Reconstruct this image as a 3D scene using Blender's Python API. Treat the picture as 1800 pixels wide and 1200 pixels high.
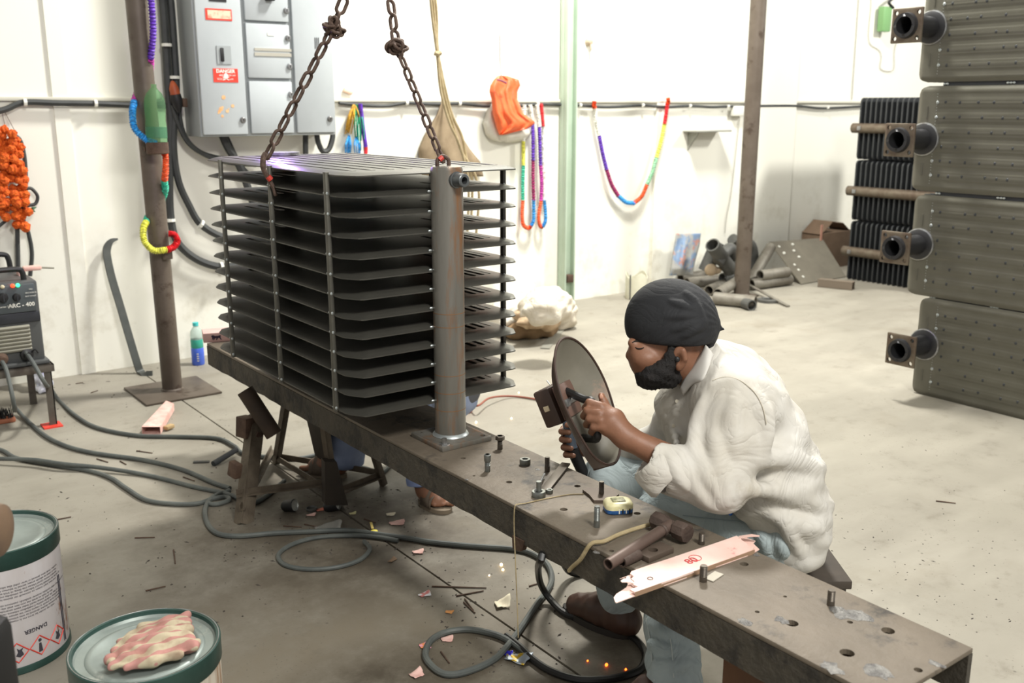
import bpy, bmesh, math, random
import numpy as np
from mathutils import Vector, Matrix, Euler, Quaternion

random.seed(7); np.random.seed(7)
scene = bpy.context.scene
COL = scene.collection
for o in list(bpy.data.objects): bpy.data.objects.remove(o, do_unlink=True)

# ------------------------------------------------------------------ camera
CAM_H, FPX, PITCH, YAW = 1.5, 1726.0, 0.23495, 0.64167
cd = bpy.data.cameras.new('camera'); cam = bpy.data.objects.new('camera', cd); COL.objects.link(cam)
cam.location = (0, 0, CAM_H)
cam.rotation_euler = (math.pi/2 - PITCH, 0, -YAW)
cd.sensor_width = 36; cd.lens = FPX*36/1800; cd.clip_start = .05
cd.dof.use_dof = True; cd.dof.focus_distance = 2.75; cd.dof.aperture_fstop = 4.5
scene.camera = cam

# ------------------------------------------------------------------ world, lamps, exposure
wd = bpy.data.worlds.new('hall_air'); scene.world = wd; wd.use_nodes = True
wd.node_tree.nodes['Background'].inputs[0].default_value = (1.0, .98, .94, 1)
wd.node_tree.nodes['Background'].inputs[1].default_value = .55
def bay_or_fill_lamp(loc, power, size, aim=None, col=(1, .98, .92)):
    l = bpy.data.lights.new('high_bay_or_fill', 'AREA'); l.shape = 'DISK'; l.size = size; l.energy = power; l.color = col
    o = bpy.data.objects.new('high_bay_or_fill', l); COL.objects.link(o); o.location = loc
    d = (Vector(aim)-Vector(loc)) if aim else Vector((0, 0, -1))
    o.rotation_euler = d.to_track_quat('-Z', 'Y').to_euler()
    return o
bay_or_fill_lamp((4.3, 4.1, 5.0), 480, .7, (4.0, 4.3, 0))
bay_or_fill_lamp((9.2, 2.0, 4.4), 300, .7, (7.4, 3.2, .5))
bay_or_fill_lamp((1.0, -1.8, 4.6), 300, 1.2, (2.4, 1.5, 0))  # unseen frontal fill, added to brighten the sides facing the camera
vs = scene.view_settings
vs.view_transform = 'Standard'; vs.look = 'None'; vs.gamma = 1; vs.exposure = 0.0
vs.use_curve_mapping = False

# ------------------------------------------------------------------ survey helpers: sight lines meeting real planes
_s, _c = math.sin, math.cos
_F = Vector((_s(YAW)*_c(PITCH), _c(YAW)*_c(PITCH), -_s(PITCH)))
_R = Vector((_c(YAW), -_s(YAW), 0)); _U = _R.cross(_F)
_C = Vector((0, 0, CAM_H))
def ray(x, y): return _R*((x-900)/FPX) + _U*((600-y)/FPX) + _F
def fl(x, y, z=0.0):
    d = ray(x, y); return _C + d*((z-CAM_H)/d.z)
def wl(x, y, Y=5.86):
    d = ray(x, y); return _C + d*(Y/d.y)
def px_(x, y, X):
    d = ray(x, y); return _C + d*(X/d.x)
def K(x, y, D): return _C + ray(x, y)*D

# ------------------------------------------------------------------ materials
def lin(c):
    c = c/255.0
    return c/12.92 if c <= .04045 else ((c+.055)/1.055)**2.4
def rgb(t): return (lin(t[0]), lin(t[1]), lin(t[2]), 1)
MATS = {}
def mat(name, col, rough=.6, metal=0.0, col2=None, scale=6, lo=.35, hi=.65, bump=0.0, bscale=40, trans=0.0, alpha=1.0, emit=0.0, ior=1.45, spec=.5, col3=None, scale3=2.0, lo3=.55, hi3=.62, stretch=None, sheen=0, subs=0, wrinkle=0, wscale=7):
    if name in MATS: return MATS[name]
    m = bpy.data.materials.new(name); m.use_nodes = True; MATS[name] = m
    nt = m.node_tree; N = nt.nodes; L = nt.links; b = N['Principled BSDF']
    b.inputs['Roughness'].default_value = rough; b.inputs['Metallic'].default_value = metal
    b.inputs['Base Color'].default_value = rgb(col); b.inputs['IOR'].default_value = ior
    b.inputs['Specular IOR Level'].default_value = spec
    if trans: b.inputs['Transmission Weight'].default_value = trans
    if alpha < 1: b.inputs['Alpha'].default_value = alpha
    if sheen: b.inputs['Sheen Weight'].default_value = sheen
    if subs: b.inputs['Subsurface Weight'].default_value = subs; b.inputs['Subsurface Radius'].default_value = (.02, .008, .004)
    if emit:
        b.inputs['Emission Color'].default_value = rgb(col); b.inputs['Emission Strength'].default_value = emit
    tc = N.new('ShaderNodeTexCoord'); vec = tc.outputs['Object']
    if stretch:
        mp = N.new('ShaderNodeMapping'); mp.inputs['Scale'].default_value = stretch
        L.new(vec, mp.inputs['Vector']); vec = mp.outputs['Vector']
    def noise(s, d=5, r=.6):
        n = N.new('ShaderNodeTexNoise'); n.inputs['Scale'].default_value = s; n.inputs['Detail'].default_value = d
        n.inputs['Roughness'].default_value = r; L.new(vec, n.inputs['Vector']); return n.outputs['Fac']
    def ramp(f, a, c):
        r = N.new('ShaderNodeMapRange'); r.inputs['From Min'].default_value = a; r.inputs['From Max'].default_value = c
        r.clamp = True; L.new(f, r.inputs['Value']); return r.outputs['Result']
    out = None
    def mix(f, a, c2):
        x = N.new('ShaderNodeMix'); x.data_type = 'RGBA'; L.new(f, x.inputs['Factor'])
        if a is None: x.inputs['A'].default_value = rgb(col)
        else: L.new(a, x.inputs['A'])
        x.inputs['B'].default_value = rgb(c2); return x.outputs['Result']
    if col2: out = mix(ramp(noise(scale), lo, hi), out, col2)
    if col3: out = mix(ramp(noise(scale3, 8, .7), lo3, hi3), out, col3)
    if out: L.new(out, b.inputs['Base Color'])
    if bump:
        bn = N.new('ShaderNodeBump'); bn.inputs['Strength'].default_value = bump; bn.inputs['Distance'].default_value = .01
        L.new(noise(bscale, 4), bn.inputs['Height']); nrm = bn.outputs['Normal']
        if wrinkle:      # soft cloth creases: ridged, warped noise
            n = N.new('ShaderNodeTexNoise'); n.inputs['Scale'].default_value = wscale; n.inputs['Detail'].default_value = 3; n.inputs['Distortion'].default_value = 1.8; L.new(vec, n.inputs['Vector'])
            m1 = N.new('ShaderNodeMath'); m1.operation = 'SUBTRACT'; m1.inputs[1].default_value = .5; L.new(n.outputs['Fac'], m1.inputs[0])
            m2 = N.new('ShaderNodeMath'); m2.operation = 'ABSOLUTE'; L.new(m1.outputs[0], m2.inputs[0])
            m4 = N.new('ShaderNodeMath'); m4.operation = 'POWER'; m4.inputs[1].default_value = .6; L.new(m2.outputs[0], m4.inputs[0])
            b2 = N.new('ShaderNodeBump'); b2.inputs['Strength'].default_value = wrinkle; b2.inputs['Distance'].default_value = .03; L.new(m4.outputs[0], b2.inputs['Height']); L.new(nrm, b2.inputs['Normal']); nrm = b2.outputs['Normal']
        L.new(nrm, b.inputs['Normal'])
    return m

# ------------------------------------------------------------------ mesh collector
def V(*a): return Vector(a[0]) if len(a) == 1 else Vector(a)
def frame(d):
    d = Vector(d).normalized(); a = Vector((0, 0, 1)) if abs(d.z) < .95 else Vector((1, 0, 0))
    x = a.cross(d).normalized(); return x, d.cross(x), d
class MB:
    def __init__(s): s.v = []; s.f = []; s.mi = []; s.cur = 0
    def add(s, vs, fs):
        n = len(s.v); s.v += [Vector(p) for p in vs]
        for f in fs: s.f.append([i+n for i in f]); s.mi.append(s.cur)
        return s
    def box(s, c, size, rot=None, bev=0):
        hx, hy, hz = [q/2 for q in size]
        if bev:
            b = min(bev, hx*.95, hy*.95, hz*.95)
            bm = bmesh.new(); bmesh.ops.create_cube(bm, size=1)
            for v in bm.verts: v.co = Vector((v.co.x*2*hx, v.co.y*2*hy, v.co.z*2*hz))
            bmesh.ops.bevel(bm, geom=bm.edges[:], offset=b, segments=2, affect='EDGES', profile=.5)
            bm.verts.index_update(); vs = [v.co.copy() for v in bm.verts]; fs = [[v.index for v in f.verts] for f in bm.faces]; bm.free()
        else:
            vs = [Vector((x*hx, y*hy, z*hz)) for x in (-1, 1) for y in (-1, 1) for z in (-1, 1)]
            fs = [(0, 1, 3, 2), (4, 6, 7, 5), (0, 4, 5, 1), (2, 3, 7, 6), (0, 2, 6, 4), (1, 5, 7, 3)]
        M = (rot.to_matrix() if hasattr(rot, 'to_matrix') else rot) if rot is not None else None
        vs = [((M @ v) if M else v) + Vector(c) for v in vs]
        return s.add(vs, fs)
    def box2(s, a, b, bev=0):
        a, b = Vector(a), Vector(b); return s.box((a+b)/2, [abs(q) for q in (b-a)], None, bev)
    def bar(s, p0, p1, w, h, up=(0, 0, 1), bev=0):
        p0, p1 = Vector(p0), Vector(p1); d = (p1-p0); y = d.normalized(); u = Vector(up)
        x = y.cross(u)
        if x.length < 1e-4: x = y.cross(Vector((1, 0, 0)))
        x.normalize(); z = x.cross(y)
        M = Matrix((x, y, z)).transposed()
        return s.box((p0+p1)/2, (w, d.length, h), M, bev)
    def cyl(s, p0, p1, r0, r1=None, n=20, cap0=True, cap1=True):
        r1 = r0 if r1 is None else r1; p0, p1 = Vector(p0), Vector(p1); x, y, d = frame(p1-p0)
        vs = []
        for p, r in ((p0, r0), (p1, r1)):
            vs += [p + (x*math.cos(t)+y*math.sin(t))*r for t in [2*math.pi*i/n for i in range(n)]]
        fs = [(i, (i+1) % n, n+(i+1) % n, n+i) for i in range(n)]
        if cap0: fs.append(list(range(n))[::-1])
        if cap1: fs.append(list(range(n, 2*n)))
        return s.add(vs, fs)
    def pipe(s, p0, p1, r, ri, n=24):
        p0, p1 = Vector(p0), Vector(p1); d = p1-p0; L = d.length
        return s.lathe(p0, d, [(ri, 0), (r, 0), (r, L), (ri, L), (ri, 0)], n)
    def lathe(s, o, d, prof, n=24, xdir=None, a0=0, a1=2*math.pi):
        o = Vector(o); x, y, z = frame(d)
        if xdir is not None:
            x = Vector(xdir).normalized(); y = z.cross(x)
        full = abs(a1-a0-2*math.pi) < 1e-6; m = n if full else n+1
        vs = [o + z*h + (x*math.cos(a0+(a1-a0)*i/n)+y*math.sin(a0+(a1-a0)*i/n))*max(r, 1e-5) for r, h in prof for i in range(m)]
        fs = []
        for k in range(len(prof)-1):
            for i in range(n):
                j = (i+1) % m if full else i+1
                fs.append((k*m+i, k*m+j, (k+1)*m+j, (k+1)*m+i))
        return s.add(vs, fs)
    def tube(s, pts, r, n=8, closed=False, cap=True):
        pts = [Vector(p) for p in pts]; m = len(pts); rr = r if isinstance(r, (list, tuple)) else [r]*m
        vs = []; px = None
        for i, p in enumerate(pts):
            if closed: t = pts[(i+1) % m]-pts[i-1]
            else: t = pts[min(i+1, m-1)]-pts[max(i-1, 0)]
            if t.length < 1e-9: t = Vector((0, 0, 1))
            t.normalize()
            if px is None: x, y, _ = frame(t)
            else:
                x = px - t*px.dot(t)
                if x.length < 1e-6: x, y, _ = frame(t)
                x.normalize(); y = t.cross(x)
            px = x
            vs += [p + (x*math.cos(2*math.pi*k/n)+y*math.sin(2*math.pi*k/n))*rr[i] for k in range(n)]
        fs = []
        for i in range(m if closed else m-1):
            j = (i+1) % m
            for k in range(n): fs.append((i*n+k, i*n+(k+1) % n, j*n+(k+1) % n, j*n+k))
        if cap and not closed: fs += [list(range(n))[::-1], list(range((m-1)*n, m*n))]
        return s.add(vs, fs)
    def prism(s, poly, ext):
        n = len(poly); poly = [Vector(p) for p in poly]; e = Vector(ext)
        return s.add(poly+[p+e for p in poly], [list(range(n))[::-1], list(range(n, 2*n))]+[(i, (i+1) % n, n+(i+1) % n, n+i) for i in range(n)])
    def sph(s, c, r, nu=12, nv=8, M=None):
        rr = r if isinstance(r, (tuple, list)) else (r, r, r); c = Vector(c)
        vs = []
        for j in range(nv+1):
            a = math.pi*j/nv
            for i in range(nu):
                b = 2*math.pi*i/nu; q = Vector((rr[0]*math.sin(a)*math.cos(b), rr[1]*math.sin(a)*math.sin(b), rr[2]*math.cos(a)))
                vs.append(c + (M @ q if M else q))
        fs = [(j*nu+i, (j+1)*nu+i, (j+1)*nu+(i+1) % nu, j*nu+(i+1) % nu) for j in range(nv) for i in range(nu)]
        return s.add(vs, fs)
    def grid(s, pts):       # pts[j][i]
        h, w = len(pts), len(pts[0])
        return s.add([p for r in pts for p in r], [(j*w+i, j*w+i+1, (j+1)*w+i+1, (j+1)*w+i) for j in range(h-1) for i in range(w-1)])
    def build(s, name, m, parent=None, smooth=35, base=None):
        me = bpy.data.meshes.new(name)
        o = bpy.data.objects.new(name, me); COL.objects.link(o)
        if parent is not None: off = world_loc(parent)
        else:
            if base is None:
                xs = [v.x for v in s.v]; ys = [v.y for v in s.v]; zs = [v.z for v in s.v]
                base = ((min(xs)+max(xs))/2, (min(ys)+max(ys))/2, min(zs))
            off = Vector(base)
        me.from_pydata([v-off for v in s.v], [], s.f)
        for mm in (m if isinstance(m, (list, tuple)) else [m]): me.materials.append(mm)
        if isinstance(m, (list, tuple)): me.polygons.foreach_set('material_index', s.mi)
        bm = bmesh.new(); bm.from_mesh(me); bmesh.ops.remove_doubles(bm, verts=bm.verts, dist=1e-6)
        bmesh.ops.recalc_face_normals(bm, faces=bm.faces); bm.to_mesh(me); bm.free()
        if smooth:
            me.shade_smooth(); me.set_sharp_from_angle(angle=math.radians(smooth))
        if parent is not None: o.parent = parent
        else: o.location = off
        return o
def world_loc(o):
    l = Vector(o.location)
    while o.parent: o = o.parent; l += Vector(o.location)
    return l
def thing(name, label, cat, loc=(0, 0, 0), group=None):
    o = bpy.data.objects.new(name, None); COL.objects.link(o); o.location = loc; o.empty_display_size = .05
    o['label'] = label; o['category'] = cat
    if group: o['group'] = group
    return o
def tag(o, label, cat, group=None, kind=None):
    o['label'] = label; o['category'] = cat
    if group: o['group'] = group
    if kind: o['kind'] = kind
    return o
def struct(o, label=None):
    o['kind'] = 'structure'
    if label: o['label'] = label
    return o
def copy_tree(o, parent=None):
    c = o.copy(); COL.objects.link(c); c.parent = parent
    for ch in [q for q in bpy.data.objects if q.parent == o]: copy_tree(ch, c)
    return c
def spline(pts, n=8, closed=False):      # Catmull-Rom
    P = [Vector(p) for p in pts]; m = len(P); out = []
    segs = m if closed else m-1
    for i in range(segs):
        p1, p2 = P[i], P[(i+1) % m]
        p0 = P[i-1] if (i > 0 or closed) else p1*2-p2
        p3 = P[(i+2) % m] if (i+2 < m or closed) else p2*2-p1
        for k in range(n):
            t = k/n
            out.append(.5*((2*p1)+(p2-p0)*t+(2*p0-5*p1+4*p2-p3)*t*t+(3*p1-p0-3*p2+p3)*t**3))
    if not closed: out.append(P[-1])
    return out
def text_mesh(txt, size, m, name, parent, origin, xdir, ydir, thick=.0006, align='CENTER', bold=0):
    cu = bpy.data.curves.new(name, 'FONT'); cu.body = txt; cu.size = size; cu.align_x = align; cu.align_y = 'CENTER'; cu.extrude = thick; cu.offset = bold
    cu.resolution_u = 2
    t = bpy.data.objects.new(name, cu); COL.objects.link(t)
    dg = bpy.context.evaluated_depsgraph_get(); me = bpy.data.meshes.new_from_object(t.evaluated_get(dg)); bpy.data.objects.remove(t, do_unlink=True)
    x = Vector(xdir).normalized(); y = Vector(ydir).normalized(); z = x.cross(y)
    off = world_loc(parent) if parent else Vector((0, 0, 0))
    for v in me.vertices: v.co = Vector(origin) + x*v.co.x + y*v.co.y + z*v.co.z - off
    me.materials.clear(); me.materials.append(m)
    o = bpy.data.objects.new(name, me); COL.objects.link(o)
    if parent: o.parent = parent
    return o
def boolean_cut(o, cutter_mb):
    me = bpy.data.meshes.new('cutter'); me.from_pydata([v-world_loc(o) for v in cutter_mb.v], [], cutter_mb.f)
    bm = bmesh.new(); bm.from_mesh(me); bmesh.ops.recalc_face_normals(bm, faces=bm.faces); bm.to_mesh(me); bm.free()
    c = bpy.data.objects.new('cutter', me); COL.objects.link(c); c.location = world_loc(o)
    md = o.modifiers.new('cut', 'BOOLEAN'); md.object = c; md.operation = 'DIFFERENCE'; md.solver = 'EXACT'
    dg = bpy.context.evaluated_depsgraph_get(); nm = bpy.data.meshes.new_from_object(o.evaluated_get(dg))
    o.modifiers.clear(); o.data = nm; bpy.data.objects.remove(c, do_unlink=True)

# ------------------------------------------------------------------ soft-body modelling: signed distance fields -> surface nets
class SDF:
    def __init__(s, lo, hi, h):
        s.lo = np.array(lo, np.float32); s.h = h
        s.n = np.ceil((np.array(hi)-np.array(lo))/h).astype(int)+1
        s.D = np.full(s.n, .2, np.float32)
    def _blk(s, lo, hi):
        a = np.maximum(((np.array(lo)-s.lo)/s.h).astype(int), 0); b = np.minimum(np.ceil((np.array(hi)-s.lo)/s.h).astype(int)+1, s.n)
        if np.any(b <= a): return None
        sl = tuple(slice(int(p), int(q)) for p, q in zip(a, b))
        ax = [s.lo[i]+s.h*np.arange(a[i], b[i], dtype=np.float32) for i in range(3)]
        return sl, np.meshgrid(*ax, indexing='ij', sparse=True)
    def _put(s, sl, d, k, op):
        B = s.D[sl]
        if op == 'u':
            if k > 0:
                hh = np.clip(.5+.5*(B-d)/k, 0, 1); s.D[sl] = B*(1-hh)+d*hh-k*hh*(1-hh)
            else: s.D[sl] = np.minimum(B, d)
        elif op == 's':
            if k > 0:
                hh = np.clip(.5-.5*(B+d)/k, 0, 1); s.D[sl] = B*(1-hh)-d*hh+k*hh*(1-hh)
            else: s.D[sl] = np.maximum(B, -d)
        elif op == 'i': s.D[sl] = np.maximum(B, d)
    def cap(s, a, b, ra, rb=None, k=.02, op='u'):
        rb = ra if rb is None else rb; a = np.array(a, np.float32); b = np.array(b, np.float32); m = max(ra, rb)+k*1.3+.03
        r = s._blk(np.minimum(a, b)-m, np.maximum(a, b)+m)
        if not r: return s
        sl, (x, y, z) = r; ab = b-a; L = max(float(ab@ab), 1e-12)
        t = np.clip(((x-a[0])*ab[0]+(y-a[1])*ab[1]+(z-a[2])*ab[2])/L, 0, 1)
        d = np.sqrt((x-a[0]-t*ab[0])**2+(y-a[1]-t*ab[1])**2+(z-a[2]-t*ab[2])**2)-(ra+(rb-ra)*t)
        s._put(sl, d, k, op); return s
    def chain(s, pts, rs, k=.02, op='u'):
        for i in range(len(pts)-1): s.cap(pts[i], pts[i+1], rs[i], rs[i+1], k, op)
        return s
    def ell(s, c, rad, M=None, k=.02, op='u'):
        c = np.array(c, np.float32); m = max(rad)+k*1.3+.03; r = s._blk(c-m, c+m)
        if not r: return s
        sl, (x, y, z) = r; x = x-c[0]; y = y-c[1]; z = z-c[2]
        if M is not None:
            A = np.array(M.transposed(), np.float32)     # world -> local
            X = A[0, 0]*x+A[0, 1]*y+A[0, 2]*z; Y = A[1, 0]*x+A[1, 1]*y+A[1, 2]*z; Z = A[2, 0]*x+A[2, 1]*y+A[2, 2]*z
        else: X, Y, Z = x, y, z
        k0 = np.sqrt((X/rad[0])**2+(Y/rad[1])**2+(Z/rad[2])**2); k1 = np.sqrt((X/rad[0]**2)**2+(Y/rad[1]**2)**2+(Z/rad[2]**2)**2)
        d = k0*(k0-1)/np.maximum(k1, 1e-6)
        s._put(sl, d, k, op); return s
    def half(s, p, n, k=0, op='s'):   # removes the side n points to
        r = s._blk(s.lo, s.lo+s.h*s.n); sl, (x, y, z) = r; n = Vector(n).normalized()
        d = -((x-p[0])*n.x+(y-p[1])*n.y+(z-p[2])*n.z)
        s._put(sl, d, k, op); return s
    def disp(s, fn, band=.03):
        r = s._blk(s.lo, s.lo+s.h*s.n); sl, (x, y, z) = r
        m = np.abs(s.D) < band; i = np.nonzero(m)
        s.D[i] += fn(s.lo[0]+s.h*i[0], s.lo[1]+s.h*i[1], s.lo[2]+s.h*i[2]).astype(np.float32); return s
    def mesh(s):
        D = s.D; ins = D < 0
        c = [ins[i:ins.shape[0]-1+i, j:ins.shape[1]-1+j, k:ins.shape[2]-1+k] for i in (0, 1) for j in (0, 1) for k in (0, 1)]
        cnt = sum(q.astype(np.uint8) for q in c); act = (cnt > 0) & (cnt < 8)
        I, J, Kk = np.nonzero(act); nv = len(I)
        idx = np.full(act.shape, -1, np.int64); idx[I, J, Kk] = np.arange(nv)
        offs = [(i, j, k) for i in (0, 1) for j in (0, 1) for k in (0, 1)]
        val = np.stack([D[I+o[0], J+o[1], Kk+o[2]] for o in offs], 1)
        acc = np.zeros((nv, 3)); num = np.zeros(nv)
        for a in range(8):
            for b in range(a+1, 8):
                oa, ob = np.array(offs[a]), np.array(offs[b])
                if np.abs(oa-ob).sum() != 1: continue
                va, vb = val[:, a], val[:, b]; m = (va < 0) != (vb < 0)
                t = np.where(m, va/np.where(m, va-vb, 1), 0)
                acc += np.where(m[:, None], oa+t[:, None]*(ob-oa), 0); num += m
        P = (np.stack([I, J, Kk], 1)+acc/num[:, None])*s.h+s.lo
        F = []
        for ax in range(3):
            sl0 = [slice(None)]*3; sl1 = [slice(None)]*3; sl0[ax] = slice(0, -1); sl1[ax] = slice(1, None)
            A, B = ins[tuple(sl0)], ins[tuple(sl1)]
            e = np.nonzero(A != B); o1, o2 = [(1, 2), (2, 0), (0, 1)][ax]
            e = np.stack(e, 1); ok = (e[:, o1] > 0) & (e[:, o2] > 0) & (e[:, o1] < act.shape[o1]) & (e[:, o2] < act.shape[o2]); e = e[ok]
            flip = A[tuple(e.T)]
            def g(d1, d2):
                q = e.copy(); q[:, o1] -= d1; q[:, o2] -= d2; return idx[tuple(q.T)]
            q = np.stack([g(1, 1), g(0, 1), g(0, 0), g(1, 0)], 1)
            q = np.where(flip[:, None], q, q[:, ::-1]); F.append(q)
        F = np.concatenate(F); F = F[(F >= 0).all(1)]
        return P, F
    def build(s, name, m, parent=None, base=None, relax=1):
        P, F = s.mesh()
        if relax:
            e = np.concatenate([F[:, [0, 1]], F[:, [1, 2]], F[:, [2, 3]], F[:, [3, 0]]])
            for _ in range(relax):
                S = np.zeros_like(P); n = np.zeros(len(P))
                for c in range(3): S[:, c] = np.bincount(e[:, 0], P[e[:, 1], c], len(P)) + np.bincount(e[:, 1], P[e[:, 0], c], len(P))
                n = np.bincount(e[:, 0], minlength=len(P)) + np.bincount(e[:, 1], minlength=len(P))
                P = .5*P+.5*S/np.maximum(n, 1)[:, None]
        off = world_loc(parent) if parent else Vector(base if base else (P[:, 0].mean(), P[:, 1].mean(), P[:, 2].min()))
        me = bpy.data.meshes.new(name); me.from_pydata((P-np.array(off)).tolist(), [], F.tolist()); me.materials.append(m)
        me.shade_smooth()
        o = bpy.data.objects.new(name, me); COL.objects.link(o)
        if parent: o.parent = parent
        else: o.location = off
        return o

# ------------------------------------------------------------------ shared materials
M_steel = mat('mill_scale_steel', (66, 64, 60), .5, .35, (84, 80, 72), 9, .4, .7, .12, 60, col3=(92, 70, 52), scale3=5, lo3=.62, hi3=.72)
M_rad = mat('radiator_plate_steel', (66, 65, 60), .4, .25, (80, 78, 72), 5, .4, .7, .04, 80)
M_pole = mat('brown_painted_steel', (88, 78, 68), .5, .2, (104, 94, 84), 4, .4, .7, .1, 50, col3=(70, 58, 48), scale3=6)
M_cable = mat('black_rubber_cable', (48, 50, 50), .55, 0, (62, 64, 63), 8)
M_black = mat('black_plastic', (30, 30, 31), .45)
M_white = mat('white_plastic', (225, 224, 214), .45)
M_rust = mat('rusty_iron', (74, 56, 46), .75, .2, (96, 76, 62), 14, .4, .65, .25, 90)
M_zinc = mat('bright_zinc', (170, 172, 174), .35, .8, (130, 128, 124), 30)
M_hole = mat('hole_dark', (18, 17, 16), .9)
# ================================================================== THE SETTING
def floor_material():
    m = bpy.data.materials.new('stained_concrete'); m.use_nodes = True; nt = m.node_tree; N = nt.nodes; L = nt.links; b = N['Principled BSDF']
    b.inputs['Roughness'].default_value = .55; b.inputs['Specular IOR Level'].default_value = .35
    tc = N.new('ShaderNodeTexCoord'); vec = tc.outputs['Object']
    def noise(s, d=6, r=.6, w=None):
        n = N.new('ShaderNodeTexNoise'); n.inputs['Scale'].default_value = s; n.inputs['Detail'].default_value = d; n.inputs['Roughness'].default_value = r
        L.new(w or vec, n.inputs['Vector']); return n.outputs['Fac']
    def mr(f, a, c, lo=0., hi=1.):
        r = N.new('ShaderNodeMapRange'); r.inputs['From Min'].default_value = a; r.inputs['From Max'].default_value = c; r.inputs['To Min'].default_value = lo; r.inputs['To Max'].default_value = hi
        L.new(f, r.inputs['Value']); return r.outputs['Result']
    def mix(f, a, c):
        x = N.new('ShaderNodeMix'); x.data_type = 'RGBA'
        if isinstance(f, float): x.inputs['Factor'].default_value = f
        else: L.new(f, x.inputs['Factor'])
        for s, q in (('A', a), ('B', c)):
            if isinstance(q, tuple): x.inputs[s].default_value = rgb(q)
            else: L.new(q, x.inputs[s])
        return x.outputs['Result']
    def math_(op, a, c):
        x = N.new('ShaderNodeMath'); x.operation = op
        for i, q in enumerate((a, c)):
            if isinstance(q, float): x.inputs[i].default_value = q
            else: L.new(q, x.inputs[i])
        return x.outputs[0]
    col = mix(mr(noise(.9, 6), .3, .7), (133, 128, 117), (147, 142, 130))
    col = mix(mr(noise(3.5, 8, .7), .48, .75), col, (130, 125, 114))
    # swept sheets of paler cement dust, brushed along the hall
    mp = N.new('ShaderNodeMapping'); mp.inputs['Rotation'].default_value = (0, 0, .5); mp.inputs['Scale'].default_value = (.8, 3.2, 1); L.new(vec, mp.inputs['Vector'])
    col = mix(mr(noise(1.2, 5, .55, mp.outputs['Vector']), .45, .85), col, (155, 150, 138))
    # sooty working area of the bench (spilt scale and grinding dust); nearer spots also paint beam shade
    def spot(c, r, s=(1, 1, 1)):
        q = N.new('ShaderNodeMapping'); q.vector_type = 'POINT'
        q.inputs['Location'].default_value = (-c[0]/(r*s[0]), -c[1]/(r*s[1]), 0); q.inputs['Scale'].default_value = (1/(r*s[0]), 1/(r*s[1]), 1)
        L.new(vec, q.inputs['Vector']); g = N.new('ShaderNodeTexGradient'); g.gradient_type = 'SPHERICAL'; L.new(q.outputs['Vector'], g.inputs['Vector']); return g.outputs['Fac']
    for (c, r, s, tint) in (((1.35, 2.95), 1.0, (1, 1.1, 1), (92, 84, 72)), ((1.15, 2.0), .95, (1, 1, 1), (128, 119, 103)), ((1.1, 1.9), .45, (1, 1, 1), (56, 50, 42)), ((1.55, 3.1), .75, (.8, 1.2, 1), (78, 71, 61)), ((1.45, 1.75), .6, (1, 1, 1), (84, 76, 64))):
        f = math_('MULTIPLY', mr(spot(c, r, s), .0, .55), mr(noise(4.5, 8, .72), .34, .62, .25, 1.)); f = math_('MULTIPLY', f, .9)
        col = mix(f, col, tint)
    col = mix(math_('MULTIPLY', mr(noise(7, 9, .75), .56, .72), .55), col, (104, 97, 84)); col = mix(math_('MULTIPLY', mr(noise(1.7, 7, .65), .55, .7), .45), col, (122, 114, 99))
    # fine dark specks of spatter
    v = N.new('ShaderNodeTexVoronoi'); v.inputs['Scale'].default_value = 26; L.new(vec, v.inputs['Vector'])
    sp = math_('MULTIPLY', mr(v.outputs['Distance'], .13, .08), mr(noise(1.6, 3), .5, .62)); col = mix(math_('MULTIPLY', sp, .75), col, (70, 64, 56))
    v2 = N.new('ShaderNodeTexVoronoi'); v2.inputs['Scale'].default_value = 70; L.new(vec, v2.inputs['Vector'])
    sp = math_('MULTIPLY', mr(v2.outputs['Distance'], .16, .1), mr(noise(2.3, 3), .46, .6)); col = mix(math_('MULTIPLY', sp, .6), col, (86, 78, 68))
    L.new(col, b.inputs['Base Color'])
    bn = N.new('ShaderNodeBump'); bn.inputs['Strength'].default_value = .12; bn.inputs['Distance'].default_value = .004; L.new(noise(22, 8, .7), bn.inputs['Height']); L.new(bn.outputs['Normal'], b.inputs['Normal'])
    L.new(mr(noise(2, 5), .3, .7, .42, .72), b.inputs['Roughness'])
    return m
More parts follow.
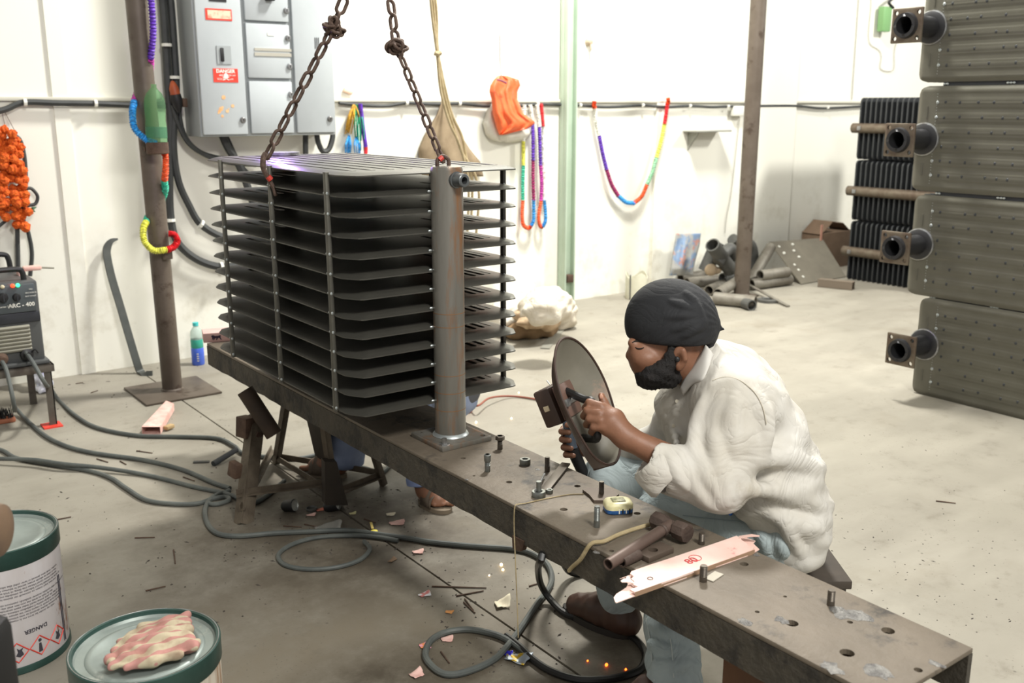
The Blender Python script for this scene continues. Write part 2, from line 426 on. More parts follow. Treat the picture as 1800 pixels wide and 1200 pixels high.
def wall_material():
    m = bpy.data.materials.new('cream_limewash'); m.use_nodes = True; nt = m.node_tree; N = nt.nodes; L = nt.links; b = N['Principled BSDF']; b.inputs['Roughness'].default_value = .8
    tc = N.new('ShaderNodeTexCoord'); vec = tc.outputs['Object']
    n = N.new('ShaderNodeTexNoise'); n.inputs['Scale'].default_value = 1.1; n.inputs['Detail'].default_value = 6; L.new(vec, n.inputs['Vector'])
    x = N.new('ShaderNodeMix'); x.data_type = 'RGBA'; x.inputs['A'].default_value = rgb((232, 231, 220)); x.inputs['B'].default_value = rgb((224, 222, 210)); L.new(n.outputs['Fac'], x.inputs['Factor'])
    # scuffed grime in the lowest metre, patchy
    sx = N.new('ShaderNodeSeparateXYZ'); L.new(vec, sx.inputs[0])
    h = N.new('ShaderNodeMapRange'); h.inputs['From Min'].default_value = 1.0; h.inputs['From Max'].default_value = 0.0; L.new(sx.outputs['Z'], h.inputs['Value'])
    n2 = N.new('ShaderNodeTexNoise'); n2.inputs['Scale'].default_value = 3.2; n2.inputs['Detail'].default_value = 8; n2.inputs['Roughness'].default_value = .7; L.new(vec, n2.inputs['Vector'])
    r = N.new('ShaderNodeMapRange'); r.inputs['From Min'].default_value = .5; r.inputs['From Max'].default_value = .75; L.new(n2.outputs['Fac'], r.inputs['Value'])
    mu = N.new('ShaderNodeMath'); mu.operation = 'MULTIPLY'; L.new(h.outputs[0], mu.inputs[0]); L.new(r.outputs[0], mu.inputs[1])
    y = N.new('ShaderNodeMix'); y.data_type = 'RGBA'; L.new(mu.outputs[0], y.inputs['Factor']); L.new(x.outputs['Result'], y.inputs['A']); y.inputs['B'].default_value = rgb((176, 168, 146))
    L.new(y.outputs['Result'], b.inputs['Base Color'])
    bn = N.new('ShaderNodeBump'); bn.inputs['Strength'].default_value = .08; bn.inputs['Distance'].default_value = .01; L.new(n2.outputs['Fac'], bn.inputs['Height']); L.new(bn.outputs['Normal'], b.inputs['Normal'])
    return m
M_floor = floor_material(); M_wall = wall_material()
# floor slabs either side of a sawn joint that runs along Y (X = 1.42 .. seen from the pole to the bench)
JX = 1.57
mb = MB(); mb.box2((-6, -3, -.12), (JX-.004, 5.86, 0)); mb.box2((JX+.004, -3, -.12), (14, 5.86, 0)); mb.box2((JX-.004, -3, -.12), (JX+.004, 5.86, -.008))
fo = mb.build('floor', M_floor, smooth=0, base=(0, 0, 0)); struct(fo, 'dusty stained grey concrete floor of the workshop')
mb = MB(); mb.box2((-6, 5.86, -.12), (14, 6.06, 5.6)); wo = mb.build('wall_back', M_wall, smooth=0, base=(0, 5.86, 0)); struct(wo, 'cream limewashed back wall')
# shallow pilasters in the wall
for x0, x1, d in ((1.28, 1.36, .012), (5.83, 5.95, .02), (7.0, 7.6, .03)):
    mb = MB(); mb.box2((x0, 5.86-d, 0), (x1, 5.86, 5.5)); o = mb.build('pilaster', M_wall, wo, smooth=0)
M_trunk = mat('cream_trunking', (206, 203, 188), .5)
mb = MB(); mb.box2((-2, 5.838, 1.528), (9.5, 5.86, 1.55), .003); struct(mb.build('trim_1', M_trunk), 'thin cream cable trunking along the back wall')
# mint-green painted column against the wall
M_mint = mat('mint_paint', (178, 196, 176), .5, 0, (190, 206, 188), 3, col3=(150, 142, 118), scale3=5, lo3=.66, hi3=.74)
CMX = wl(1000, 250, 5.79).x
t = thing('steel_column', 'pale mint-green painted channel column standing against the back wall', 'column', (CMX, 5.79, 0))
mb = MB(); mb.box2((CMX-.05, 5.8, 0), (CMX+.05, 5.845, 5.4), .004); mb.build('web', M_mint, t)
for x in (CMX-.044, CMX+.044):
    mb = MB(); mb.box2((x-.006, 5.755, 0), (x+.006, 5.8, 5.4), .002); mb.build('flange', M_mint, t)
mb = MB(); mb.box2((CMX-.03, 5.745, .17), (CMX+.03, 5.80, .23), .005); mb.build('foot_bracket', M_rust, t)
# dark steel pipe columns
def pole(loc, r, label, plate, tilt=(0, 0)):
    t = thing('steel_column', label, 'column', loc)
    x, y, _ = loc
    top = V(x+tilt[0], y+tilt[1], 5.4)
    mb = MB(); mb.cyl((x, y, .01), top, r, r, 28); mb.build('shaft', M_pole, t)
    mb = MB(); mb.box2((x-plate, y-plate, 0), (x+plate, y+plate, .012), .003); mb.build('base_plate', M_pole, t)
    mb = MB(); mb.lathe((x, y, .012), (0, 0, 1), [(r+.008, 0), (r+.006, .006), (r, .012)], 28); mb.build('weld_bead', M_pole, t)
    return t
pl = pole((1.585, 5.19, 0), .052, 'dark brown pipe column hung with green bottle and garland', .2, (-.05, .0))
mb = MB(); q = wl(294, 447, 5.12); mb.box(q, (.05, .02, .05), None, .003); mb.build('tab_bracket', M_pole, pl)
pole((6.2, 5.18, 0), .062, 'dark pipe column rising from the scrap pipes', .1, (.03, 0))

# ================================================================== BACK-WALL ELECTRICS
M_cab = mat('grey_cabinet_enamel', (178, 184, 186), .4, 0, (170, 176, 178), 3)
M_cabs = mat('grey_cabinet_frame', (150, 155, 156), .45)
FY = 5.61
cb = thing('electrical_cabinet', 'large grey wall cabinet with danger sticker and round locks', 'cabinet', (2.416, 5.735, 1.33))
mb = MB(); mb.box2((1.992, FY+.012, 1.33), (2.842, 5.86, 2.75), .006); mb.build('body', M_cabs, cb)
def door(x0, x1, z0, z1):
    mb = MB(); mb.box2((x0, FY-.01, z0), (x1, FY+.012, z1), .005); return mb.build('door', M_cab, cb)
d1 = door(2.004, 2.268, 1.342, 2.74)
dm = [door(2.290, 2.556, 1.345, 1.642), door(2.290, 2.556, 1.66, 1.962), door(2.290, 2.556, 1.978, 2.33)]
d3 = door(2.578, 2.832, 1.345, 2.74)
FC = FY-.0105
def lock(x, y, par):
    q = wl(x, y, FC); mb = MB(); mb.lathe(q, (0, -1, 0), [(.0, .012), (.012, .012), (.016, .009), (.019, 0)], 20)
    o = mb.build('lock', M_zinc, par); mb = MB(); mb.box(q+V(0, -.0125, 0), (.004, .002, .014)); mb.build('keyhole', M_black, par)
lock(503, 19, dm[2]); lock(506, 67, dm[1]); lock(509, 117, dm[1]); lock(511, 166, dm[0]); lock(427, 211, d1); lock(580, 209, d3)
def plate(x0, y0, x1, y1, m, name, par, th=.002):
    a, b = wl(x0, y0, FC), wl(x1, y1, FC); mb = MB(); mb.box2((a.x, FC-th, b.z), (b.x, FC, a.z)); o = mb.build(name, m, par, smooth=0); return o, a, b
M_red = mat('danger_red', (214, 62, 48), .45); M_lab = mat('faded_label', (226, 190, 165), .5, 0, (205, 120, 96), 30, .5, .7)
sg, a, b = plate(374, 120, 419, 145, M_red, 'danger_sticker', d1); sg['label'] = 'red danger sticker with white lettering'
cx = (a.x+b.x)/2; hz = (a.z-b.z)
text_mesh('DANGER', hz*.36, M_white, 'lettering', d1, (cx, FC-.0028, a.z-hz*.2), (1, 0, 0), (0, 0, 1), .0003, bold=.0008)
for k, tx in enumerate(('440', 'VOLTS')):
    text_mesh(tx, hz*.22, M_white, 'lettering', d1, (a.x+.045, FC-.0028, a.z-hz*(.5+.27*k)), (1, 0, 0), (0, 0, 1), .0003)
    text_mesh('KEEP OFF' if k == 0 else 'LIVE', hz*.16, M_white, 'lettering', d1, (b.x-.04, FC-.0028, a.z-hz*(.5+.27*k)), (1, 0, 0), (0, 0, 1), .0003)
mb = MB(); mb.sph((cx, FC-.003, a.z-hz*.52), (.012, .001, .014), 10, 6); mb.bar((cx-.018, FC-.003, b.z+.012), (cx+.018, FC-.003, b.z+.03), .004, .001, (0, 1, 0)); mb.bar((cx-.018, FC-.003, b.z+.03), (cx+.018, FC-.003, b.z+.012), .004, .001, (0, 1, 0)); mb.build('skull_mark', M_white, d1)
o, a, b = plate(360, 14, 408, 37, M_red, 'label_border', d1); o['label'] = 'faded red and cream label'
plate(364, 17, 406, 34, M_lab, 'label', d1, .003)
o, a, b = plate(366, -16, 398, 4, M_black, 'name_plate', d1)
o, a, b = plate(380, 80, 407, 113, M_cabs, 'handle_recess', d1, .004)
q = wl(390, 96, FC); mb = MB(); mb.box(q+V(0, -.006, 0), (.02, .012, .075), None, .004); mb.build('handle', M_black, d1)
M_sil = mat('silver_strip', (214, 210, 196), .25, .6)
o, a, b = plate(447, 84, 512, 91, M_sil, 'silver_strip', dm[1], .004); plate(447, 92, 512, 100, M_sil, 'silver_strip', dm[1], .004)
q = wl(472, -6, FC); mb = MB(); mb.box(q+V(0, -.02, .0), (.05, .04, .05), None, .006); mb.build('switch_knob', M_black, dm[2])
plate(470, 57, 482, 63, M_white, 'tag', dm[1])
for k in range(3): plate(553+k*3, 66, 555+k*3, 86, M_black, 'indicator_slot', d3)
M_stain = mat('glue_stain', (206, 182, 140), .7, 0, (216, 150, 96), 20)
mb = MB(); random.seed(3)
for k in range(9):
    q = wl(random.uniform(384, 414), random.uniform(170, 204), FC-.0004); mb.lathe(q, (0, -1, 0), [(0, .0006), (random.uniform(.004, .014), .0004)], 7)
mb.build('sticker_residue', M_stain, d1)['kind'] = 'stuff'

def cable(pts, r, name, label, cat='cable', m=None, n=8, sub=8, parent=None, group=None):
    mb = MB(); mb.tube(spline(pts, sub), r, n); o = mb.build(name, m or M_cable, parent)
    if parent is None: tag(o, label, cat, group)
    return o
def clip(pt, r=.018, par=None, d=(1, 0, 0)):
    mb = MB(); x = Vector(d).normalized(); mb.cyl(Vector(pt)-x*.008, Vector(pt)+x*.008, r, r, 10); return mb.build('cable_clip', M_white, par)
WY = 5.822
# service cable below the trunking, two runs
c1 = cable([wl(-60, 205, WY), wl(-20, 199, WY), wl(10, 192, WY), wl(42, 180, WY), wl(100, 181, WY), wl(168, 182, WY), wl(235, 185, WY), wl(300, 186, WY)], .016, 'wall_cable', 'black cable clipped under trunking left of the brown column')
for x, y in ((44, 180), (168, 182)): clip(wl(x, y, WY-.006), .021, c1)
run = [(596, 181), (640, 185), (680, 186), (715, 181), (760, 183), (808, 182), (850, 186), (900, 187), (945, 183), (985, 184), (1020, 185), (1060, 188), (1095, 187), (1130, 185), (1170, 188), (1213, 186), (1250, 188), (1280, 187), (1340, 186), (1400, 186), (1440, 190), (1480, 189), (1530, 186), (1580, 186)]
c2 = cable([wl(x, y, WY+.01) for x, y in run], .011, 'wall_cable', 'thin dark cable clipped under trunking right of the cabinet', sub=5)
for x, y in ((715, 181), (808, 182), (945, 183), (1020, 185), (1130, 185), (1213, 186), (1280, 187), (1455, 189)): clip(wl(x, y, WY), .015, c2)
# feeder cables around the cabinet
f1 = cable([wl(*p, 5.80) for p in ((280, -40), (286, 0), (291, 70), (296, 150), (301, 225), (298, 310), (300, 380), (312, 425), (345, 455), (388, 469), (425, 463), (470, 440))], .023, 'feeder_cable', 'thick black feeder cable hanging lowest beside the brown column')
for x, y in ((299, 387), (389, 469)): clip(wl(x, y, 5.79), .03, f1, (0, 0, 1) if x < 350 else (1, 0, 0))
f2 = cable([wl(*p, 5.79) for p in ((294, -40), (300, 0), (306, 80), (310, 160), (305, 250), (313, 315), (332, 360), (353, 394), (390, 416), (440, 428), (480, 426))], .021, 'feeder_cable', 'thick black feeder cable curving above the lowest one')
for x, y in ((293, 79), (307, 136), (353, 394)): clip(wl(x, y, 5.775), .028, f2, (0, 0, 1) if y < 200 else (1, 0, -.7))
cable([wl(*p, 5.77) for p in ((303, 185), (312, 215), (330, 250), (360, 272), (400, 285), (450, 290))], .013, 'lead_cable', 'slim black lead swooping from orange plug under the cabinet')
cable([wl(*p, 5.80) for p in ((312, 170), (322, 230), (345, 262), (380, 276), (430, 282), (470, 280))], .012, 'lead_cable', 'slim black lead just above the other swooping lead')
cable([wl(*p, 5.74) for p in ((390, 236), (402, 262), (420, 290), (436, 330), (447, 365), (455, 400))], .024, 'feeder_cable', 'thick black cable dropping out of the cabinet floor')
cable([wl(*p, 5.78) for p in ((400, 240), (425, 290), (455, 318))], .008, 'lead_cable', 'thin black wire beside the thick cable below cabinet')
cable([wl(*p, 5.76) for p in ((537, 232), (537, 258), (538, 300))], .018, 'lead_cable', 'short vertical cable below the right cabinet door')
cable([wl(*p, 5.76) for p in ((556, 232), (560, 252), (568, 266), (578, 262), (584, 245), (585, 232))], .018, 'lead_cable', 'small looped cable below the cabinet corner')
# orange industrial plug hanging by the feeder
M_orange = mat('faded_orange_plastic', (186, 88, 44), .5, 0, (150, 70, 40), 12)
pgp = wl(304, 158, 5.74); pg = thing('industrial_plug', 'orange and dark plug hanging beside the cabinet', 'plug', pgp)
mb = MB(); mb.lathe(pgp+V(0, 0, .05), (.15, 0, -1), [(.006, 0), (.014, .01), (.026, .04), (.028, .075)], 16); mb.build('plug_hood', M_orange, pg)
mb = MB(); mb.lathe(pgp+V(.011, 0, -.025), (.15, 0, -1), [(.03, 0), (.033, .03), (.024, .07), (.012, .1)], 16); mb.build('plug_body', M_black, pg)
mb = MB(); mb.box(pgp+V(.06, 0, -.07), (.03, .03, .05), None, .006); mb.build('plug_latch', M_rust, pg)
# ================================================================== THINGS ON THE WALL AND COLUMN
def strip(mb, pts, w, h, up=(0, 0, 1), taper=None):
    pts = [Vector(p) for p in pts]; vs = []; m = len(pts)
    for i, p in enumerate(pts):
        t = (pts[min(i+1, m-1)]-pts[max(i-1, 0)]).normalized(); u = Vector(up[i] if isinstance(up, list) else up)
        x = t.cross(u).normalized(); z = x.cross(t); k = taper[i] if taper else 1
        vs += [p+x*w/2*k+z*h/2, p-x*w/2*k+z*h/2, p-x*w/2*k-z*h/2, p+x*w/2*k-z*h/2]
    fs = []
    for i in range(m-1):
        for k in range(4): fs.append((i*4+k, i*4+(k+1) % 4, (i+1)*4+(k+1) % 4, (i+1)*4+k))
    fs += [(3, 2, 1, 0), tuple((m-1)*4+k for k in range(4))]
    return mb.add(vs, fs)
def tinsel(n, c): return mat('tinsel_'+n, c, .5, 0, tuple(int(q*.72) for q in c), 60, .45, .6, .3, 120)
T_ = dict(purple=tinsel('purple', (96, 48, 176)), maroon=tinsel('maroon', (150, 30, 92)), blue=tinsel('blue', (50, 150, 222)), orange=tinsel('orange', (240, 96, 46)), teal=tinsel('teal', (52, 180, 146)), yellow=tinsel('yellow', (232, 232, 96)), red=tinsel('red', (226, 44, 52)), white=tinsel('white', (240, 238, 226)), green=tinsel('green', (30, 140, 96)), magenta=tinsel('magenta', (190, 50, 160)), gold=tinsel('gold', (200, 150, 40)), mint=tinsel('mint', (150, 205, 165)))
def garland(segs, r, label, group=None):
    """segs: list of (colour, [points]); every colour band is a part"""
    t = thing('tinsel_garland', label, 'garland', segs[0][1][0], group)
    for c, pts in segs:
        P = spline(pts, 10); rr = []
        Q = []
        for i in range(len(P)-1):
            for k in range(2): Q.append(P[i].lerp(P[i+1], k/2))
        Q.append(P[-1])
        rr = [r*(1+.22*math.sin(i*2.4)) for i in range(len(Q))]
        mb = MB(); mb.tube(Q, rr, 9); mb.build(c+'_band', T_[c], t, smooth=60)
    return t
# garland wound round the brown column
def P1(*pts): return [wl(x, y, d) for x, y, d in pts]
garland([('purple', P1((262, -30, 5.13), (267, 15, 5.12), (269, 60, 5.12), (265, 104, 5.14))),
         ('magenta', P1((265, 104, 5.14), (262, 130, 5.25), (245, 155, 5.27), (236, 178, 5.18))),
         ('blue', P1((236, 178, 5.18), (233, 198, 5.13), (237, 226, 5.09), (258, 246, 5.08), (275, 252, 5.08))),
         ('orange', P1((283, 262, 5.09), (290, 272, 5.1), (291, 295, 5.1), (289, 318, 5.12))),
         ('teal', P1((289, 318, 5.12), (290, 335, 5.15), (280, 360, 5.27), (262, 378, 5.25), (257, 390, 5.16))),
         ('yellow', P1((257, 390, 5.16), (252, 402, 5.12), (254, 424, 5.09), (270, 440, 5.08), (293, 439, 5.08))),
         ('red', P1((293, 439, 5.08), (305, 434, 5.1), (312, 423, 5.12), (306, 412, 5.13), (296, 411, 5.14)))], .0155, 'multicoloured tinsel garland wound around the brown column')
# green bottle in its tin holder
M_gb = mat('green_bottle_plastic', (176, 228, 180), .15, 0, trans=.9, ior=1.03)
b0 = wl(276, 252, 5.075); bt = thing('plastic_bottle', 'empty green plastic bottle in holder on the brown column', 'bottle', b0)
ax = (wl(270, 148, 5.085)-b0); Lb = ax.length
prof = [(.001, 0), (.046, 0), (.05, .012), (.05, .1), (.047, .125), (.049, .15), (.051, .2), (.048, .235), (.036, .265), (.018, .285), (.013, .295), (.013, .312)]
mb = MB(); mb.lathe(b0, ax, [(r, h*Lb/.312) for r, h in prof], 28); mb.build('bottle_body', M_gb, bt, smooth=60)
mb = MB(); mb.lathe(b0+ax*.09, ax, [(.0515, 0), (.0515, .055)], 28); mb.build('worn_label', mat('bottle_label', (66, 120, 90), .5, alpha=.6), bt)
mb = MB(); mb.lathe(b0+V(0, 0, -.052), (0, 0, 1), [(.001, 0), (.048, 0), (.054, .005), (.054, .058), (.051, .058), (.051, .008)], 24); mb.bar(b0+V(-.03, .04, -.03), b0+V(-.02, .1, -.03), .04, .02); mb.build('bottle_holder', M_rust, pl)

# marigold garland and the black lead coiled behind it
M_mari = mat('marigold_petals', (222, 104, 22), .8, 0, (190, 72, 14), 90, .4, .6, .5, 200)
mg = thing('marigold_garland', 'bunch of orange marigold strings hung on the back wall', 'garland', wl(20, 225, 5.8))
random.seed(11)
proto = None
def blossom(q, r):
    global proto
    if proto is None:
        mb = MB(); vs = []; nu, nv = 12, 8
        mb.sph(q, 1.0, nu, nv)
        for i, v in enumerate(mb.v):
            d = v-q; mb.v[i] = q + d*(.82+.3*random.random())
        mb2 = MB(); mb2.v = [ (v-q)*.026+q for v in mb.v]; mb2.f = mb.f; mb2.mi = mb.mi
        proto = mb2.build('marigold', M_mari, mg, smooth=0)
        me = proto.data; off = q-world_loc(mg)
        for v in me.vertices: v.co -= off
        proto.location = off; proto.scale = (r/.026,)*3; return proto
    c = proto.copy(); COL.objects.link(c); c.parent = mg; c.location = q-world_loc(mg); c.scale = (r/.026,)*3
    c.rotation_euler = (random.random()*6, random.random()*6, random.random()*6); return c
for s, (x0, y0, x1, y1, n) in enumerate(((-6, 232, 0, 372, 12), (8, 226, 12, 380, 13), (18, 238, 26, 392, 13), (26, 246, 36, 398, 12), (36, 258, 44, 396, 11), (0, 250, 20, 300, 5), (38, 300, 48, 372, 6))):
    for k in range(n):
        u = k/(n-1); x = x0+(x1-x0)*u+random.uniform(-4, 4); y = y0+(y1-y0)*u+random.uniform(-3, 3)
        blossom(wl(x, y, 5.80-.05*random.random()), random.uniform(.019, .029))
M_leaf = mat('dull_leaf', (62, 98, 70), .6)
mb = MB()
for dx, dy in ((14, -4), (12, 4), (6, 8)): strip(mb, [wl(50, 368, 5.78), wl(50+dx*.6, 368+dy*.5, 5.77), wl(50+dx, 368+dy, 5.78)], .016, .002, (0, 1, 0), [.4, 1, .2])
mb.build('leaf', M_leaf, mg)
mb = MB(); mb.tube([wl(4, 200, 5.84), wl(10, 226, 5.8)], .0015, 5); mb.tube([wl(9, 198, 5.84), wl(25, 228, 5.8)], .0015, 5); mb.build('string', M_rust, mg)
cable([wl(*p, 5.82) for p in ((22, 236), (36, 248), (44, 285), (45, 340), (40, 380), (50, 410), (56, 445), (53, 485))], .011, 'hanging_lead', 'black lead looping behind the marigolds to the welding machine')
cable([wl(*p, 5.80) for p in ((46, 331), (56, 332), (66, 345), (62, 358), (48, 362), (30, 372), (0, 396), (-30, 420))], .009, 'hanging_lead', 'thin black lead making a small ring beside the marigolds')
cable([wl(*p, 5.81) for p in ((30, 390), (31, 430), (32, 482))], .012, 'hanging_lead', 'straight black lead hanging below the marigolds')

# bent flat bar leaning on the wall
ft = fl(250, 656); M_flat = mat('dark_flat_bar', (70, 74, 72), .5, .3, (84, 86, 82), 8)
def ln(x, y):
    u = (656-y)/(656-430.); return wl(x, y, ft.y+(5.82-ft.y)*min(1, u))
mb = MB(); P = spline([ln(207, 420), ln(195, 424), ln(188, 437), ln(189, 455), ln(197, 490), ln(212, 540), ln(228, 595), ln(241, 638), ln(247, 653), fl(256, 658, .006), fl(268, 658, .006)], 5)
strip(mb, P, .042, .012, [(.15, -1, .25)]*len(P), [.25+.75*min(1, i/9) for i in range(len(P))])
tag(mb.build('bent_flat_bar', M_flat), 'dark hooked flat bar leaning against the wall', 'metal bar')

# tinsel on the wall
garland([('white', [wl(*p, 5.81) for p in ((922, 184), (921, 215), (920, 248))]), ('yellow', [wl(*p, 5.81) for p in ((920, 248), (920, 270), (920, 290))]), ('teal', [wl(*p, 5.81) for p in ((920, 290), (919, 320), (919, 352))]),
         ('orange', [wl(*p, 5.80) for p in ((919, 352), (918, 380), (920, 395), (928, 401), (933, 398))]), ('blue', [wl(*p, 5.80) for p in ((933, 398), (938, 385), (938, 352))]), ('maroon', [wl(*p, 5.81) for p in ((938, 352), (937, 315), (937, 282))]), ('purple', [wl(*p, 5.81) for p in ((937, 282), (937, 245), (936, 218))]), ('white', [wl(*p, 5.81) for p in ((936, 218), (934, 200), (932, 184))])], .0135, 'narrow tinsel loop with yellow and green side below orange bag')
garland([('white', [wl(*p, 5.80) for p in ((944, 184), (946, 204), (948, 222))]), ('purple', [wl(*p, 5.80) for p in ((948, 222), (949, 255), (950, 290))]), ('magenta', [wl(*p, 5.80) for p in ((950, 290), (952, 320), (951, 352))]), ('orange', [wl(*p, 5.80) for p in ((951, 352), (947, 380), (949, 396), (954, 399))]), ('blue', [wl(*p, 5.79) for p in ((954, 399), (959, 385), (957, 352))]), ('white', [wl(*p, 5.82) for p in ((957, 352), (956, 290), (955, 222))]), ('red', [wl(*p, 5.81) for p in ((955, 222), (953, 200), (951, 182))])], .0135, 'narrow tinsel loop with red top, rightmost below the bags')
garland([('orange', [wl(*p, 5.80) for p in ((1045, 178), (1044, 184), (1045, 190))]), ('white', [wl(*p, 5.81) for p in ((1045, 190), (1048, 214), (1053, 237))]), ('purple', [wl(*p, 5.81) for p in ((1053, 237), (1059, 268), (1066, 297))]), ('maroon', [wl(*p, 5.81) for p in ((1066, 297), (1075, 324), (1086, 343))]), ('blue', [wl(*p, 5.81) for p in ((1086, 343), (1100, 355), (1114, 357))]), ('orange', [wl(*p, 5.81) for p in ((1114, 357), (1128, 345), (1137, 325))]), ('mint', [wl(*p, 5.81) for p in ((1137, 325), (1147, 302), (1154, 277))]), ('yellow', [wl(*p, 5.81) for p in ((1154, 277), (1162, 248), (1168, 218))]), ('red', [wl(*p, 5.80) for p in ((1168, 218), (1171, 200), (1173, 184))]), ('orange', [wl(*p, 5.80) for p in ((1173, 184), (1175, 178), (1174, 172))])], .0155, 'wide U-shaped tinsel garland strung between two wall nails')
# tinsel tassel ornament by the cabinet
tq = wl(622, 182, 5.8); ts = thing('tassel_ornament', 'glittering gold, green and blue tassel hanging beside the cabinet', 'ornament', tq)
random.seed(5)
for c, (xa, ya, xb, yb), n in (('gold', (622, 184, 612, 232), 9), ('gold', (624, 186, 626, 216), 6), ('green', (628, 184, 630, 245), 9), ('teal', (632, 186, 636, 262), 6), ('blue', (614, 238, 612, 270), 7), ('blue', (626, 240, 628, 272), 7)):
    mb = MB()
    for k in range(n):
        j = random.uniform(-6, 6); mb.tube(spline([wl(xa+j*.2, ya, 5.82), wl((xa+xb)/2+j, (ya+yb)/2, 5.8-.03*random.random()), wl(xb+j*.9, yb+random.uniform(-4, 4), 5.82)], 4), .004, 5)
    mb.build(c+'_tuft', T_[c], ts)
mb = MB(); mb.tube(spline([wl(*p, 5.8) for p in ((633, 182), (637, 215), (641, 245), (643, 258))], 8), .014, 9); mb.build('purple_band', T_['purple'], ts)
mb = MB(); mb.tube(spline([wl(*p, 5.8) for p in ((643, 258), (643, 266), (642, 274))], 4), .013, 9); mb.build('red_band', T_['red'], ts)
mb = MB(); mb.box(wl(612, 160, 5.845), (.07, .02, .03), Euler((0, .3, 0)), .008); tag(mb.build('paper_scrap', mat('peach_paper', (236, 200, 176), .8)), 'small peach paper tucked on the trunking beside cabinet', 'paper')

# hanging cloth and bags
def hung(rows, Y0, bulge, folds, m, name, nx=26, ny=30, amp=.006, seed=1, solid=.003, parent=None):
    rnd = random.Random(seed); ph = [rnd.random()*6 for _ in range(4)]
    ys = [r[0] for r in rows]; pts = []
    for j in range(ny+1):
        y = ys[0]+(ys[-1]-ys[0])*j/ny
        k = max(i for i in range(len(rows)-1) if ys[i] <= y+1e-6); u = (y-ys[k])/(ys[k+1]-ys[k])
        xl = rows[k][1]+(rows[k+1][1]-rows[k][1])*u; xr = rows[k][2]+(rows[k+1][2]-rows[k][2])*u
        row = []
        for i in range(nx+1):
            s = i/nx; v = j/ny
            d = bulge*math.sqrt(max(0, 1-(2*s-1)**2))*min(1, .25+v*1.2)*(1 if v < .85 else 1-(v-.85)*3.5)
            d += amp*(math.sin(folds*s*6.28+ph[0]+v*1.5)+.6*math.sin(folds*1.7*s*6.28+ph[1]-v*2.5))*min(1, v*3+.2)*math.sqrt(max(0, 1-(2*s-1)**2))
            row.append(wl(xl+(xr-xl)*s, y, Y0-.008-d))
        pts.append(row)
    mb = MB(); mb.grid(pts); o = mb.build(name, m, parent, smooth=80)
    sm = o.modifiers.new('thick', 'SOLIDIFY'); sm.thickness = solid; sm.offset = -1
    return o
M_jute = mat('brown_jute_cloth', (136, 120, 96), .9, 0, (118, 102, 80), 8, .35, .65, .3, 150)
tag(hung([(178, 776, 782), (200, 768, 792), (240, 744, 812), (262, 735, 826), (285, 737, 845), (310, 742, 850)], 5.84, .07, 1.6, M_jute, 'jute_cloth', amp=.012, seed=4), 'brown jute cloth hanging to a point behind the radiator', 'cloth')
M_wbag = mat('dirty_white_bag', (206, 203, 192), .7, 0, (186, 182, 168), 7, bump=.3, bscale=12)
tag(hung([(176, 868, 900), (195, 855, 915), (215, 848, 928), (235, 853, 934), (246, 862, 925), (250, 880, 900)], 5.84, .08, 2, M_wbag, 'cloth_bag', seed=2, amp=.01), 'grubby white bag hanging behind the orange one', 'bag')
M_obag = mat('orange_polythene', (232, 112, 66), .35, 0, (214, 90, 48), 7, subs=.0, bump=.35, bscale=14)
ob = thing('carrier_bag', 'orange plastic carrier bag knotted onto a wall nail', 'bag', wl(890, 236, 5.7))
hung([(133, 876, 890), (140, 868, 912), (150, 862, 915), (160, 860, 910), (175, 864, 910), (200, 866, 920), (215, 870, 942), (226, 873, 930), (237, 877, 884)], 5.74, .05, 2.4, M_obag, 'bag_sheet', amp=.011, seed=6, parent=ob)
mb = MB(); mb.tube([wl(*p, 5.66) for p in ((874, 140), (882, 142), (890, 146))], .007, 6); mb.build('knot_tie', mat('purple_tie', (120, 70, 90), .6), ob)
mb = MB(); mb.tube([wl(879, 60, 5.85), wl(879, 105, 5.85), wl(881, 134, 5.7)], .0025, 5); mb.build('hanging_string', M_rust, ob)
M_rope = mat('beige_cord', (176, 160, 126), .8, 0, (150, 134, 100), 20, bump=.3, bscale=120)
hc = thing('rope_bundle', 'bundle of beige cords hanging down behind the radiator', 'cord', wl(765, 0, 4.9))
for k, P in enumerate([[(753, -40), (760, 30), (768, 92), (775, 160), (790, 215), (806, 250), (818, 290), (824, 330), (822, 400), (819, 440)], [(757, -40), (764, 30), (769, 92), (781, 165), (798, 225), (812, 268), (832, 300), (842, 340), (838, 400), (836, 432)], [(762, -40), (768, 30), (770, 92), (786, 170), (796, 205), (812, 240), (820, 278), (830, 320), (828, 400)]]):
    mb = MB(); mb.tube(spline([wl(x, y, 4.9+.012*k) for x, y in P], 8), .0085, 7); mb.build('cord', M_rope, hc)
mb = MB(); mb.tube([wl(764, 93, 4.885), wl(769, 95, 4.88), wl(774, 93, 4.885)], .014, 8); mb.build('binding', M_rope, hc)

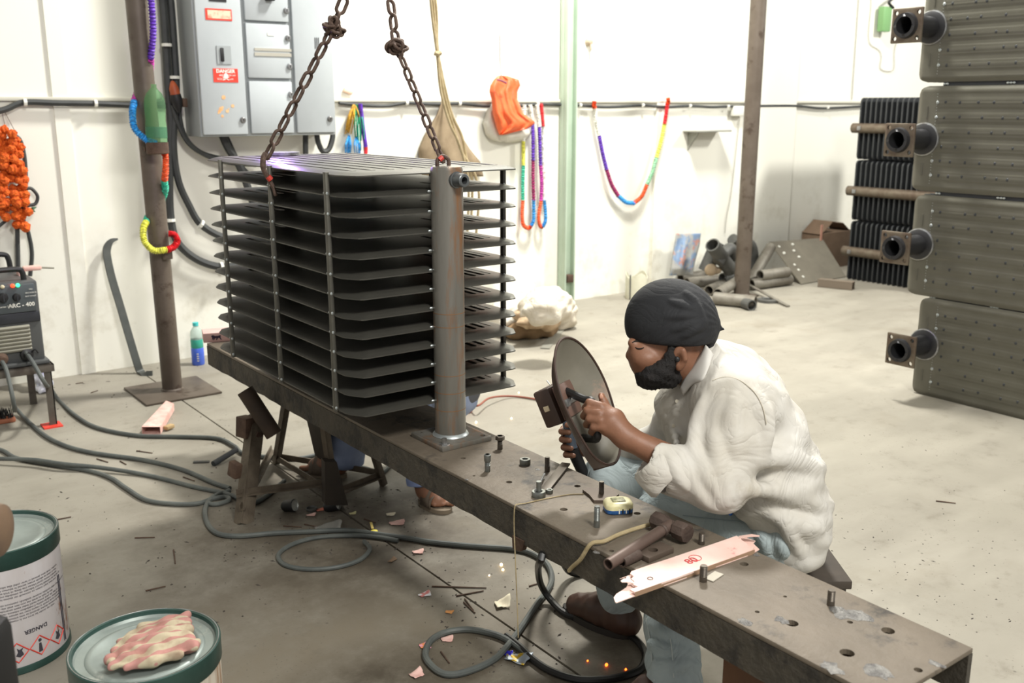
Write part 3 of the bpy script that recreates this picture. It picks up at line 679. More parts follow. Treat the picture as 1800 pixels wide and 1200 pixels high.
# small fixtures right of the mint column
M_shelf = mat('galvanised_shelf', (150, 150, 142), .5, .3)
sq = wl(1250, 230, 5.8); sh = thing('wall_shelf', 'small grey metal shelf bracket on the back wall', 'shelf', sq)
mb = MB(); a, b = wl(1219, 229, 5.74), wl(1280, 231, 5.74); mb.box2((a.x, 5.70, sq.z-.006), (b.x, 5.86, sq.z+.006), .002); mb.build('shelf_plate', M_shelf, sh)
mb = MB(); mb.prism([(a.x+.06, 5.858, sq.z), (a.x+.06, 5.73, sq.z), (a.x+.06, 5.858, sq.z-.16)], (.012, 0, 0)); mb.build('gusset', M_shelf, sh)
mb = MB(); mb.box(wl(1297, 195, 5.83), (.14, .05, .085), None, .008); tag(mb.build('junction_box', M_white), 'white junction box on trunking left of right-hand column', 'junction box')
mb = MB(); q = wl(1037, 73, 5.84); mb.lathe(q+V(0, .02, 0), (0, -1, 0), [(.034, 0), (.032, .02), (.02, .035), (0, .04)], 14); mb.bar(q+V(0, -.01, -.02), q+V(0, -.02, -.06), .015, .01, (0, 1, 0)); tag(mb.build('wall_hook', mat('hook_clay', (186, 168, 146), .7)), 'little round hook high on the wall beside mint column', 'hook')
M_gbox = mat('green_enamel', (124, 168, 112), .4)
gq = wl(1555, 34, 5.8); gb = thing('switch_box', 'small green box on the wall behind top flange', 'box', gq)
mb = MB(); mb.box(gq, (.13, .07, .23), None, .012); mb.build('box_body', M_gbox, gb)
mb = MB(); mb.tube(spline([wl(1580, -10, 5.78), wl(1566, 0, 5.76), wl(1563, 6, 5.76), wl(1570, 14, 5.77)], 4), .014, 7); mb.build('black_clip', M_black, gb)
cable([wl(*p, 5.85) for p in ((1527, -30), (1531, 5), (1527, 70), (1545, 88), (1549, 100), (1548, 121), (1570, 123), (1572, 90), (1580, 60))], .003, 'thin_wire', 'hair-thin grey wire looping below the green box', 'wire', mat('grey_wire', (150, 146, 136), .6), 5)
cable([wl(*p, 5.85) for p in ((1511, -30), (1505, 60), (1497, 176))], .004, 'thin_wire', 'thin wire dropping down to the trunking near green box', 'wire', MATS['grey_wire'], 5)
cable([wl(*p, 5.85) for p in ((1300, 205), (1286, 330), (1277, 380), (1274, 410))], .003, 'thin_wire', 'faint thin wire hanging above the scrap pipes', 'wire', MATS['grey_wire'], 5)
# ================================================================== WELDING MACHINE (left edge)
MY = 4.98
def W(x, y, Y=MY): return wl(x, y, Y)
M_mac = mat('charcoal_machine_enamel', (66, 68, 68), .45, 0, (78, 80, 79), 3)
M_macd = mat('machine_dark_band', (44, 46, 50), .45)
M_slat = mat('vent_slat_grey', (132, 130, 116), .5)
tl, br = W(64, 492), W(82, 640); mx1 = (W(64, 492).x+W(82, 640).x)/2; mx0 = mx1-.46; zt, zb = tl.z, W(80, 632).z
wm = thing('welding_machine', 'charcoal arc welding machine with vent slats and carry handle', 'welding machine', (mx1-.23, MY+.2, zb))
mb = MB(); mb.box2((mx0, MY, zb), (mx1, MY+.42, zt), .012); mb.build('casing', M_mac, wm)
z1, z2, z3 = W(66, 545).z, W(68, 563).z, W(72, 612).z
mb = MB(); mb.box2((mx0+.01, MY-.012, z1), (mx1-.015, MY+.004, zt-.012), .005); cp = mb.build('control_panel', mat('panel_slate', (72, 78, 80), .4), wm)
mb = MB(); mb.box2((mx0+.004, MY-.008, z2), (mx1-.004, MY+.004, z1-.002), .003); mb.build('dark_band', M_macd, wm)
for k in range(7):
    z = z2-.02-(z2-z3-.02)*k/6.5
    mb = MB(); mb.box((mx0+.205, MY-.008, z), (.40, .016, .013), Euler((.5, 0, 0)), .002); mb.build('vent_slat', M_slat, wm)
mb = MB(); mb.box2((mx0-.01, MY-.03, zb-.012), (mx1+.012, MY+.43, zb+.006), .004); mb.build('bottom_lip', M_mac, wm)
PY = MY-.0125
for x, y, r in ((5, 523, .02), (29, 522, .016)):
    q = W(x, y, PY); mb = MB(); mb.lathe(q, (0, -1, 0), [(r*1.15, 0), (r, .008), (r*.9, .022), (0, .024)], 18); kn = mb.build('knob', M_black, wm)
    mb = MB(); mb.box(q+V(0, -.024, 0), (.006, .006, r*1.6)); mb.build('pointer', M_macd, kn)
def lamp(x, y, c, e, n):
    q = W(x, y, PY); mb = MB(); mb.lathe(q, (0, -1, 0), [(.009, 0), (.009, .006), (.005, .011), (0, .012)], 14); mb.build(n, mat(n, c, .3, emit=e), wm)
lamp(22, 502, (255, 70, 40), 2.5, 'red_lamp'); lamp(31, 501, (60, 235, 150), 2.5, 'green_lamp'); lamp(4, 504, (200, 190, 160), 0, 'clear_lamp')
q = W(38, 536, PY); text_mesh('ARC - 400', .026, M_white, 'lettering', wm, (q.x, PY-.0012, q.z), (1, 0, 0), (0, 0, 1), .0004, bold=.0006)
q = W(10, 539, PY); text_mesh('Inverter Series', .012, M_white, 'lettering', wm, (q.x, PY-.0012, q.z), (1, 0, 0), (0, 0, 1), .0004)
for k, s in enumerate(('VRD', 'ARC FORCE', 'HOT START')):
    q = W(54, 508+k*6, PY); text_mesh(s, .009, M_white, 'lettering', wm, (q.x, PY-.0012, q.z), (1, 0, 0), (0, 0, 1), .0004)
for yy in (0.05, .36):      # two carry handles
    a = V(mx1-.44, MY+yy, zt); mb = MB()
    hz = .052 if yy < .2 else .085
    mb.tube(spline([V(mx1-.40, MY+yy, zt-.01), V(mx1-.395, MY+yy, zt+hz*.7), V(mx1-.37, MY+yy, zt+hz), V(mx1-.2, MY+yy, zt+hz), V(mx1-.075, MY+yy, zt+hz), V(mx1-.05, MY+yy, zt+hz*.7), V(mx1-.045, MY+yy, zt-.01)], 6), .013, 10); mb.build('handle', M_black, wm)
for x, y in ((49, 624), (4, 632)):    # output sockets
    q = W(x, y, MY-.03); mb = MB(); mb.lathe(q+V(0, .03, 0), (0, -1, 0), [(.03, 0), (.028, .02), (.018, .025), (.017, .06), (0, .06)], 18); mb.build('socket', M_black if x > 10 else M_rust, wm)
mb = MB(); mb.tube(spline([W(56, 618, MY-.02), W(62, 614, MY-.03), W(67, 620, MY-.02)], 4), .004, 6); mb.build('socket_chain', M_black, wm)
# stand of angle iron
st = thing('machine_stand', 'angle-iron stand under the welding machine', 'stand', (mx1-.23, MY+.2, 0))
M_stand = mat('stand_grey_brown', (92, 88, 80), .6, .2, (78, 70, 62), 9)
sz = zb-.016
mb = MB(); mb.box2((mx0-.03, MY-.045, sz-.035), (mx1+.025, MY-.035, sz), .001); mb.box2((mx0-.03, MY+.435, sz-.035), (mx1+.025, MY+.445, sz)); mb.box2((mx1+.016, MY-.045, sz-.035), (mx1+.025, MY+.445, sz)); mb.box2((mx0-.03, MY-.045, sz-.035), (mx0-.02, MY+.445, sz)); mb.box2((mx0-.03, MY-.045, sz-.006), (mx1+.025, MY+.445, sz)); mb.build('top_frame', M_stand, st)
for x, y in ((mx1-.005, MY-.02), (mx1-.005, MY+.42), (mx0, MY-.02), (mx0, MY+.42)):
    mb = MB(); mb.box2((x-.017, y-.017, 0), (x+.017, y-.012, sz)); mb.box2((x+.012, y-.017, 0), (x+.017, y+.017, sz)); mb.build('leg', M_stand, st)
mb = MB(); mb.box2((mx1-.055, MY-.075, 0), (mx1+.03, MY+.015, .006)); o = mb.build('foot_pad', mat('red_pad', (214, 60, 46), .5), st); o['label'] = 'red foot pad'
# things around the machine
pk = thing('electrode_packet', 'torn pale pink packet lying on top of the welding machine', 'packet', W(50, 471, MY+.2))
mb = MB(); a, b = W(40, 472, MY+.2), W(72, 470, MY+.2); mb.box((a+b)/2, ((b-a).length, .05, .022), None, .008); mb.build('wrapper', mat('pink_wrap', (222, 190, 178), .7, 0, (206, 160, 150), 14), pk)
mb = MB(); mb.cyl(W(70, 470, MY+.2), W(95, 471, MY+.2), .005, .004, 8); mb.build('electrode_rod', M_slat, pk)
mb = MB(); mb.box2((pk.location.x-.05, MY+.17, zt), (pk.location.x-.02, MY+.23, pk.location.z-.008)); mb.build('packet_fold', mat('pink_wrap', (0, 0, 0)), pk)
S = SDF(fl(20, 720)+V(-.2, -.1, -.02), fl(80, 690)+V(.15, .3, .3), .008); random.seed(2)
for k in range(16):
    u = k/15; q = fl(40+38*u, 640+50*u, .12*(1-u)+.03); q = fl(40+40*u, 672+18*u)+V(0, 0, .2*(1-u)+.03)
    S.ell(q+V(random.uniform(-.02, .02), random.uniform(-.03, .03), random.uniform(-.02, .02)), (random.uniform(.03, .05), random.uniform(.03, .05), random.uniform(.02, .04)), None, .015)
S.half((0, 0, .002), (0, 0, -1)); S.disp(lambda x, y, z: .006*np.sin(90*x+60*z)*np.sin(80*y+50*z)+.003*np.sin(160*z+70*x))
tag(S.build('plastic_wrap', mat('milky_polythene', (212, 214, 222), .25, 0, (160, 160, 190), 14, .5, .7)), 'crumpled white polythene on the floor under machine', 'plastic')
mb = MB(); q = fl(6, 741); mb.box(q+V(-.06, 0, .012), (.22, .09, .024), None, .008); br_ = mb.build('brush_wood', mat('brush_wood', (150, 92, 66), .6), thing('scrubbing_brush', 'dark bristled brush on the floor at left edge', 'brush', q))
mb = MB()
random.seed(9)
for k in range(150):
    a = q+V(random.uniform(-.16, .04), random.uniform(-.04, .04), .022); mb.cyl(a, a+V(random.uniform(-.012, .012), random.uniform(-.012, .012), random.uniform(.03, .05)), .003, .001, 5, False, False)
o = mb.build('bristles', M_black, br_.parent); o['kind'] = 'stuff'
# ================================================================== BENCH BEAM
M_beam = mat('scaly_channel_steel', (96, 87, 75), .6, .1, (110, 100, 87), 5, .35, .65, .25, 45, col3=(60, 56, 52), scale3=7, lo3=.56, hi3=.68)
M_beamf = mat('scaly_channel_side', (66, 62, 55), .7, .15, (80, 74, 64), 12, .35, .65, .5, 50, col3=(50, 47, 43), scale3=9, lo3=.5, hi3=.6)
BX0, BX1, BY0, BY1, BZ = 1.42, 1.707, .82, 4.117, .5
bm_ = thing('channel_beam', 'long dark steel channel beam used as the welding bench', 'beam', (1.5635, 2.47, .405))
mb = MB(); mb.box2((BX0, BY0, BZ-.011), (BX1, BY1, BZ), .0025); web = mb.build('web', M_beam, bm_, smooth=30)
cut = MB()
for x, y, r in ((814, 805, .008), (895, 847, .009), (1015, 854, .009), (991, 895, .010), (1120, 902, .009), (1308, 991, .010), (1392, 1095, .013), (1561, 1108, .013), (1489, 1147, .014), (1494, 1093, .006), (1614, 1177, .008), (833, 836, .004), (1075, 968, .006), (1331, 1075, .005), (1380, 1048, .004), (748, 772, .008), (700, 745, .008)):
    q = fl(x, y, BZ); cut.cyl(q+V(0, 0, -.04), q+V(0, 0, .02), r, r, 14)
boolean_cut(web, cut)
def flange(x0, x1):
    n = 60; mb = MB(); rnd = random.Random(int(x0*1000)); pr = []
    for i in range(n+1):
        y = BY0+(BY1-BY0)*i/n; z = .405+rnd.uniform(-.0025, .0025); w = rnd.uniform(-.0012, .0012)
        pr.append([V(x0+w, y, BZ-.0115), V(x0+w*.5, y, z), V(x1, y, z), V(x1, y, BZ-.0115), V(x0+w, y, BZ-.0115)])
    mb.grid(pr); mb.add(pr[0][:4], [(0, 1, 2, 3)]); mb.add(pr[-1][:4], [(3, 2, 1, 0)]); return mb.build('flange', M_beamf, bm_, smooth=40)
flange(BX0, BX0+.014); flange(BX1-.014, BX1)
mb = MB(); q = px_(908, 950, BX0); mb.prism([q+V(-.004, .015, .01), q+V(-.004, -.035, .012), q+V(-.004, -.02, -.022), q+V(-.004, .012, -.026)], (.02, 0, 0)); mb.build('welded_lug', M_rust, bm_)
M_scar = mat('grey_weld_scar', (122, 120, 116), .45, .4, (88, 86, 84), 40, .4, .6, .5, 120)
random.seed(21)
for x, y, s in ((1481, 1078, .04), (1512, 1082, .03), (1374, 1090, .02), (1310, 1092, .02), (1459, 1172, .03), (1540, 1180, .035), (1645, 1166, .02), (1048, 970, .012), (1330, 975, .012), (945, 825, .01), (820, 843, .008)):
    q = fl(x, y, BZ); mb = MB(); pts = [(0, .0015)]; 
    n = 12; vs = [q+V(0, 0, .003)]+[q+V(math.cos(2*math.pi*i/n)*s*random.uniform(.4, 1)*.8, math.sin(2*math.pi*i/n)*s*random.uniform(.5, 1.1), .0004) for i in range(n)]
    mb.add(vs, [(0, i+1, (i+1) % n+1) for i in range(n)]); mb.build('weld_scar', M_scar, bm_)
# support block below the near end of the beam
M_block = mat('rust_brown_block', (84, 58, 40), .7, .1, (100, 70, 48), 8)
q0 = px_(1262, 1160, 1.50); sb = thing('box_support', 'rust-brown box standing under near end of the beam', 'support', (1.56, 1.14, 0))
mb = MB(); mb.box2((1.50, 1.02, 0), (1.64, 1.25, .38), .006); mb.build('block', M_block, sb); mb = MB(); mb.box2((1.47, .98, .38), (1.67, 1.29, .403), .004); mb.build('top_plate', M_block, sb)

# ================================================================== RADIATOR BEING WELDED
XL, XR, YN, YF = 1.260, 1.872, 2.440, 3.57
rd = thing('radiator', 'large open radiator of stacked dark plates standing on the beam', 'radiator', (1.56, 2.98, .5))
def fin_outline(c=.05, inset=0):
    a, b, n, f = XL+inset, XR-inset, YN+inset, YF-inset
    P = []
    for (x, y, s) in ((a, n, [(0, 1), (1, 0)]), (b, n, [(-1, 0), (0, 1)]), (b, f, [(0, -1), (-1, 0)]), (a, f, [(1, 0), (0, -1)])):
        p, r = V(x+s[0][0]*.034, y+s[0][1]*.058, 0), V(x+s[1][0]*.034, y+s[1][1]*.058, 0)
        # cut corner whose two knees are a little rounded
        e = (r-p).normalized(); P += [p-V(s[0][0], s[0][1], 0)*-.010, p.lerp(r, .08), p.lerp(r, .5), p.lerp(r, .92), r+V(s[1][0], s[1][1], 0)*.010]
    return P
def fin_mesh(z, rim=True):
    mb = MB(); o = fin_outline(); i1 = fin_outline(.05, .016); i2 = fin_outline(.05, .026); n = len(o)
    z0 = V(0, 0, z)
    lv = [[p+z0+V(0, 0, -.0075) for p in o], [p+z0+V(0, 0, -.0040) for p in o], [p+z0+V(0, 0, .0020) for p in i1], [p+z0+V(0, 0, .0045) for p in i2]]
    lb = [[p+z0+V(0, 0, -.0025) for p in i1], [p+z0+V(0, 0, -.0045) for p in i2]]
    mb.v = [v for l in lv+lb for v in l]
    def ring(a, b):
        for i in range(n): mb.f.append([a*n+i, a*n+(i+1) % n, b*n+(i+1) % n, b*n+i]); mb.mi.append(0)
    ring(0, 1); ring(1, 2); ring(2, 3); ring(4, 0); ring(5, 4)
    mb.f.append(list(range(3*n, 4*n))); mb.f.append(list(range(5*n, 6*n))[::-1]); mb.mi += [0, 0]
    return mb
zs = [.627+k*(1.318-.627)/12 for k in range(13)]
fin0 = fin_mesh(zs[0]).build('plate', M_rad, rd, smooth=25)
cut = MB()
def slot(x0, y0, x1, y1, w):
    a, b = V(x0, y0, zs[0]), V(x1, y1, zs[0]); d = (b-a).normalized(); s = V(-d.y, d.x, 0)*w/2
    P = [a+s*math.cos(t)-d*w/2*math.sin(t) for t in [math.pi*i/6 for i in range(7)]] + [b-s*math.cos(t)+d*w/2*math.sin(t) for t in [math.pi*i/6 for i in range(7)]]
    cut.prism([p+V(0, 0, -.03) for p in P], (0, 0, .06))
for xs, w_ in ((1.66, .018), (1.705, .018), (1.748, .018), (1.782, .016), (1.812, .006)): slot(xs, 2.545, xs, 2.70, w_)
for xs in (1.66, 1.72): slot(xs, 3.05, xs, 3.30, .018)
for xs in (1.36, 1.41, 1.46): slot(xs, 3.22, xs, 3.42, .018)
boolean_cut(fin0, cut); fin0.data.shade_smooth(); fin0.data.set_sharp_from_angle(angle=math.radians(25))
for k in range(1, 12):
    c = fin0.copy(); COL.objects.link(c); c.parent = rd; c.location = (0, 0, zs[k]-zs[0])
    c.rotation_euler = (random.uniform(-.002, .002), random.uniform(-.002, .002), 0)
topf = fin_mesh(zs[12]).build('plate', M_rad, rd, smooth=25)
for k in range(9):
    x = XL+.06+k*(XR-XL-.12)/8; mb = MB(); strip(mb, [V(x, YN+.07, zs[12]+.0045), V(x, YN+.1, zs[12]+.0055), V(x, YF-.1, zs[12]+.0055), V(x, YF-.07, zs[12]+.0045)], .014, .0018); mb.build('pressed_rib', M_rad, rd)
M_rod = mat('tie_bar_steel', (92, 90, 82), .45, .4, (76, 74, 68), 20)
M_bead = mat('bright_weld_bead', (176, 182, 182), .35, .7)
for x, ys, near in ((XL-.002, (2.562, 2.955, 3.375), 1), (1.856, (2.532, 2.955, 3.375), 0)):
    for y in ys:
        mb = MB(); mb.box2((x-.006, y-.0085, zs[0]-.012), (x+.006, y+.0085, zs[12]+.002), .0015); b_ = mb.build('tie_bar', M_rod if near else M_steel, rd)
        mb = MB()
        for z in zs[:-1]: mb.sph((x-.003, y-.009, z), (.0042, .003, .005), 7, 5); mb.sph((x-.003, y+.009, z), (.004, .003, .004), 7, 5)
        mb.build('weld_beads', M_bead, b_)['kind'] = 'stuff'
M_hdr = mat('header_pipe_steel', (104, 101, 94), .34, .3, (124, 121, 114), 6, .4, .7, .04, 60, col3=(126, 90, 60), scale3=7, lo3=.5, hi3=.66, stretch=(2.2, 2.2, .35))
HX, HY, HR = 1.577, 2.428, .0475
mb = MB(); mb.lathe((HX, HY, .515), (0, 0, 1), [(0, 0), (HR, 0), (HR, .805), (HR-.003, .815), (HR-.012, .818), (0, .818)], 40); hp = mb.build('header_pipe', M_hdr, rd, smooth=50)
mb = MB(); mb.lathe((HX, HY, .516), (0, 0, 1), [(HR+.009, 0), (HR+.006, .005), (HR, .009)], 40); mb.build('weld_bead', M_bead, hp)
mb = MB()
for z in zs[:12]:
    for s in (-1, 1): mb.sph((HX+s*(HR+.003), YN+.004, z), (.008, .004, .004), 7, 5)
mb.build('fin_welds', M_bead, hp)['kind'] = 'stuff'
M_ring = mat('rust_ring', (134, 96, 62), .6, .2)
for z in (.60, .655, .71, .86, .9): 
    mb = MB(); mb.lathe((HX, HY, z), (0, 0, 1), [(HR+.0004, 0), (HR+.0006, .001), (HR+.0004, .002)], 40); mb.build('scribed_ring', M_ring, hp)
# boss with threaded hole near its top
nd = V(.10, -1, 0).normalized(); q = wl(801, 316, 2.385); q0 = q - nd*.012
mb = MB(); mb.lathe(q0, nd, [(.024, 0), (.024, .018), (.0205, .019), (.0195, .05), (.017, .052), (.0105, .052), (.0105, .02), (0, .02)], 28); ns = mb.build('threaded_boss', mat('boss_steel', (106, 110, 112), .35, .6, (86, 88, 88), 20), hp)
mb = MB(); mb.lathe(q0+nd*.021, nd, [(0, 0), (.0104, 0)], 20); mb.build('boss_bore', M_hole, ns)
# square foot flange of the header
fp = MB(); fp.box2((1.487, 2.335, .5), (1.667, 2.515, .515), .002); ff = fp.build('foot_flange', M_hdr, rd)
cut = MB()
for x in (1.507, 1.647):
    for y in (2.355, 2.495): cut.cyl((x, y, .48), (x, y, .53), .0085, .0085, 14)
boolean_cut(ff, cut)
mb = MB(); mb.cyl((1.507, 2.355, .5), (1.507, 2.355, .535), .008, .008, 12); mb.lathe((1.507, 2.355, .515), (0, 0, 1), [(.016, 0), (.016, .004), (.008, .004)], 6); mb.build('flange_bolt', M_zinc, ff)
# far header
mb = MB(); hq = wl(497, 268, 3.47); mb.lathe((hq.x, 3.47, .515), (0, 0, 1), [(0, 0), (HR, 0), (HR, hq.z-.515), (0, hq.z-.515)], 32); mb.build('header_pipe', M_hdr, rd)
mb = MB(); mb.lathe((hq.x, 3.47, hq.z-.008), (0, 0, 1), [(0, 0), (.062, 0), (.062, .01), (0, .01)], 28); mb.build('far_end_cap', M_zinc, rd)
mb = MB(); mb.box2((hq.x-.09, 3.38, .5), (hq.x+.09, 3.56, .515), .002); mb.build('foot_flange', M_hdr, rd)

# ================================================================== LIFTING CHAINS
M_chain = mat('rusty_chain_iron', (78, 62, 54), .65, .35, (98, 80, 70), 60, .4, .6, .3, 200)
LL, LW, LR = .060, .036, .0056
def link_mb():
    mb = MB(); P = []; h = LL/2-LW/2; rr = LW/2-LR
    for i in range(9): t = math.pi*i/8; P.append(V(rr*math.cos(t), 0, h+rr*math.sin(t)))
    for i in range(9): t = math.pi+math.pi*i/8; P.append(V(rr*math.cos(t), 0, -h+rr*math.sin(t)))
    mb.tube(P, LR, 7, closed=True); return mb
link_me = None
def link(parent, pos, d, roll, s=1.0):
    global link_me
    if link_me is None:
        o = link_mb().build('chain_link', M_chain, None, smooth=60, base=(0, 0, 0)); link_me = o.data; bpy.data.objects.remove(o, do_unlink=True)
    o = bpy.data.objects.new('chain_link', link_me); COL.objects.link(o); o.parent = parent
    x, y, z = frame(d); x2 = x*math.cos(roll)+y*math.sin(roll); y2 = z.cross(x2)
    o.rotation_euler = Matrix((x2, y2, z)).transposed().to_euler(); o.location = Vector(pos)-world_loc(parent); o.scale = (s, s, s); return o
def run_chain(parent, a, b, roll0, s=1.0):
    a, b = Vector(a), Vector(b); pitch = (LL-2*LR-.001)*s; n = max(1, round((b-a).length/pitch))
    for k in range(n): link(parent, a+(b-a)*((k+.5)/n), b-a, roll0+(k % 2)*math.pi/2+random.uniform(-.15, .15), s)
def knot(parent, c, rnd, n=11, R=.022):
    for k in range(n):
        v = V(rnd.gauss(0, 1), rnd.gauss(0, 1), rnd.gauss(0, 1)).normalized()
        link(parent, Vector(c)+V(v.x*R, v.y*R, v.z*R*1.25)*rnd.uniform(.3, 1), V(rnd.gauss(0, 1), rnd.gauss(0, 1), rnd.gauss(0, 1)), rnd.random()*6, .9)
random.seed(31); rnd = random.Random(5)
HK = wl(651, -115, 2.75)
e1 = px_(468, 296, XL-.012); k1 = e1.lerp(HK, 0); 
def on_line(a, b, y):      # point of a-b that is seen at height y
    lo, hi = 0., 1.
    for _ in range(40):
        m = (lo+hi)/2; p = a.lerp(b, m); d = p-_C; yy = 600-FPX*d.dot(_U)/d.dot(_F)
        if yy > y: lo = m
        else: hi = m
    return a.lerp(b, lo)
ch1 = thing('lifting_chain', 'knotted rusty chain hooked on the radiator side plate, left one', 'chain', e1)
n1 = on_line(e1, HK, 50)+_R*.012; run_chain(ch1, e1+V(0, 0, .03), n1, .9); knot(ch1, n1, rnd, 12, .022); run_chain(ch1, n1, HK, .4)
mb = MB(); hk = [e1+V(0, 0, .045), e1+V(-.012, -.01, .03), e1+V(-.014, -.012, .0), e1+V(.0, -.012, -.03), e1+V(.012, -.02, -.06), e1+V(.016, -.024, -.085)]
mb.tube(spline(hk, 6), [.009]*6*2+[.008]*6+[.007]*6+[.006]*6+[.004], 10); mb.build('hook', M_chain, ch1)
mb = MB(); mb.tube([e1+V(-.004, -.02, -.024), e1+V(.004, -.022, -.034)], .0095, 10); mb.build('red_mark', mat('red_paint', (190, 60, 50), .5), ch1)
e2 = V(HX-.012, HY, 1.338); ch2 = thing('lifting_chain', 'knotted rusty chain rising from the header pipe, right one', 'chain', e2)
kx = K(697, 80, (e2.lerp(HK, .62)-_C).dot(_F)); run_chain(ch2, e2+V(0, 0, .005), kx, .1, .8); knot(ch2, kx, rnd, 12, .02); run_chain(ch2, kx, K(686, 0, (HK-_C).dot(_F)), .5, .95); run_chain(ch2, K(686, 0, (HK-_C).dot(_F)), HK, .5, .95)
mb = MB(); mb.tube(spline([e2+V(-.02, 0, -.006), e2+V(-.018, 0, .014), e2+V(0, 0, .022), e2+V(.018, 0, .012), e2+V(.02, 0, -.006)], 5), .006, 8); mb.build('lifting_eye', M_chain, ch2)
mb = MB(); mb.tube([e2+V(-.016, -.006, .012), e2+V(-.006, -.008, .02)], .0075, 8); mb.build('red_mark', MATS['red_paint'], ch2)
hk = thing('crane_hook', 'crane hook gathering both lifting chains above the radiator', 'hook', HK)
mb = MB(); mb.tube(spline([HK+V(0, 0, .25), HK+V(0, 0, .08), HK+V(.05, 0, .04), HK+V(.04, 0, -.01), HK+V(0, 0, -.022), HK+V(-.04, 0, 0), HK+V(-.045, 0, .03)], 6), [.016]*36+[.006], 10); mb.build('hook_shank', M_steel, hk)

# ================================================================== TRESTLE UNDER THE BEAM
M_tr = mat('trestle_angle_iron', (100, 90, 76), .65, .15, (80, 70, 58), 9, .4, .6, .3, 60)
tr = thing('steel_trestle', 'rickety angle-iron trestle carrying the far end of beam', 'trestle', (1.5, 3.4, 0))
A, B, C_, D_ = fl(418, 921), fl(588, 893), fl(672, 854), fl(482, 814)
def angle(mb, a, b, w=.032, t=.005, up=(0, 0, 1)):
    a, b = Vector(a), Vector(b); y = (b-a).normalized(); u = Vector(up); x = y.cross(u)
    if x.length < .05: x = y.cross(V(0, 1, 0))
    x.normalize(); z = x.cross(y); M = Matrix((x, y, z)).transposed(); L = (b-a).length; c = (a+b)/2
    mb.box(c, (w, L, t), M); mb.box(c-x*(w/2-t/2)+z*(w/2), (t, L, w), M)
def leg(a, b, w=.034, nm='leg'):
    mb = MB(); angle(mb, a, b, w, .006, (1, .3, 0)); return mb.build(nm, M_tr, tr)
leg(A, px_(441, 728, 1.36), .05); leg(B, V(1.52, 3.23, .404), .024); leg(C_, V(1.70, 3.30, .404), .022); leg(D_, px_(499, 708, 1.44), .024)
for a, b in ((A+V(.02, .05, .09), B+V(0, 0, .10)), (B+V(0, 0, .06), D_+V(0, 0, .03)), (C_+V(0, 0, .05), D_+V(0, 0, .03)), (A+V(.02, .0, .05), D_+V(0, 0, .06)), (B+V(0, 0, .05), C_+V(0, 0, .04))):
    mb = MB(); angle(mb, a, b, .022, .005); mb.build('rail', M_tr, tr)
mb = MB(); q = px_(432, 750, 1.33); mb.box(q, (.05, .06, .08), Euler((0, .1, .3)), .004); mb.box(q+V(.03, -.02, -.03), (.03, .05, .02), Euler((0, .6, .3))); mb.build('clamp', M_rust, tr)
mb = MB(); q = fl(414, 868, .1); mb.box(px_(413, 825, 1.24), (.03, .05, .06), Euler((.2, .1, .3)), .006); mb.build('lump', M_rust, tr)
mb = MB(); p0, p1 = px_(440, 700, 1.345), px_(478, 758, 1.40); d = (p1-p0); mb.pipe(p0-d*.25, p1+d*.1, .032, .027, 24); tag(mb.build('pipe_offcut', mat('dark_rust_pipe', (60, 50, 42), .7, .2, (74, 60, 48), 10)), 'short rusty pipe offcut wedged on trestle under the beam', 'pipe')
ps = thing('tapered_stand', 'dark tapered steel stand behind the trestle', 'stand', fl(592, 880))
M_dk = mat('dark_scale_plate', (48, 42, 36), .7, .1, (60, 52, 44), 8)
mb = MB(); y0 = 3.18; P = [wl(571, 812, y0), wl(592, 812, y0), wl(612, 888, y0), wl(572, 888, y0)]; 
for p in P: p.z = max(p.z, 0.0)
mb.prism(P, (.01, .05, 0)); mb.build('foot_plate', M_dk, ps)
mb = MB(); P = [px_(534, 716, 1.62), px_(576, 738, 1.62), px_(576, 808, 1.66), px_(555, 806, 1.66)]; mb.prism(P, (.02, .02, 0)); mb.build('upright_plate', M_dk, ps)

# ================================================================== SMALL THINGS ON THE BEAM
M_bolt = mat('bolt_steel', (104, 98, 90), .4, .6, (80, 70, 60), 30)
M_blu = mat('zinc_bolt', (132, 136, 134), .35, .7, (104, 104, 98), 30)
def rod(x, yb, yt, r, label, m=None, head=False, collar=False):
    q = fl(x, yb, BZ); D = (q-_C).dot(_F); h = (yb-yt)*D/FPX/math.cos(PITCH)
    t = thing('bolt', label, 'bolt', q, 'bolts standing in the beam holes')
    mb = MB(); prof = [(0, 0)]
    nth = int(h*.6/.0022)
    prof = [(0, -.01), (r, -.01), (r, h*.35)]
    for k in range(nth): z = h*.35+k*.0022*(h*.62/(nth*.0022)); prof += [(r, z), (r*.86, z+.0011)]
    prof += [(r*.9, h), (0, h)]
    mb.lathe(q, (0, 0, 1), prof, 14); mb.build('shank', m or M_bolt, t, smooth=20)
    if head:
        mb = MB(); mb.lathe(q+V(0, 0, h-.012), (0, 0, 1), [(0, 0), (r*1.75, 0), (r*1.75, .010), (r*1.5, .012), (0, .012)], 6); mb.build('hex_head', m or M_bolt, t, smooth=20)
    if collar:
        mb = MB(); mb.lathe(q+V(0, 0, h*.55), (0, 0, 1), [(r, 0), (r*1.2, .004), (r*1.25, h*.4), (r*.8, h*.45), (0, h*.45)], 14); mb.build('collar', m or M_bolt, t)
    return t
rod(879, 789, 765, .008, 'hex-headed bolt standing on beam just right of the flange', head=True)
rod(857, 828, 797, .008, 'pale bolt with rounded cap in front of the flange', M_blu, collar=True)
rod(962, 828, 802, .0075, 'dark stud standing beside the flat steel strip')
rod(1057, 872, 845, .007, 'stud standing on the notched plate by the tape measure')
rod(1049, 926, 888, .0075, 'tall threaded stud standing left of the tape measure', M_blu)
rod(1233, 956, 935, .0075, 'short stud standing right of the hammer head')
rod(1236, 1021, 992, .0085, 'plain stud standing at the lower edge of the pink packet')
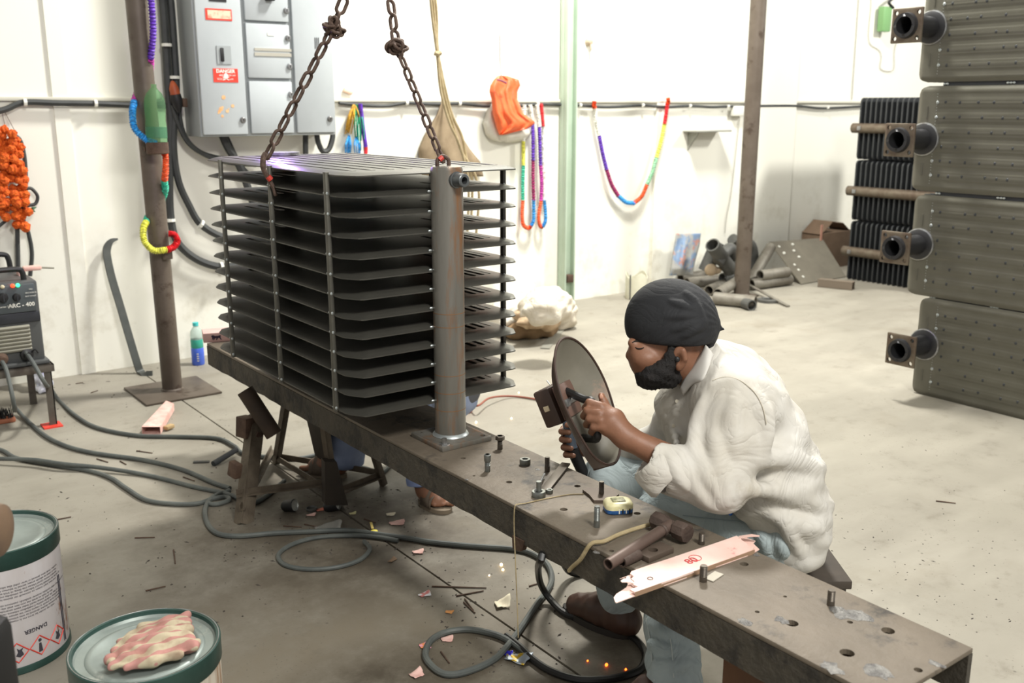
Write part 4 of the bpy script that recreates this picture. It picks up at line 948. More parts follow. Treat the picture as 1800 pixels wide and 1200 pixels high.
rod(1460, 1063, 1035, .008, 'lone stud standing nearest the right end of beam')
def nut(x, y, r, label, z=BZ, h=.018, m=None, bolt=0):
    q = fl(x, y, z); t = thing('nut', label, 'nut', q, 'loose nuts on the beam'); mb = MB(); mb.lathe(q, (0, 0, 1), [(r*.5, 0), (r, 0), (r*1.03, h*.3), (r*1.03, h*.7), (r*.95, h), (r*.55, h), (r*.5, h*.9), (r*.5, 0)], 24); mb.build('ring', m or M_blu, t, smooth=40)
    if bolt: mb = MB(); mb.cyl(q+V(0, 0, .001), q+V(0, 0, bolt), r*.38, r*.38, 12); mb.build('stud', m or M_blu, t)
    return t
nut(923, 816, .0155, 'round nut lying alone in middle of the beam', h=.017)
nut(947, 872, .0185, 'ring nut with a stud through it beside steel strip', h=.015, bolt=.042)
nut(966, 866, .009, 'small shiny domed nut beside the ring nut', h=.010)
mb = MB(); a, b = fl(995, 814, BZ+.008), fl(957, 862, BZ+.006); mb.bar(a, b, .026, .005, (0, 0, 1), .0015); mb.v = [v for v in mb.v]; tag(mb.build('steel_strip', mat('strip_steel', (84, 76, 66), .5, .4)), 'flat dark steel strip lying beside the ring nut', 'metal strip')
mb = MB(); mb.cyl(fl(957, 833, BZ+.012), fl(941, 862, BZ+.018), .0035, .003, 8); tag(mb.build('electrode_stub', M_zinc), 'bright electrode stub leaning on the ring nut', 'electrode')
npl = MB(); P = [fl(x, y, BZ) for x, y in ((1024, 865), (1035, 862), (1072, 862), (1088, 873), (1072, 884), (1044, 884), (1036, 874))]; npl.prism(P, (0, 0, .008)); tag(npl.build('notched_plate', mat('brown_plate', (92, 80, 70), .55, .3), smooth=0), 'small notched brown plate beside the tape measure', 'metal plate')
# tape measure
tc_ = fl(1086, 897, BZ); tm = thing('tape_measure', 'cream and blue pocket tape measure lying on the beam', 'tape measure', tc_)
ang = math.atan2(_R.y, _R.x)+.15
def rr(z, sx, sy, c, n=6):
    P = []
    for (qx, qy, a0) in ((1, 1, 0), (-1, 1, 90), (-1, -1, 180), (1, -1, 270)):
        for i in range(n): t = math.radians(a0+90*i/(n-1)); P.append(V(qx*(sx-c)+c*math.cos(t), qy*(sy-c)+c*math.sin(t), z))
    M = Matrix.Rotation(ang, 3, 'Z'); return [M @ p + tc_ for p in P]
def stack_(prof, c, m, nm):
    L = [rr(z, sx, sy, c) for z, sx, sy in prof]; n = len(L[0]); mb = MB(); mb.v = [p for l in L for p in l]
    for k in range(len(L)-1):
        for i in range(n): mb.f.append([k*n+i, k*n+(i+1) % n, (k+1)*n+(i+1) % n, (k+1)*n+i]); mb.mi.append(0)
    mb.f += [list(range(n))[::-1], list(range((len(L)-1)*n, len(L)*n))]; mb.mi += [0, 0]; return mb.build(nm, m, tm, smooth=50)
stack_([(0, .033, .027), (.003, .036, .030), (.012, .036, .030)], .02, mat('tape_blue', (46, 92, 150), .4), 'lower_case')
stack_([(.012, .036, .030), (.022, .036, .030), (.027, .033, .027), (.029, .027, .022)], .02, mat('tape_cream', (226, 220, 178), .4, 0, (206, 198, 150), 60), 'upper_case')
mb = MB(); M3 = Matrix.Rotation(ang, 3, 'Z'); mb.box(tc_+V(0, 0, .030), (.034, .026, .002), M3, .001); mb.build('badge', mat('tape_badge', (92, 92, 70), .5, 0, (190, 186, 140), 120), tm)
for k in range(4):
    mb = MB(); mb.box(tc_+M3 @ V(-.004+.009*k, -.0302, .010), (.003, .001, .012), M3); mb.build('graduation', M_black if k % 2 else M_white, tm)
# hammer
hz = BZ+.026; hA, hB = fl(1150, 912, hz), fl(1209, 938, hz); M_ham = mat('hammer_iron', (72, 60, 54), .6, .3, (88, 74, 66), 20, bump=.25, bscale=90)
hm = thing('hammer', 'heavy iron hammer with welded pipe handle on the beam', 'hammer', fl(1180, 930, BZ))
hd = (hB-hA).normalized(); mb = MB(); L = (hB-hA).length
mb.lathe(hA, hd, [(0, 0), (.019, 0), (.022, .004), (.022, L*.3), (.017, L*.38), (.0175, L*.62), (.023, L*.68), (.0245, L-.005), (.022, L), (0, L)], 8, xdir=hd.cross(V(0, 0, 1))); mb.build('head', M_ham, hm, smooth=30)
g0 = hA.lerp(hB, .5)+V(0, 0, .004); g1 = fl(1069, 992, BZ+.02); mb = MB(); mb.pipe(g0, g1, .0135, .0108, 22); hh = mb.build('pipe_handle', mat('brown_pipe', (92, 76, 68), .5, .3, (104, 88, 80), 10), hm)
mb = MB(); mb.lathe(g0.lerp(g1, .13), g1-g0, [(.0145, 0), (.0165, .004), (.0145, .009)], 22); mb.build('weld_collar', M_ham, hm)
# drilled block and sleeve half under the hammer
bq = fl(1150, 975, BZ); u = (fl(1180, 960, BZ)-fl(1120, 985, BZ)).normalized(); ang2 = math.atan2(u.y, u.x)
db = MB(); db.box(bq+V(0, 0, .007), (.085, .045, .014), Matrix.Rotation(ang2, 3, 'Z'), .002); dbo = db.build('drilled_block', mat('brown_plate', (0, 0, 0))); cut = MB(); c0 = fl(1148, 966, BZ+.014); cut.cyl(c0+V(0, 0, -.03), c0+V(0, 0, .03), .0115, .0115, 18); boolean_cut(dbo, cut); tag(dbo, 'drilled brown steel block lying below the hammer handle', 'metal block')
mb = MB(); mb.pipe(fl(1093, 988, BZ+.013), fl(1122, 974, BZ+.013), .013, .009, 18); tag(mb.build('pipe_sleeve', M_ham), 'short dark pipe sleeve under the hammer handle', 'pipe')
# torn pink electrode carton lying across the beam
M_pink = mat('pink_carton', (232, 206, 196), .6, 0, (222, 186, 174), 8, .35, .65, col3=(206, 130, 126), scale3=14, lo3=.64, hi3=.7)
z = BZ+.010; c = [fl(1110, 1004, z), fl(1295, 942, z), fl(1327, 966, z), fl(1116, 1041, z)]
ec = thing('electrode_carton', 'flattened torn pink carton with red 80 lying across beam', 'carton', (c[0]+c[2])/2-V(0, 0, .01))
mb = MB(); random.seed(8)
def edge(a, b, n, j): return [a.lerp(b, i/n)+(a-b).cross(V(0, 0, 1)).normalized()*random.uniform(-j, j) for i in range(n+1)]
outline = edge(c[0], c[1], 6, .0006)+edge(c[1], c[2], 7, .008)[1:]+edge(c[2], c[3], 6, .0006)[1:]+edge(c[3], c[0], 8, .010)[1:-1]
mb.prism([p-V(0, 0, .003) for p in outline], (0, 0, .004)); mb.build('top_panel', M_pink, ec, smooth=0)
mb = MB(); mb.prism([c[3]+V(0, 0, -.0105), c[2]+V(0, 0, -.0105), c[2], c[3]], (c[0]-c[3]).normalized()*.002); mb.build('side_panel', mat('carton_brown', (150, 122, 98), .7), ec, smooth=0)
o2 = [p+V(.0, 0, -.0095) for p in edge(c[0].lerp(c[1], -.10), c[1].lerp(c[0], -.13), 5, .001)+edge(c[1].lerp(c[0], -.12), c[2].lerp(c[3], -.02), 6, .012)+edge(c[2], c[3].lerp(c[2], -.14), 5, .001)+edge(c[3].lerp(c[2], -.13), c[0].lerp(c[1], -.04), 7, .012)]
mb = MB(); mb.prism(o2, (0, 0, .002)); mb.build('bottom_panel', M_pink, ec, smooth=0)
for (a, b, w) in ((c[1].lerp(c[2], .1), fl(1335, 942, z+.012), .016), (c[0].lerp(c[3], .5), fl(1092, 1022, z+.006), .02)):
    mb = MB(); strip(mb, [a, a.lerp(b, .6)+V(0, 0, .003), b], w, .0015, (0, 0, 1), [1, .9, .3]); mb.build('torn_flap', M_pink, ec)
xd = (c[1]-c[0]).normalized(); yd = V(-xd.y, xd.x, 0)
M_redink = mat('red_ink', (196, 62, 62), .6)
text_mesh('80', .032, M_redink, 'lettering', ec, fl(1216, 985, z+.002), xd, yd, .0002)
q = fl(1222, 980, z+.002); mb = MB(); mb.tube([q+V(math.cos(t)*.014, math.sin(t)*.014, 0) for t in [2*math.pi*i/24 for i in range(24)]], .0007, 4, closed=True); mb.build('ink_ring', M_redink, ec)
q = fl(1143, 1016, z+.002); mb = MB(); mb.tube([q+V(math.cos(t)*.006, math.sin(t)*.006, 0) for t in [2*math.pi*i/16 for i in range(16)]], .0007, 4, closed=True); mb.build('ink_ring', M_black, ec)
mb = MB(); q = fl(1255, 1014, BZ); mb.box(q+V(0, 0, .0015), (.045, .022, .002), Matrix.Rotation(.2, 3, 'Z')); tag(mb.build('paper_scrap', mat('grey_paper', (170, 164, 150), .7)), 'small pale paper scrap on beam right of pink carton', 'paper')
# cords over the beam's edge
fe = BX0-.006
cable([fl(1148, 920, BZ+.007), fl(1120, 928, BZ+.007), fl(1088, 939, BZ+.008), fl(1062, 951, BZ+.009), V(BX0-.002, px_(1040, 964, BX0).y, BZ+.006), px_(1021, 982, fe-.004), px_(1006, 996, fe-.002), px_(1000, 1003, fe-.002)], .0052, 'beige_hose', 'beige cord draped from the hammer over the beam edge', 'cord', MATS['beige_cord'])
sy = px_(907, 905, BX0).y
cable([fl(1026, 868, BZ+.002), fl(1000, 869, BZ+.002), fl(960, 876, BZ+.002), fl(925, 884, BZ+.002), V(BX0+.01, sy, BZ+.003), V(BX0-.004, sy, BZ-.002), V(BX0-.006, sy, .44), px_(906, 985, fe), px_(909, 1060, fe), px_(911, 1120, fe)], .0015, 'plumb_string', 'thin string hanging over the beam edge to the floor', 'string', MATS['beige_cord'], 6)
# ================================================================== STACKED FINISHED RADIATORS (right edge)
M_fin = mat('olive_grey_primer', (96, 94, 84), .42, .25, (88, 86, 76), 4, .35, .65, .05, 60)
M_find = mat('dark_primer', (52, 54, 56), .45, .25, (62, 64, 66), 6)
M_hub = mat('flange_raw_steel', (112, 102, 88), .5, .4, (92, 78, 66), 12, .4, .6)
M_hubd = mat('dark_hub', (50, 50, 52), .4, .4)
FH, FX = .525, 4.78
def pressed_fin():        # front fin: rounded outline, smooth margin, horizontal flutes. local: y 0 .. -2.0 (towards camera), z 0..FH, x = depth
    mb = MB(); ny, nz = 60, 72; Lf = 2.0; rows = []
    for j in range(nz+1):
        z = FH*j/nz; row = []
        for i in range(ny+1):
            s = (i/ny)**1.6*Lf
            # rounded corners of radius .05
            cz = min(z, FH-z); y = s
            if cz < .05:
                lim = .05-math.sqrt(max(0, .05**2-(.05-cz)**2)); y = lim+(Lf-lim)*(s/Lf)
            e = min(cz, y)
            d = -.010*min(1, e/.02) if e < .02 else -.010
            m = min(1, max(0, (y-.105)/.02))*min(1, max(0, (cz-.03)/.01))
            d += -.0034*m*(.5-.5*math.cos(2*math.pi*(z-.045)/.0725*1.0))**.6 + .0025*m
            d += -.0015*m*math.cos(2*math.pi*(z-.045)/.018)
            row.append(V(d, -y, z))
        rows.append(row)
    mb.grid(rows); n0 = len(mb.v)
    back = [[V(.006, p.y, p.z) for p in r] for r in rows]; 
    ring = rows[0]+[r[-1] for r in rows[1:]]+rows[-1][::-1][1:]+[r[0] for r in rows[::-1]][1:-1]
    rb = [V(.006, p.y, p.z) for p in ring]; n = len(ring); mb.add(ring+rb, [(i, (i+1) % n, n+(i+1) % n, n+i) for i in range(n)]); mb.add(rb, [list(range(n))])
    return mb
fin_me = None; plain_me = None
units = [(2.79, .0, .276), (2.875, .531, .798), (2.905, 1.075, 1.336), (2.92, 1.619, 1.884)]
pos_word = ['bottom', 'second from bottom', 'third from bottom', 'topmost']
for k, (Yl, z0, zp) in enumerate(units):
    t = thing('panel_radiator', 'grey primed radiator with square flange, %s of right stack' % pos_word[k], 'radiator', (FX, Yl, z0), 'finished radiators stacked at the right edge')
    org = V(FX, Yl, z0)
    if fin_me is None:
        mb = pressed_fin(); mb.v = [v+org for v in mb.v]; o = mb.build('front_fin', M_fin, t, smooth=50); fin_me = o.data
        mb = MB(); mb.box2(org+V(-.004, -2.0, 0), org+V(.004, -.02, FH), .003); p = mb.build('inner_fin', M_find, t); plain_me = p.data
    else:
        o = bpy.data.objects.new('front_fin', fin_me); COL.objects.link(o); o.parent = t
        p = bpy.data.objects.new('inner_fin', plain_me); COL.objects.link(p); p.parent = t
    p.location = (.05, 0, 0)
    for q_ in range(2, 9):
        c = bpy.data.objects.new('inner_fin', plain_me); COL.objects.link(c); c.parent = t; c.location = (.05*q_, 0, 0)
    mb = MB()
    for j in range(6):
        z = z0+.0815+j*.0725; mb.sph((FX-.0125, Yl-.108, z), (.004, .008, .009), 8, 6)
    for j in range(34): mb.sph((FX-.0095, Yl-.104, z0+.04+j*.0135), (.002, .002, .002), 5, 4)
    mb.build('bright_spots', M_bead, t)['kind'] = 'stuff'
    mb = MB(); rnd = random.Random(40+k)
    for j in range(6):
        z = z0+.0815+j*.0725; y = Yl-.15
        while y > Yl-1.9: mb.sph((FX-.0095, y, z+rnd.uniform(-.002, .002)), (.004, .0085, .0085), 6, 5); y -= rnd.uniform(.05, .15)
    mb.build('spot_welds', M_find, t)['kind'] = 'stuff'
    for z in (z0+.11, z0+FH-.13):
        mb = MB(); P = [V(FX-.0105, Yl-.055, z-.03), V(FX-.0105, Yl-.055, z+.03)]; mb.tube(P, .004, 6); mb.build('embossed_mark', M_fin, t)
    if k:
        zg = units[k-1][1]+FH; mb = MB(); mb.box2((FX+.012, Yl-1.9, zg-.002), (FX+.4, Yl-.13, z0+.002)); mb.build('gap_shade_strip', M_find, t)  # added dark strip closes the gap, standing in for its shade
        mb = MB(); rnd = random.Random(90+k)
        for y in (.14, .155, .46, .475, .49): mb.sph((FX+.008, Yl-y, (zg+z0)/2), (.006, .008, .006), 6, 5)
        mb.build('tack_welds', M_bead, t)['kind'] = 'stuff'
    # header stub with square flange
    Yp = Yl-.05; Z = zp; hub = V(FX, Yp, Z)
    mb = MB(); mb.lathe(hub+V(-.012, 0, 0), (-1, 0, 0), [(.078, 0), (.078, .01), (.066, .016), (.052, .018), (.052, .18)], 32); mb.build('stub_pipe', M_hubd, t)
    mb = MB(); mb.lathe(hub+V(-.010, 0, 0), (-1, 0, 0), [(.084, 0), (.084, .006), (.078, .008)], 32); mb.build('bright_ring', M_zinc, t)
    mb = MB(); a = .082; F = hub+V(-.225, 0, 0); mb.box2(F+V(-.007, -a, -a), F+V(.007, a, a), .004); fg = mb.build('square_flange', M_hub, t)
    cut = MB(); cut.cyl(F+V(-.05, 0, 0), F+V(.05, 0, 0), .042, .042, 28)
    for sy in (-1, 1):
        for sz in (-1, 1): cut.cyl(F+V(-.05, sy*.06, sz*.06), F+V(.05, sy*.06, sz*.06), .011, .011, 12)
    boolean_cut(fg, cut)
    mb = MB(); mb.lathe(F, (-1, 0, 0), [(.042, .03), (.058, .03), (.060, .012), (.062, .008)], 28); mb.lathe(F+V(-.03, 0, 0), (1, 0, 0), [(.042, 0), (.040, .02), (.040, .22), (0, .22)], 24); mb.build('hub', M_hubd, t)

# second stack further back: fins seen edge-on
BXs, BYs = 7.57, 5.15
edge_me = None
for k, (z0, h, zp) in enumerate(((0.0, .522, .254), (.527, .522, .782), (1.054, .515, 1.318))):
    t = thing('panel_radiator', 'dark radiator with fins edge-on, %s of the far stack' % ['bottom', 'middle', 'top'][k], 'radiator', (BXs, BYs, z0), 'finished radiators in the far stack')
    for j in range(17):
        if edge_me is None:
            P = []; c = .035
            for (qx, qz, a0) in ((1.0-c, c, -90), (1.0-c, .518-c, 0), (c, .518-c, 90), (c, c, 180)):
                for i in range(4): u = math.radians(a0+30*i); P.append(V(BXs+qx+c*math.cos(u), BYs, qz+c*math.sin(u)))
            mb = MB(); mb.prism([p+V(0, -.007, 0) for p in P], (0, .014, 0)); o = mb.build('fin', M_find, t, smooth=40)
            for v in o.data.vertices: pass
            edge_me = o.data; o.location = (0, 0, 0)
        else:
            o = bpy.data.objects.new('fin', edge_me); COL.objects.link(o); o.parent = t
        o.location = (0, -.012-.049*j, 0)
    mb = MB(); mb.cyl((BXs-.005, BYs+.045, zp), (BXs-.005, BYs-.9, zp), .042, .042, 20); mb.build('header_pipe', M_hub if k < 3 else M_hub, t)
    mb = MB(); mb.box((BXs-.048, BYs-.04, zp), (.006, .035, .035), None, .002); mb.build('stamped_mark', M_zinc, t)

# ================================================================== SCRAP HEAP ROUND THE RIGHT-HAND COLUMN
M_scr = mat('scrap_pipe_steel', (126, 122, 112), .55, .25, (104, 98, 88), 9, .4, .65, .1, 60)
M_scd = mat('scrap_dark_steel', (78, 78, 76), .55, .3, (96, 96, 92), 8)
def scrap(a, b, r, label, m=None, ri=.82):
    mb = MB(); mb.pipe(a, b, r, r*ri, 20); return tag(mb.build('scrap_pipe', m or M_scr), label, 'pipe', 'scrap pipes heaped on the floor')
scrap(fl(1207, 497, .05), fl(1275, 490, .05), .045, 'scrap pipe lying leftmost with open end toward the camera')
scrap(fl(1196, 489, .06), fl(1255, 480, .06), .042, 'scrap pipe just behind the leftmost one')
scrap(fl(1246, 510, .045), fl(1285, 494, .05), .042, 'short scrap pipe with dark open end behind the front pipes')
scrap(fl(1256, 524, .05), fl(1328, 531, .05), .05, 'scrap pipe lying crosswise at the foot of right-hand column')
scrap(fl(1262, 516, .07), fl(1296, 494, .10), .042, 'scrap pipe slanting up behind the crosswise one')
scrap(fl(1318, 496, .05), wl(1355, 434, 5.5), .046, 'scrap pipe propped steeply against the leaning sheet')
scrap(fl(1336, 484, .12), fl(1384, 478, .12), .045, 'scrap pipe resting on another right of the column')
scrap(fl(1320, 500, .05), fl(1388, 491, .05), .045, 'scrap pipe on the floor below the leaning sheet')
scrap(fl(1310, 533, .04), fl(1322, 537, .04), .042, 'stub of scrap pipe facing the camera in front of column', M_scd)
scrap(fl(1270, 489, .10), fl(1284, 487, .10), .045, 'dark-mouthed pipe stub on top of the leftmost pipes', M_scd)
scrap(wl(1240, 476, 5.52), wl(1262, 426, 5.46), .062, 'dark wide pipe leaning right on the scrap heap', M_scd)
scrap(wl(1284, 474, 5.40), wl(1252, 430, 5.34), .06, 'dark wide pipe leaning left across the other one', M_scd)
for pts, r, lab in (([wl(1262, 462, 5.36), wl(1272, 446, 5.36), wl(1284, 437, 5.38), wl(1290, 452, 5.40)], .05, 'dark elbow lying beside the crossed wide pipes'),
                    ([wl(1287, 420, 5.6), wl(1296, 432, 5.6), wl(1299, 490, 5.58)], .05, 'rounded grey elbow left of the right-hand column'),
                    ([wl(1310, 424, 5.62), wl(1322, 438, 5.62), wl(1325, 488, 5.6)], .05, 'rounded grey elbow right of the column')):
    mb = MB(); mb.tube(spline(pts, 5), r, 14); tag(mb.build('pipe_elbow', M_scd), lab, 'pipe elbow', 'pipe elbows on the scrap heap')
mb = MB(); a, b = fl(1316, 500, .06), fl(1386, 538, .008); mb.bar(a, b, .03, .008); tag(mb.build('flat_strip', M_scr), 'thin flat strip slanting down right of the column foot', 'metal strip')
mb = MB(); q = fl(1350, 530); mb.lathe(q, (0, 0, 1), [(.045, 0), (.085, 0), (.085, .02), (.05, .026), (.045, .02), (.045, 0)], 24); tag(mb.build('ring_flange', M_scd), 'round flange lying flat right of the column foot', 'flange')
mb = MB(); q = fl(1296, 533); mb.box(q+V(0, 0, .03), (.09, .08, .06), Euler((0, 0, .4)), .008); mb.cyl(q+V(-.03, -.03, .03), q+V(-.06, -.06, .03), .02, .02, 10); tag(mb.build('iron_block', M_scd), 'dark iron block in front of the crosswise scrap pipe', 'metal block')
mb = MB(); q = wl(1250, 474, 5.44); mb.sph(q, (.06, .05, .05), 10, 7); mb.sph(q+V(.06, -.01, -.01), (.04, .04, .03), 9, 6); tag(mb.build('rag_bundle', mat('tan_rag', (176, 156, 130), .9, bump=.4, bscale=30)), 'tan rag bundle wedged among the scrap pipes', 'rag')
# perforated sheet leaning back
a, b = fl(1408, 500), fl(1486, 487); c, d = wl(1444, 419, 5.62), wl(1351, 426, 5.62)
ls = thing('leaning_sheet', 'grey drilled steel sheet leaning over the scrap pipes', 'metal sheet', a)
nn = (b-a).cross(d-a).normalized(); mb = MB(); mb.prism([a, b, c, d], nn*.008); mb.build('sheet', mat('sheet_grey', (132, 126, 112), .55, .2, (116, 110, 98), 4), ls, smooth=0)
if nn.y > 0: nn = -nn
mb = MB()
for x, y in ((1369, 434), (1377, 446), (1395, 441), (1404, 452), (1378, 445), (1396, 466), (1403, 475), (1411, 487), (1393, 430)):
    dd = ray(x, y); q = _C+dd*((a-_C).dot(nn)/dd.dot(nn)); mb.lathe(q+nn*.001, nn, [(0, .009), (.012, .009), (.014, 0)], 10)
mb.build('hole_discs', M_white, ls)['kind'] = 'stuff'  # white discs imitating drilled holes with the bright wall showing through
mb = MB(); a, b = fl(1440, 497, .03), fl(1500, 503, .03); dr = (b-a).normalized(); sd = V(-dr.y, dr.x, 0)
for s in (-1, 1): mb.bar(a+sd*.036*s, b+sd*.036*s, .006, .07)
mb.bar(a+V(0, 0, .035), b+V(0, 0, .035), .078, .005); mb.bar(a-V(0, 0, .028), b-V(0, 0, .028), .078, .005); tag(mb.build('box_section', mat('brown_box_section', (124, 112, 98), .6, .2)), 'short hollow box section on the floor right of the sheet', 'metal tube')
ct = thing('carton', 'dark brown cardboard carton against the wall behind the sheet', 'carton', wl(1455, 420, 5.7)-V(0, 0, .2))
q = wl(1455, 425, 5.72); mb = MB(); mb.box(q-V(0, 0, .2), (.5, .24, .62), None, .004); mb.build('carton_body', mat('brown_card', (112, 92, 74), .85, 0, (98, 80, 64), 6), ct)
mb = MB(); q = wl(1444, 410, 5.59); mb.box(q, (.03, .004, .16)); mb.build('tape_strip', mat('pink_tape', (214, 160, 140), .6), ct)
for s in (-1, 1): mb = MB(); q = wl(1455+s*18, 399, 5.72); mb.box(q, (.2, .22, .006), Euler((0, s*.6, 0))); mb.build('flap', MATS['brown_card'], ct)
# printed sack, white canister
mbm = mat('printed_sack', (160, 160, 156), .6, 0, (116, 138, 166), 7, .45, .55, .3, 20, col3=(172, 130, 120), scale3=9, lo3=.54, hi3=.58)
tag(hung([(410, 1188, 1232), (430, 1185, 1230), (460, 1180, 1222), (484, 1176, 1218)], 5.72, .06, 1.5, mbm, 'printed_sack', amp=.012, seed=9), 'blue and grey printed sack standing against the wall', 'sack')
q = fl(1118, 524); cn = thing('canister', 'pale torn-rimmed canister standing on the floor by wall', 'canister', q)
mb = MB(); prof = [(.085, 0), (.088, .01), (.088, .19), (.084, .19), (.084, .012), (0, .012)]; mb.lathe(q, (0, 0, 1), prof, 24)
for i, v in enumerate(mb.v):
    if v.z > q.z+.18: v.z += .025*math.sin(3*math.atan2(v.y-q.y, v.x-q.x)+1)
mb.build('canister_body', mat('pale_tin', (212, 210, 190), .5, 0, (190, 186, 164), 5), cn)
mb = MB(); mb.tube([q+V(-.085, -.02, .0), q+V(-.088, -.02, .2)], .006, 6); mb.build('seam', M_scd, cn)

# ================================================================== SACKS, LEFT OF THE MINT COLUMN
random.seed(17)
def blob(name, label, cat, specs, m, h=.01, dn=.010, fr=26, k=.04):
    pts = [s[0] for s in specs]; lo = V(min(p.x for p in pts), min(p.y for p in pts), -.02)-V(.3, .3, 0); hi = V(max(p.x for p in pts), max(p.y for p in pts), max(p.z for p in pts))+V(.3, .3, .3)
    S = SDF(lo, hi, h)
    for p, r in specs: S.ell(p, r, None, k)
    S.half((0, 0, .003), (0, 0, -1)); S.half((0, 5.852, 0), (0, 1, 0))
    S.disp(lambda x, y, z: dn*np.sin(fr*x+11*np.sin(6*z+3*y))*np.cos(fr*.8*z+5*np.sin(7*x)) + dn*.5*np.sin(fr*2.3*(x+z)+4*np.sin(9*y)), .05)
    return tag(S.build(name, m), label, cat)
M_sackw = mat('white_woven_sack', (214, 208, 194), .7, 0, (190, 180, 162), 5, .4, .65, .25, 30, wrinkle=.5, wscale=5)
blob('woven_sack', 'heap of empty white woven sacks beside the mint column', 'sack', [(fl(935, 552, .1), (.26, .18, .16)), (fl(960, 540, .22), (.2, .16, .14)), (fl(955, 545, .33), (.12, .12, .09)), (fl(985, 552, .1), (.12, .12, .13)), (fl(905, 555, .12), (.2, .16, .14))], M_sackw, .011, .010, 17)
M_sackb = mat('brown_gunny', (150, 124, 92), .85, 0, (128, 104, 76), 8, bump=.3, bscale=90)
blob('gunny_sack', 'brown gunny sack lying in front of white sacks', 'sack', [(fl(930, 578, .05), (.20, .08, .075)), (fl(952, 578, .05), (.12, .09, .075)), (fl(905, 572, .06), (.14, .1, .08))], M_sackb, .01, .008, 26)
blob('gunny_sack', 'folded mottled sack lying between white and brown ones', 'sack', [(fl(945, 563, .16), (.16, .07, .05)), (fl(925, 555, .17), (.1, .07, .05)), (fl(965, 568, .13), (.08, .06, .05))], mat('mottled_sack', (190, 168, 138), .85, 0, (140, 116, 88), 14, bump=.3, bscale=60), .009, .008, 30)
mb = MB(); rnd = random.Random(4)
for k in range(5):
    q = fl(898+4.5*k, 582+rnd.uniform(-3, 3), .015+.02*rnd.random()); mb.box(q, (.06, .04, .006), Euler((rnd.uniform(-.6, .6), rnd.uniform(-.6, .6), rnd.random()*3)))
tag(mb.build('torn_wrapper', mat('red_wrapper', (186, 52, 44), .4, 0, (226, 196, 130), 18, .5, .55)), 'crumpled red and yellow wrapper beside the brown sack', 'wrapper')
mb = MB(); P = spline([fl(1006, 536, .1), fl(1000, 552, .03), fl(985, 578, .006), fl(970, 596, .005), fl(958, 612, .005)], 5); strip(mb, P, .06, .004, (0, 0, 1)); tag(mb.build('flat_strip', mat('grey_strip', (140, 138, 128), .5, .2)), 'grey flat strip curving out from the white sacks', 'metal strip')
mb = MB(); q = fl(1006, 546, .01); mb.box(q, (.05, .03, .016), Euler((0, 0, .7)), .006); mb.box(q+V(.02, .01, .006), (.025, .04, .012), Euler((0, .2, .2)), .004); tag(mb.build('plastic_offcut', mat('lime_plastic', (214, 220, 90), .4)), 'bright yellow-green plastic bit by grey strip', 'plastic')

# ================================================================== BEAM END: CARTON AND WATER BOTTLE
a = fl(358, 603, BZ); b = fl(436, 597, BZ); dr = (b-a); dr.z = 0; dr.normalize(); sd = V(-dr.y, dr.x, 0)
cx_ = thing('electrode_carton', 'pink electrode carton with lion emblem on far beam end', 'carton', (a+b)/2)
M3 = Matrix((dr, sd, V(0, 0, 1))).transposed(); hC = .042; c0 = (a+b)/2+sd*.05+V(0, 0, hC/2)
mb = MB(); mb.box(c0, ((b-a).length, .1, hC), M3, .003); mb.build('carton_body', mat('carton_pink', (222, 184, 178), .6, 0, (212, 168, 162), 10), cx_)
face = (a+b)/2+V(0, 0, hC/2)-sd*.0006
def fp(u, v): return face+dr*u+V(0, 0, v)
lion = [(-.030, -.010), (-.028, .002), (-.034, .006), (-.030, .012), (-.020, .012), (-.014, .008), (.006, .008), (.012, .011), (.020, .006), (.014, .006), (.016, -.002), (.020, -.012), (.015, -.012), (.010, -.003), (.002, -.002), (-.004, -.012), (-.009, -.012), (-.006, -.003), (-.014, -.003), (-.020, -.012), (-.025, -.012), (-.021, -.003)]
mb = MB(); L0 = -.034; mb.prism([fp(L0+u*.8, v*.9) for u, v in lion][::-1], -sd*.0008); mb.build('lion_emblem', mat('emblem_ink', (52, 40, 62), .6), cx_, smooth=0)
text_mesh('Make in', .015, MATS['red_ink'], 'lettering', cx_, fp(.042, .003)-sd*.0006, dr, (0, 0, 1), .0003)
q = fl(349, 640); wb = thing('water_bottle', 'clear water bottle with blue label by far beam end', 'bottle', q)
def ring(prof, m, n_): mb = MB(); mb.lathe(q, (0, 0, 1), prof, 24); return mb.build(n_, m, wb, smooth=60)
ring([(0, 0), (.034, 0), (.037, .006), (.037, .10), (.035, .104)], mat('bottle_blue', (64, 96, 196), .35, 0, (80, 110, 210), 20), 'blue_label')
ring([(.035, .104), (.0365, .108), (.0365, .152), (.035, .156)], mat('bottle_teal', (60, 160, 140), .25), 'teal_band')
ring([(.035, .156), (.036, .18), (.032, .205), (.02, .225), (.014, .232), (.014, .238)], mat('clear_pet', (215, 232, 226), .1, trans=.6, ior=1.1), 'bottle_top')
ring([(.017, .236), (.017, .256), (0, .257)], mat('cap_teal', (70, 190, 190), .35), 'cap')
for k in range(4):
    mb = MB(); e = _R*.012+V(0, 0, .03+.014*k); mb.box(q-Vector((_F.x, _F.y, 0)).normalized()*.0372+e, (.012, .001, .007), Matrix.Rotation(-YAW, 3, 'Z')); mb.build('label_mark', M_white, wb)

